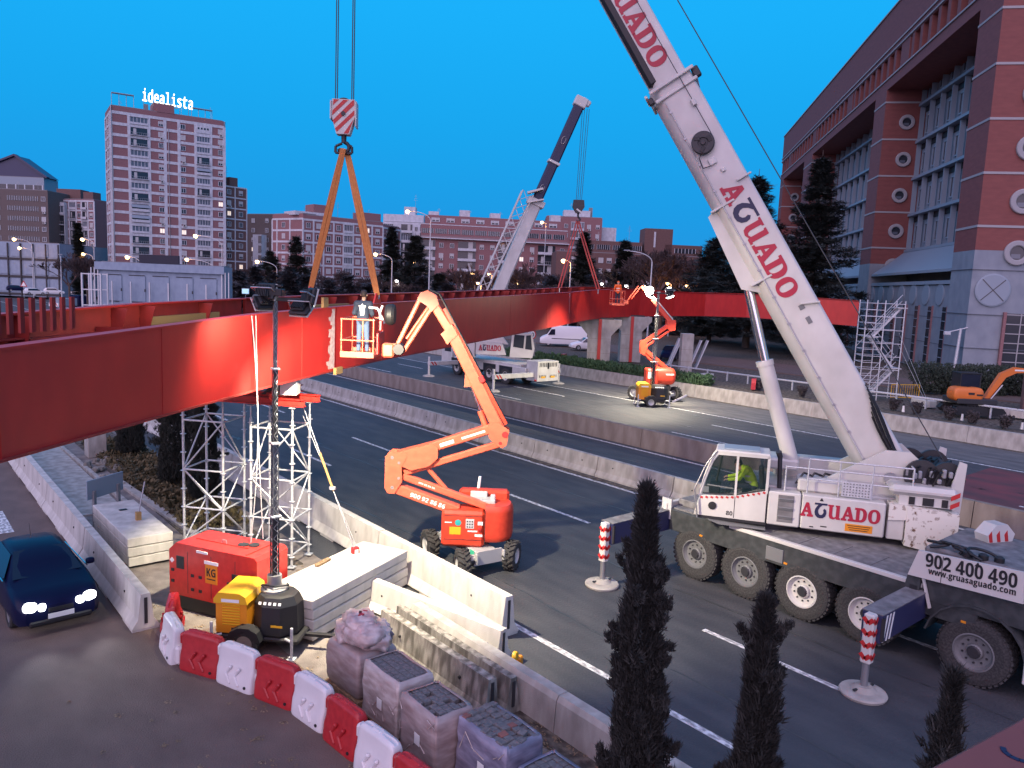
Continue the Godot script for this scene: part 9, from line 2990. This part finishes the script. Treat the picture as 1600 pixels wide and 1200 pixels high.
	part(cm, "post", MB.new(M.galv).tube(Vector3.ZERO, Vector3(0.25, 5.0, 0), 0.17, 0.12, 10))
	part(cm, "camera_arm", MB.new(M.galv).tube(Vector3(-0.9, 4.6, 0), Vector3(0.9, 5.1, 0), 0.06, 0.06, 7).box(Vector3(-1.0, 4.5, 0), Vector3(0.6, 0.36, 0.3), Basis(), 0.05))
	# warning triangle, blue sign, delineator, poles under the far girder
	p = wp(41, 160)
	var wt := thing("warning_sign", "white triangular road sign before the grey hall on the avenue", "sign", facing(p.x, 1.6, p.z))
	part(wt, "post", MB.new(M.galv).tube(Vector3.ZERO, Vector3(0, 2.4, 0), 0.05, 0.05, 6))
	part(wt, "triangle", MB.new(M.stripe_red).extr([Vector2(-0.75, 2.3), Vector2(0.75, 2.3), Vector2(0, 3.6)], 0.04))
	part(wt, "face", MB.new(M.white).extr([Vector2(-0.5, 2.44), Vector2(0.5, 2.44), Vector2(0, 3.32)], 0.06))
	p = wp(386, 130)
	var bs := thing("info_panel", "small glowing cyan panel seen just above the girder", "sign", facing(p.x, 4.6, p.z))
	part(bs, "screen", MB.new(M.sign_cyan).box(Vector3(0, 0.9, 0), Vector3(1.1, 0.8, 0.06)))
	part(bs, "housing", MB.new(M.roof_grey).box(Vector3(0, 0.9, -0.08), Vector3(1.3, 1.0, 0.1), Basis(), 0.02))
	part(bs, "post", MB.new(M.roof_grey).tube(Vector3(0, -3.6, -0.1), Vector3(0, 0.5, -0.1), 0.07, 0.07, 8))
	var dl := thing("delineator_post", "thin white delineator post with dark band on the central lane", "post", at(31.6, 0, -3.05))
	part(dl, "post", MB.new(M.white).tube(Vector3.ZERO, Vector3(0, 1.45, 0), 0.05, 0.05, 8))
	part(dl, "band", MB.new(M.stripe_red).tube(Vector3(0, 0.9, 0), Vector3(0, 1.1, 0), 0.053, 0.053, 8))
	for i in 4:
		var q: Vector3 = [wp(1056, 76), wp(1060, 78), wp(1090, 74), wp(1100, 74)][i]
		lone("leaning_panel", MB.new(M.galv).box(Vector3(q.x, 2.4, q.z), Vector3(0.1, 3.0, 0.7), Basis(Vector3.UP, deg_to_rad(-40)) * Basis(Vector3.BACK, -0.35)), ["grey panel leaning left of the pier stub, outer one", "grey panel leaning left of the pier stub, inner one", "pale pole-like panel leaning right of the pier stub, inner one", "pale pole-like panel leaning right of the pier stub, outer one"][i], "panel", "panels leaning under the far girder")


func build_lamps() -> void:
	# [px, depth, base y, lamp height, arm reach (left negative), lit, label]
	var rows := [
		[671, 120, 1.0, 19.0, -3.4, true, "tallest lit street lamp, before the white balcony block"],
		[613, 128, 1.0, 9.0 + 3.6, -2.6, true, "lit street lamp just right of the orange sling"],
		[668, 180, 1.0, 12.8, -3.0, true, "lit amber street lamp low beside the dark spreading pine"],
		[435, 150, 1.0, 11.0, -3.6, true, "lit street lamp before the plain brown block, left of the sling"],
		[350, 150, 1.0, 15.4, -4.8, true, "lit street lamp at the right edge of the sign tower"],
		[340, 160, 1.0, 11.0, -5.6, true, "lit street lamp low on the sign tower's right balcony column"],
		[222, 150, 1.0, 10.8, -2.2, true, "lit street lamp in front of the sign tower's left balcony column"],
		[152, 160, 1.0, 14.2, -2.2, true, "upper lit street lamp beside the white gridded block"],
		[150, 170, 1.0, 11.4, -2.0, true, "lower lit street lamp beside the white gridded block"],
		[56, 170, 1.0, 14.0, -3.6, true, "upper lit street lamp before the broad brown block"],
		[58, 190, 1.0, 12.6, -3.2, true, "lower lit street lamp before the broad brown block"],
		[889, 110, 1.0, 12.2, -1.0, true, "lit street lamp left of the twin conifers"],
		[1014, 96, 1.0, 13.1, -3.0, false, "unlit curved street lamp arching behind the far floodlight mast"],
		[1046, 128, 1.0, 9.8, -0.6, true, "amber street lamp right of the far floodlight mast"],
		[1074, 130, 1.0, 9.6, -0.4, true, "amber street lamp glowing through bare twigs by the big cedar"],
		[848, 190, 1.0, 24.0, -1.0, true, "lit lamp high beside the second crane's dark boom"],
		[742, 150, 1.0, 10.4, -0.6, true, "left of the small amber lamps below the long brick block"],
		[768, 155, 1.0, 10.5, -0.6, true, "right of the small amber lamps below the long brick block"],
		[752, 140, 1.0, 8.6, -0.6, true, "lowest of the small amber lamps below the long brick block"],
		[812, 150, 1.0, 8.8, -0.4, true, "small amber lamp just right of the lattice jib"],
		[942, 140, 1.0, 9.4, -0.4, true, "small white lamp behind the twin conifers"],
		[980, 135, 1.0, 9.2, -0.4, true, "small lamp above the far worker's helmet"],
		[624, 150, 1.0, 8.4, -0.4, true, "small lamp among the dark pines right of the sling"],
		[365, 118, 1.0, 7.0, -0.3, true, "small white lamp right of the plant house"],
		[100, 150, 1.0, 10.6, 0.0, false, "unlit pole by the cars on the avenue"]]
	for r in rows:
		var p := wp(r[0], r[1])
		var o := thing("street_lamp", r[6], "street lamp", facing(p.x, r[2], p.z), "street lamps in the distance")
		var h: float = r[3] - r[2]
		var x: float = r[4]
		part(o, "pole", MB.new(M.galv).tube(Vector3.ZERO, Vector3(0, h - absf(x) * 0.35 - 0.2, 0), 0.13, 0.08, 8))
		var pts := []
		for k in 7:
			var a := PI * 0.5 * k / 6.0
			pts.append(Vector3(x * (1 - cos(a)), h - absf(x) * 0.35 * (1 - sin(a)) - 0.2 * (1 - sin(a)), 0))
		if absf(x) > 0.1:
			part(o, "arm", MB.new(M.galv).path(pts, 0.06, 6))
		part(o, "lamp_head", MB.new(M.steel).box(Vector3(x * 1.06, h + 0.05, 0), Vector3(0.8, 0.16, 0.34), Basis(), 0.06))
		if r[5]:
			var warm: bool = not (r[0] in [942, 980, 624, 365])
			var big: float = 0.36 if r[1] < 135 else 0.42
			if r[3] < 10.6 or not warm:
				big = 0.26
			var g := MB.new(M.lamp_warm if warm else M.lamp_cold)
			g.lathe([Vector2(0, -big), Vector2(big * 0.7, -big * 0.7), Vector2(big, 0), Vector2(big * 0.7, big * 0.5), Vector2(0, big * 0.6)], 12, Transform3D(Basis(), Vector3(x * 1.06, h - 0.1, 0)))
			part(o, "glowing_bulb", g)
			var l := OmniLight3D.new()
			l.name = "lamp_light"
			l.position = Vector3(x * 1.06, h - 0.9, 0)
			l.light_energy = 9.0 if warm else 4.0
			l.light_color = Color(1.0, 0.66, 0.34) if warm else Color(1, 0.95, 0.9)
			l.light_size = 0.3
			l.omni_range = 60
			l.omni_attenuation = 2
			l.shadow_enabled = true
			o.add_child(l)


# ---------------------------------------------------------------- people: a smooth field over tapered bones, meshed with surface nets
func flesh(mb: MB, bones: Array, cell: float, k: float) -> void:
	var lo := Vector3(1e9, 1e9, 1e9)
	var hi := -lo
	for b in bones:
		for q in [b[0], b[1]]:
			var r: float = maxf(b[2], b[3]) + cell * 2.5
			lo = lo.min(q - Vector3.ONE * r)
			hi = hi.max(q + Vector3.ONE * r)
	var n := Vector3i(((hi - lo) / cell).ceil()) + Vector3i.ONE
	var f := PackedFloat32Array()
	f.resize(n.x * n.y * n.z)
	f.fill(1.0)
	for b in bones:
		var a: Vector3 = b[0]
		var d: Vector3 = b[1] - b[0]
		var dd := maxf(d.length_squared(), 1e-9)
		var r := maxf(b[2], b[3]) + k * 2.0 + cell * 2.0
		var l0 := Vector3i(((a.min(b[1]) - Vector3.ONE * r - lo) / cell).floor()).max(Vector3i.ZERO)
		var h0 := Vector3i(((a.max(b[1]) + Vector3.ONE * r - lo) / cell).ceil()).min(n - Vector3i.ONE)
		for z in range(l0.z, h0.z + 1):
			for y in range(l0.y, h0.y + 1):
				for x in range(l0.x, h0.x + 1):
					var p := lo + Vector3(x, y, z) * cell - a
					var t := clampf(p.dot(d) / dd, 0.0, 1.0)
					var v: float = (p - d * t).length() - lerpf(b[2], b[3], t)
					var i := (z * n.y + y) * n.x + x
					var o := f[i]
					var hh := clampf(0.5 + 0.5 * (o - v) / k, 0.0, 1.0)
					f[i] = lerpf(o, v, hh) - k * hh * (1.0 - hh)
	var vert := {}
	for z in n.z - 1:
		for y in n.y - 1:
			for x in n.x - 1:
				var i := (z * n.y + y) * n.x + x
				var c := [f[i], f[i + 1], f[i + n.x], f[i + n.x + 1], f[i + n.x * n.y], f[i + n.x * n.y + 1], f[i + n.x * n.y + n.x], f[i + n.x * n.y + n.x + 1]]
				var neg := 0
				for q in c:
					if q < 0.0:
						neg += 1
				if neg == 0 or neg == 8:
					continue
				var s := Vector3.ZERO
				var m := 0
				for e in [[0, 1], [2, 3], [4, 5], [6, 7], [0, 2], [1, 3], [4, 6], [5, 7], [0, 4], [1, 5], [2, 6], [3, 7]]:
					var va: float = c[e[0]]
					var vb: float = c[e[1]]
					if (va < 0.0) != (vb < 0.0):
						var t := va / (va - vb)
						var pa := Vector3(e[0] & 1, (e[0] >> 1) & 1, e[0] >> 2)
						var pb := Vector3(e[1] & 1, (e[1] >> 1) & 1, e[1] >> 2)
						s += pa.lerp(pb, t)
						m += 1
				var g := Vector3(c[1] + c[3] + c[5] + c[7] - c[0] - c[2] - c[4] - c[6], c[2] + c[3] + c[6] + c[7] - c[0] - c[1] - c[4] - c[5], c[4] + c[5] + c[6] + c[7] - c[0] - c[1] - c[2] - c[3]).normalized()
				vert[i] = [lo + (Vector3(x, y, z) + s / m) * cell, g]
	var st := [1, n.x, n.x * n.y]
	for i in vert:
		var x: int = i % n.x
		var y: int = (i / n.x) % n.y
		var z: int = i / (n.x * n.y)
		var at3 := [x, y, z]
		for ax in 3:
			var b1: int = (ax + 1) % 3
			var b2: int = (ax + 2) % 3
			if at3[b1] == 0 or at3[b2] == 0:
				continue
			if (f[i] < 0.0) == (f[i + st[ax]] < 0.0):
				continue
			var q := [i, i - st[b1], i - st[b1] - st[b2], i - st[b2]]
			if not (vert.has(q[1]) and vert.has(q[2]) and vert.has(q[3])):
				continue
			var P := []
			for w in q:
				P.append(vert[w])
			mb.tri(P[0][0], P[1][0], P[2][0], P[0][1], P[1][1], P[2][1])
			mb.tri(P[0][0], P[2][0], P[3][0], P[0][1], P[2][1], P[3][1])


func sub_bones(bones: Array, names: Array, grow: float) -> Array:
	var out := []
	for b in bones:
		if b[4] in names:
			out.append([b[0], b[1], b[2] + grow, b[3] + grow])
	return out


func hand_bones(w: Vector3, dir: Vector3, palm: Vector3, size := 1.0) -> Array:
	var out := []
	var side := dir.cross(palm).normalized()
	var d := dir.normalized()
	var pn := palm.normalized()
	for k in 4:
		var s := (k - 1.5) * 0.021 * size
		var kn := w + d * 0.085 * size + side * s
		out.append([w + side * s * 0.6, kn, 0.016 * size, 0.013 * size, "hand"])
		var ln: float = [0.034, 0.042, 0.039, 0.03][k] * size
		var m := kn + (d + pn * 0.45).normalized() * ln
		var t := m + (d * 0.35 + pn).normalized() * ln * 0.85
		out.append([kn, m, 0.0105 * size, 0.0095 * size, "hand"])
		out.append([m, t, 0.0095 * size, 0.008 * size, "hand"])
	var tb := w + d * 0.03 * size - side * 0.035 * size
	out.append([w + d * 0.01, tb, 0.016 * size, 0.013 * size, "hand"])
	out.append([tb, tb + (d + pn * 0.6 - side * 0.4).normalized() * 0.05 * size, 0.012 * size, 0.009 * size, "hand"])
	return out


func head_mesh(c: Vector3, face: Vector3, hair_mat: Material, o: Node3D, helmet: Material = null) -> void:
	var f := face.normalized()
	var s := f.cross(Vector3.UP).normalized()
	var up := s.cross(f)
	var bones := [[c + up * 0.03 - f * 0.015, c + up * 0.035 + f * 0.01, 0.088, 0.084], [c - up * 0.045 + f * 0.03, c - up * 0.075 + f * 0.045, 0.062, 0.045], [c - up * 0.06, c - up * 0.15 - f * 0.02, 0.055, 0.058],
		[c + f * 0.088 + up * 0.015, c + f * 0.108 - up * 0.025, 0.009, 0.013], [c + f * 0.085 - up * 0.058 - s * 0.018, c + f * 0.085 - up * 0.058 + s * 0.018, 0.01, 0.01]]
	for q in [-1.0, 1.0]:
		bones.append([c + s * q * 0.088 + up * 0.015, c + s * q * 0.09 - up * 0.025, 0.014, 0.010])
		bones.append([c + f * 0.075 + s * q * 0.03 + up * 0.028, c + f * 0.075 + s * q * 0.04 + up * 0.028, 0.014, 0.012])
	var m := MB.new(M.skin)
	flesh(m, bones, 0.008, 0.012)
	part(o, "head", m)
	var e := MB.new(M.black)
	for q in [-1.0, 1.0]:
		e.lathe([Vector2(0, -0.006), Vector2(0.006, 0), Vector2(0, 0.006)], 8, Transform3D(Basis(), c + f * 0.089 + s * q * 0.033 + up * 0.018))
	part(o, "eyes", e)
	var h := MB.new(helmet if helmet else hair_mat)
	if helmet:
		flesh(h, [[c + up * 0.075 - f * 0.01, c + up * 0.08 + f * 0.01, 0.10, 0.10], [c + up * 0.045 + f * 0.05, c + up * 0.045 + f * 0.11, 0.03, 0.022]], 0.012, 0.02)
		part(o, "helmet", h)
	else:
		flesh(h, [[c + up * 0.05 - f * 0.02, c + up * 0.065 + f * 0.015, 0.092, 0.082], [c - f * 0.045, c + up * 0.03 - f * 0.04, 0.072, 0.075]], 0.01, 0.015)
		part(o, "hair", h)


func person(label: String, xf: Transform3D, j: Dictionary, top: Material, bottom: Material, shoe: Material, helmet: Material = null, vest: Material = null) -> Node3D:
	var o := thing("person", label, "person", xf)
	var B := []
	B.append([j.hip + Vector3(-0.06, 0, 0), j.hip + Vector3(0.06, 0, 0), 0.125, 0.125, "pelvis"])
	B.append([j.hip, j.waist, 0.13, 0.12, "torso"])
	B.append([j.waist + Vector3(-0.03, 0, 0), j.chest, 0.125, 0.135, "torso"])
	B.append([j.waist + Vector3(0.03, 0, 0), j.chest, 0.125, 0.135, "torso"])
	B.append([j.sl, j.sr, 0.075, 0.075, "torso"])
	B.append([j.chest, j.neck, 0.11, 0.058, "torso"])
	B.append([j.neck, j.head - Vector3(0, 0.08, 0), 0.056, 0.055, "neck"])
	for s in ["l", "r"]:
		B.append([j["s" + s], j["e" + s], 0.058, 0.045, "arm"])
		B.append([j["e" + s], j["w" + s], 0.044, 0.03, "fore"])
		B.append([j.hip + Vector3(-0.085 if s == "l" else 0.085, -0.02, 0), j["k" + s], 0.088, 0.062, "leg"])
		B.append([j["k" + s], j["a" + s], 0.062, 0.042, "shin"])
		B.append([j["a" + s] + Vector3(0, -0.03, 0), j["a" + s] + Vector3(0, -0.05, 0) + j.foot * 0.15, 0.045, 0.035, "foot"])
		B.append_array(hand_bones(j["w" + s], j["h" + s], j.palm))
	var body := MB.new(M.skin)
	flesh(body, sub_bones(B, ["pelvis", "torso", "neck", "arm", "fore", "leg", "shin", "foot"], -0.004), 0.022, 0.03)
	for s in ["l", "r"]:
		flesh(body, hand_bones(j["w" + s], j["h" + s], j.palm).map(func(q): return [q[0], q[1], q[2], q[3]]), 0.007, 0.006)
	part(o, "body", body)
	var t := MB.new(top)
	flesh(t, sub_bones(B, ["torso", "arm", "fore"], 0.014) + [[j.hip + Vector3(-0.05, 0.02, 0), j.hip + Vector3(0.05, 0.02, 0), 0.145, 0.145]], 0.018, 0.035)
	part(o, "jacket", t)
	var p := MB.new(bottom)
	flesh(p, sub_bones(B, ["pelvis", "leg", "shin"], 0.012), 0.018, 0.025)
	part(o, "trousers", p)
	var sh := MB.new(shoe)
	flesh(sh, sub_bones(B, ["foot"], 0.012), 0.014, 0.02)
	part(o, "boots", sh)
	if vest:
		var v := MB.new(vest)
		for q in [0.3, 0.75]:
			var c: Vector3 = j.hip.lerp(j.chest, q)
			v.lathe([Vector2(0.165, -0.025), Vector2(0.165, 0.025)], 20, Transform3D(Basis(), c))
		part(o, "reflective_band", v)
	head_mesh(j.head, j.face, M.hair, o, helmet)
	return o


func build_people() -> void:
	# man in the near basket, seen from behind; his frame: x right, z towards the camera
	var b := facing(13.4, 0, -17.4)
	var pos := b * Vector3(-3.28, 6.12, 0.0)
	var j := {"hip": Vector3(0, 0.93, 0), "waist": Vector3(0, 1.1, 0), "chest": Vector3(0, 1.32, -0.02), "neck": Vector3(0, 1.49, -0.02), "head": Vector3(0.01, 1.66, -0.03), "sl": Vector3(-0.185, 1.41, 0), "sr": Vector3(0.185, 1.41, 0),
		"el": Vector3(-0.26, 1.14, -0.04), "er": Vector3(0.25, 1.13, -0.06), "wl": Vector3(-0.17, 1.06, -0.26), "wr": Vector3(0.18, 1.06, -0.28), "hl": Vector3(0.15, 0.05, -1), "hr": Vector3(-0.1, 0.05, -1), "palm": Vector3(0, -1, 0),
		"kl": Vector3(-0.11, 0.5, -0.03), "kr": Vector3(0.11, 0.5, -0.02), "al": Vector3(-0.12, 0.09, 0.02), "ar": Vector3(0.13, 0.09, 0.02), "foot": Vector3(0, 0, -1), "face": Vector3(0.1, -0.05, -1)}
	var man := person("man in dark jacket and blue jeans standing in the near basket, back turned", Transform3D(b.basis, pos), j, M.denim_jacket, M.denim, M.boot)
	part(man, "back_print", MB.new(M.white).extr([Vector2(-0.05, -0.17), Vector2(0.05, -0.17), Vector2(0.07, 0.02), Vector2(0.10, 0.10), Vector2(0.03, 0.11), Vector2(0.0, 0.16), Vector2(-0.03, 0.11), Vector2(-0.10, 0.10), Vector2(-0.07, 0.02)], 0.006, Transform3D(Basis(Vector3.RIGHT, 0.03), Vector3(0.0, 1.26, 0.158))))
	# worker in the far basket
	var f := facing(46.0, 0, -37.3)
	var j2 := j.duplicate()
	j2.waist = Vector3(0.02, 1.1, -0.03)
	j2.chest = Vector3(0.03, 1.30, -0.08)
	j2.neck = Vector3(0.03, 1.46, -0.12)
	j2.head = Vector3(0.03, 1.60, -0.17)
	j2.face = Vector3(0.2, -0.5, -1)
	j2.wl = Vector3(-0.12, 1.0, -0.34)
	j2.wr = Vector3(0.2, 0.98, -0.36)
	person("worker in orange helmet and dark overalls in the distant basket", Transform3D(f.basis, f * Vector3(-3.25, 7.16, -0.3)), j2, M.hivis_orange, M.work_dark, M.boot, M.hivis_orange, M.white)
	# crane driver bent forward in the cab, in yellow
	var T := Transform3D(Basis(Vector3.UP, atan2(0.545, 0.838)), Vector3(19.55, 0, -11.6))
	var j3 := {"hip": Vector3(0, 0.12, 0.02), "waist": Vector3(0, 0.30, -0.04), "chest": Vector3(0, 0.48, -0.16), "neck": Vector3(0, 0.60, -0.27), "head": Vector3(0, 0.68, -0.40), "sl": Vector3(-0.19, 0.54, -0.18), "sr": Vector3(0.19, 0.54, -0.18),
		"el": Vector3(-0.26, 0.32, -0.36), "er": Vector3(0.26, 0.32, -0.36), "wl": Vector3(-0.2, 0.26, -0.62), "wr": Vector3(0.2, 0.26, -0.62), "hl": Vector3(0, -0.1, -1), "hr": Vector3(0, -0.1, -1), "palm": Vector3(0, -1, 0),
		"kl": Vector3(-0.13, 0.14, -0.48), "kr": Vector3(0.13, 0.14, -0.48), "al": Vector3(-0.13, -0.12, -0.62), "ar": Vector3(0.13, -0.12, -0.62), "foot": Vector3(0, 0, -1), "face": Vector3(0, -0.45, -1)}
	person("crane driver in bright yellow jacket leaning forward inside the cab", T * Transform3D(Basis(), Vector3(-0.96, 2.92, -0.42)), j3, M.hivis_yellow, M.work_dark, M.boot, null, M.blind)
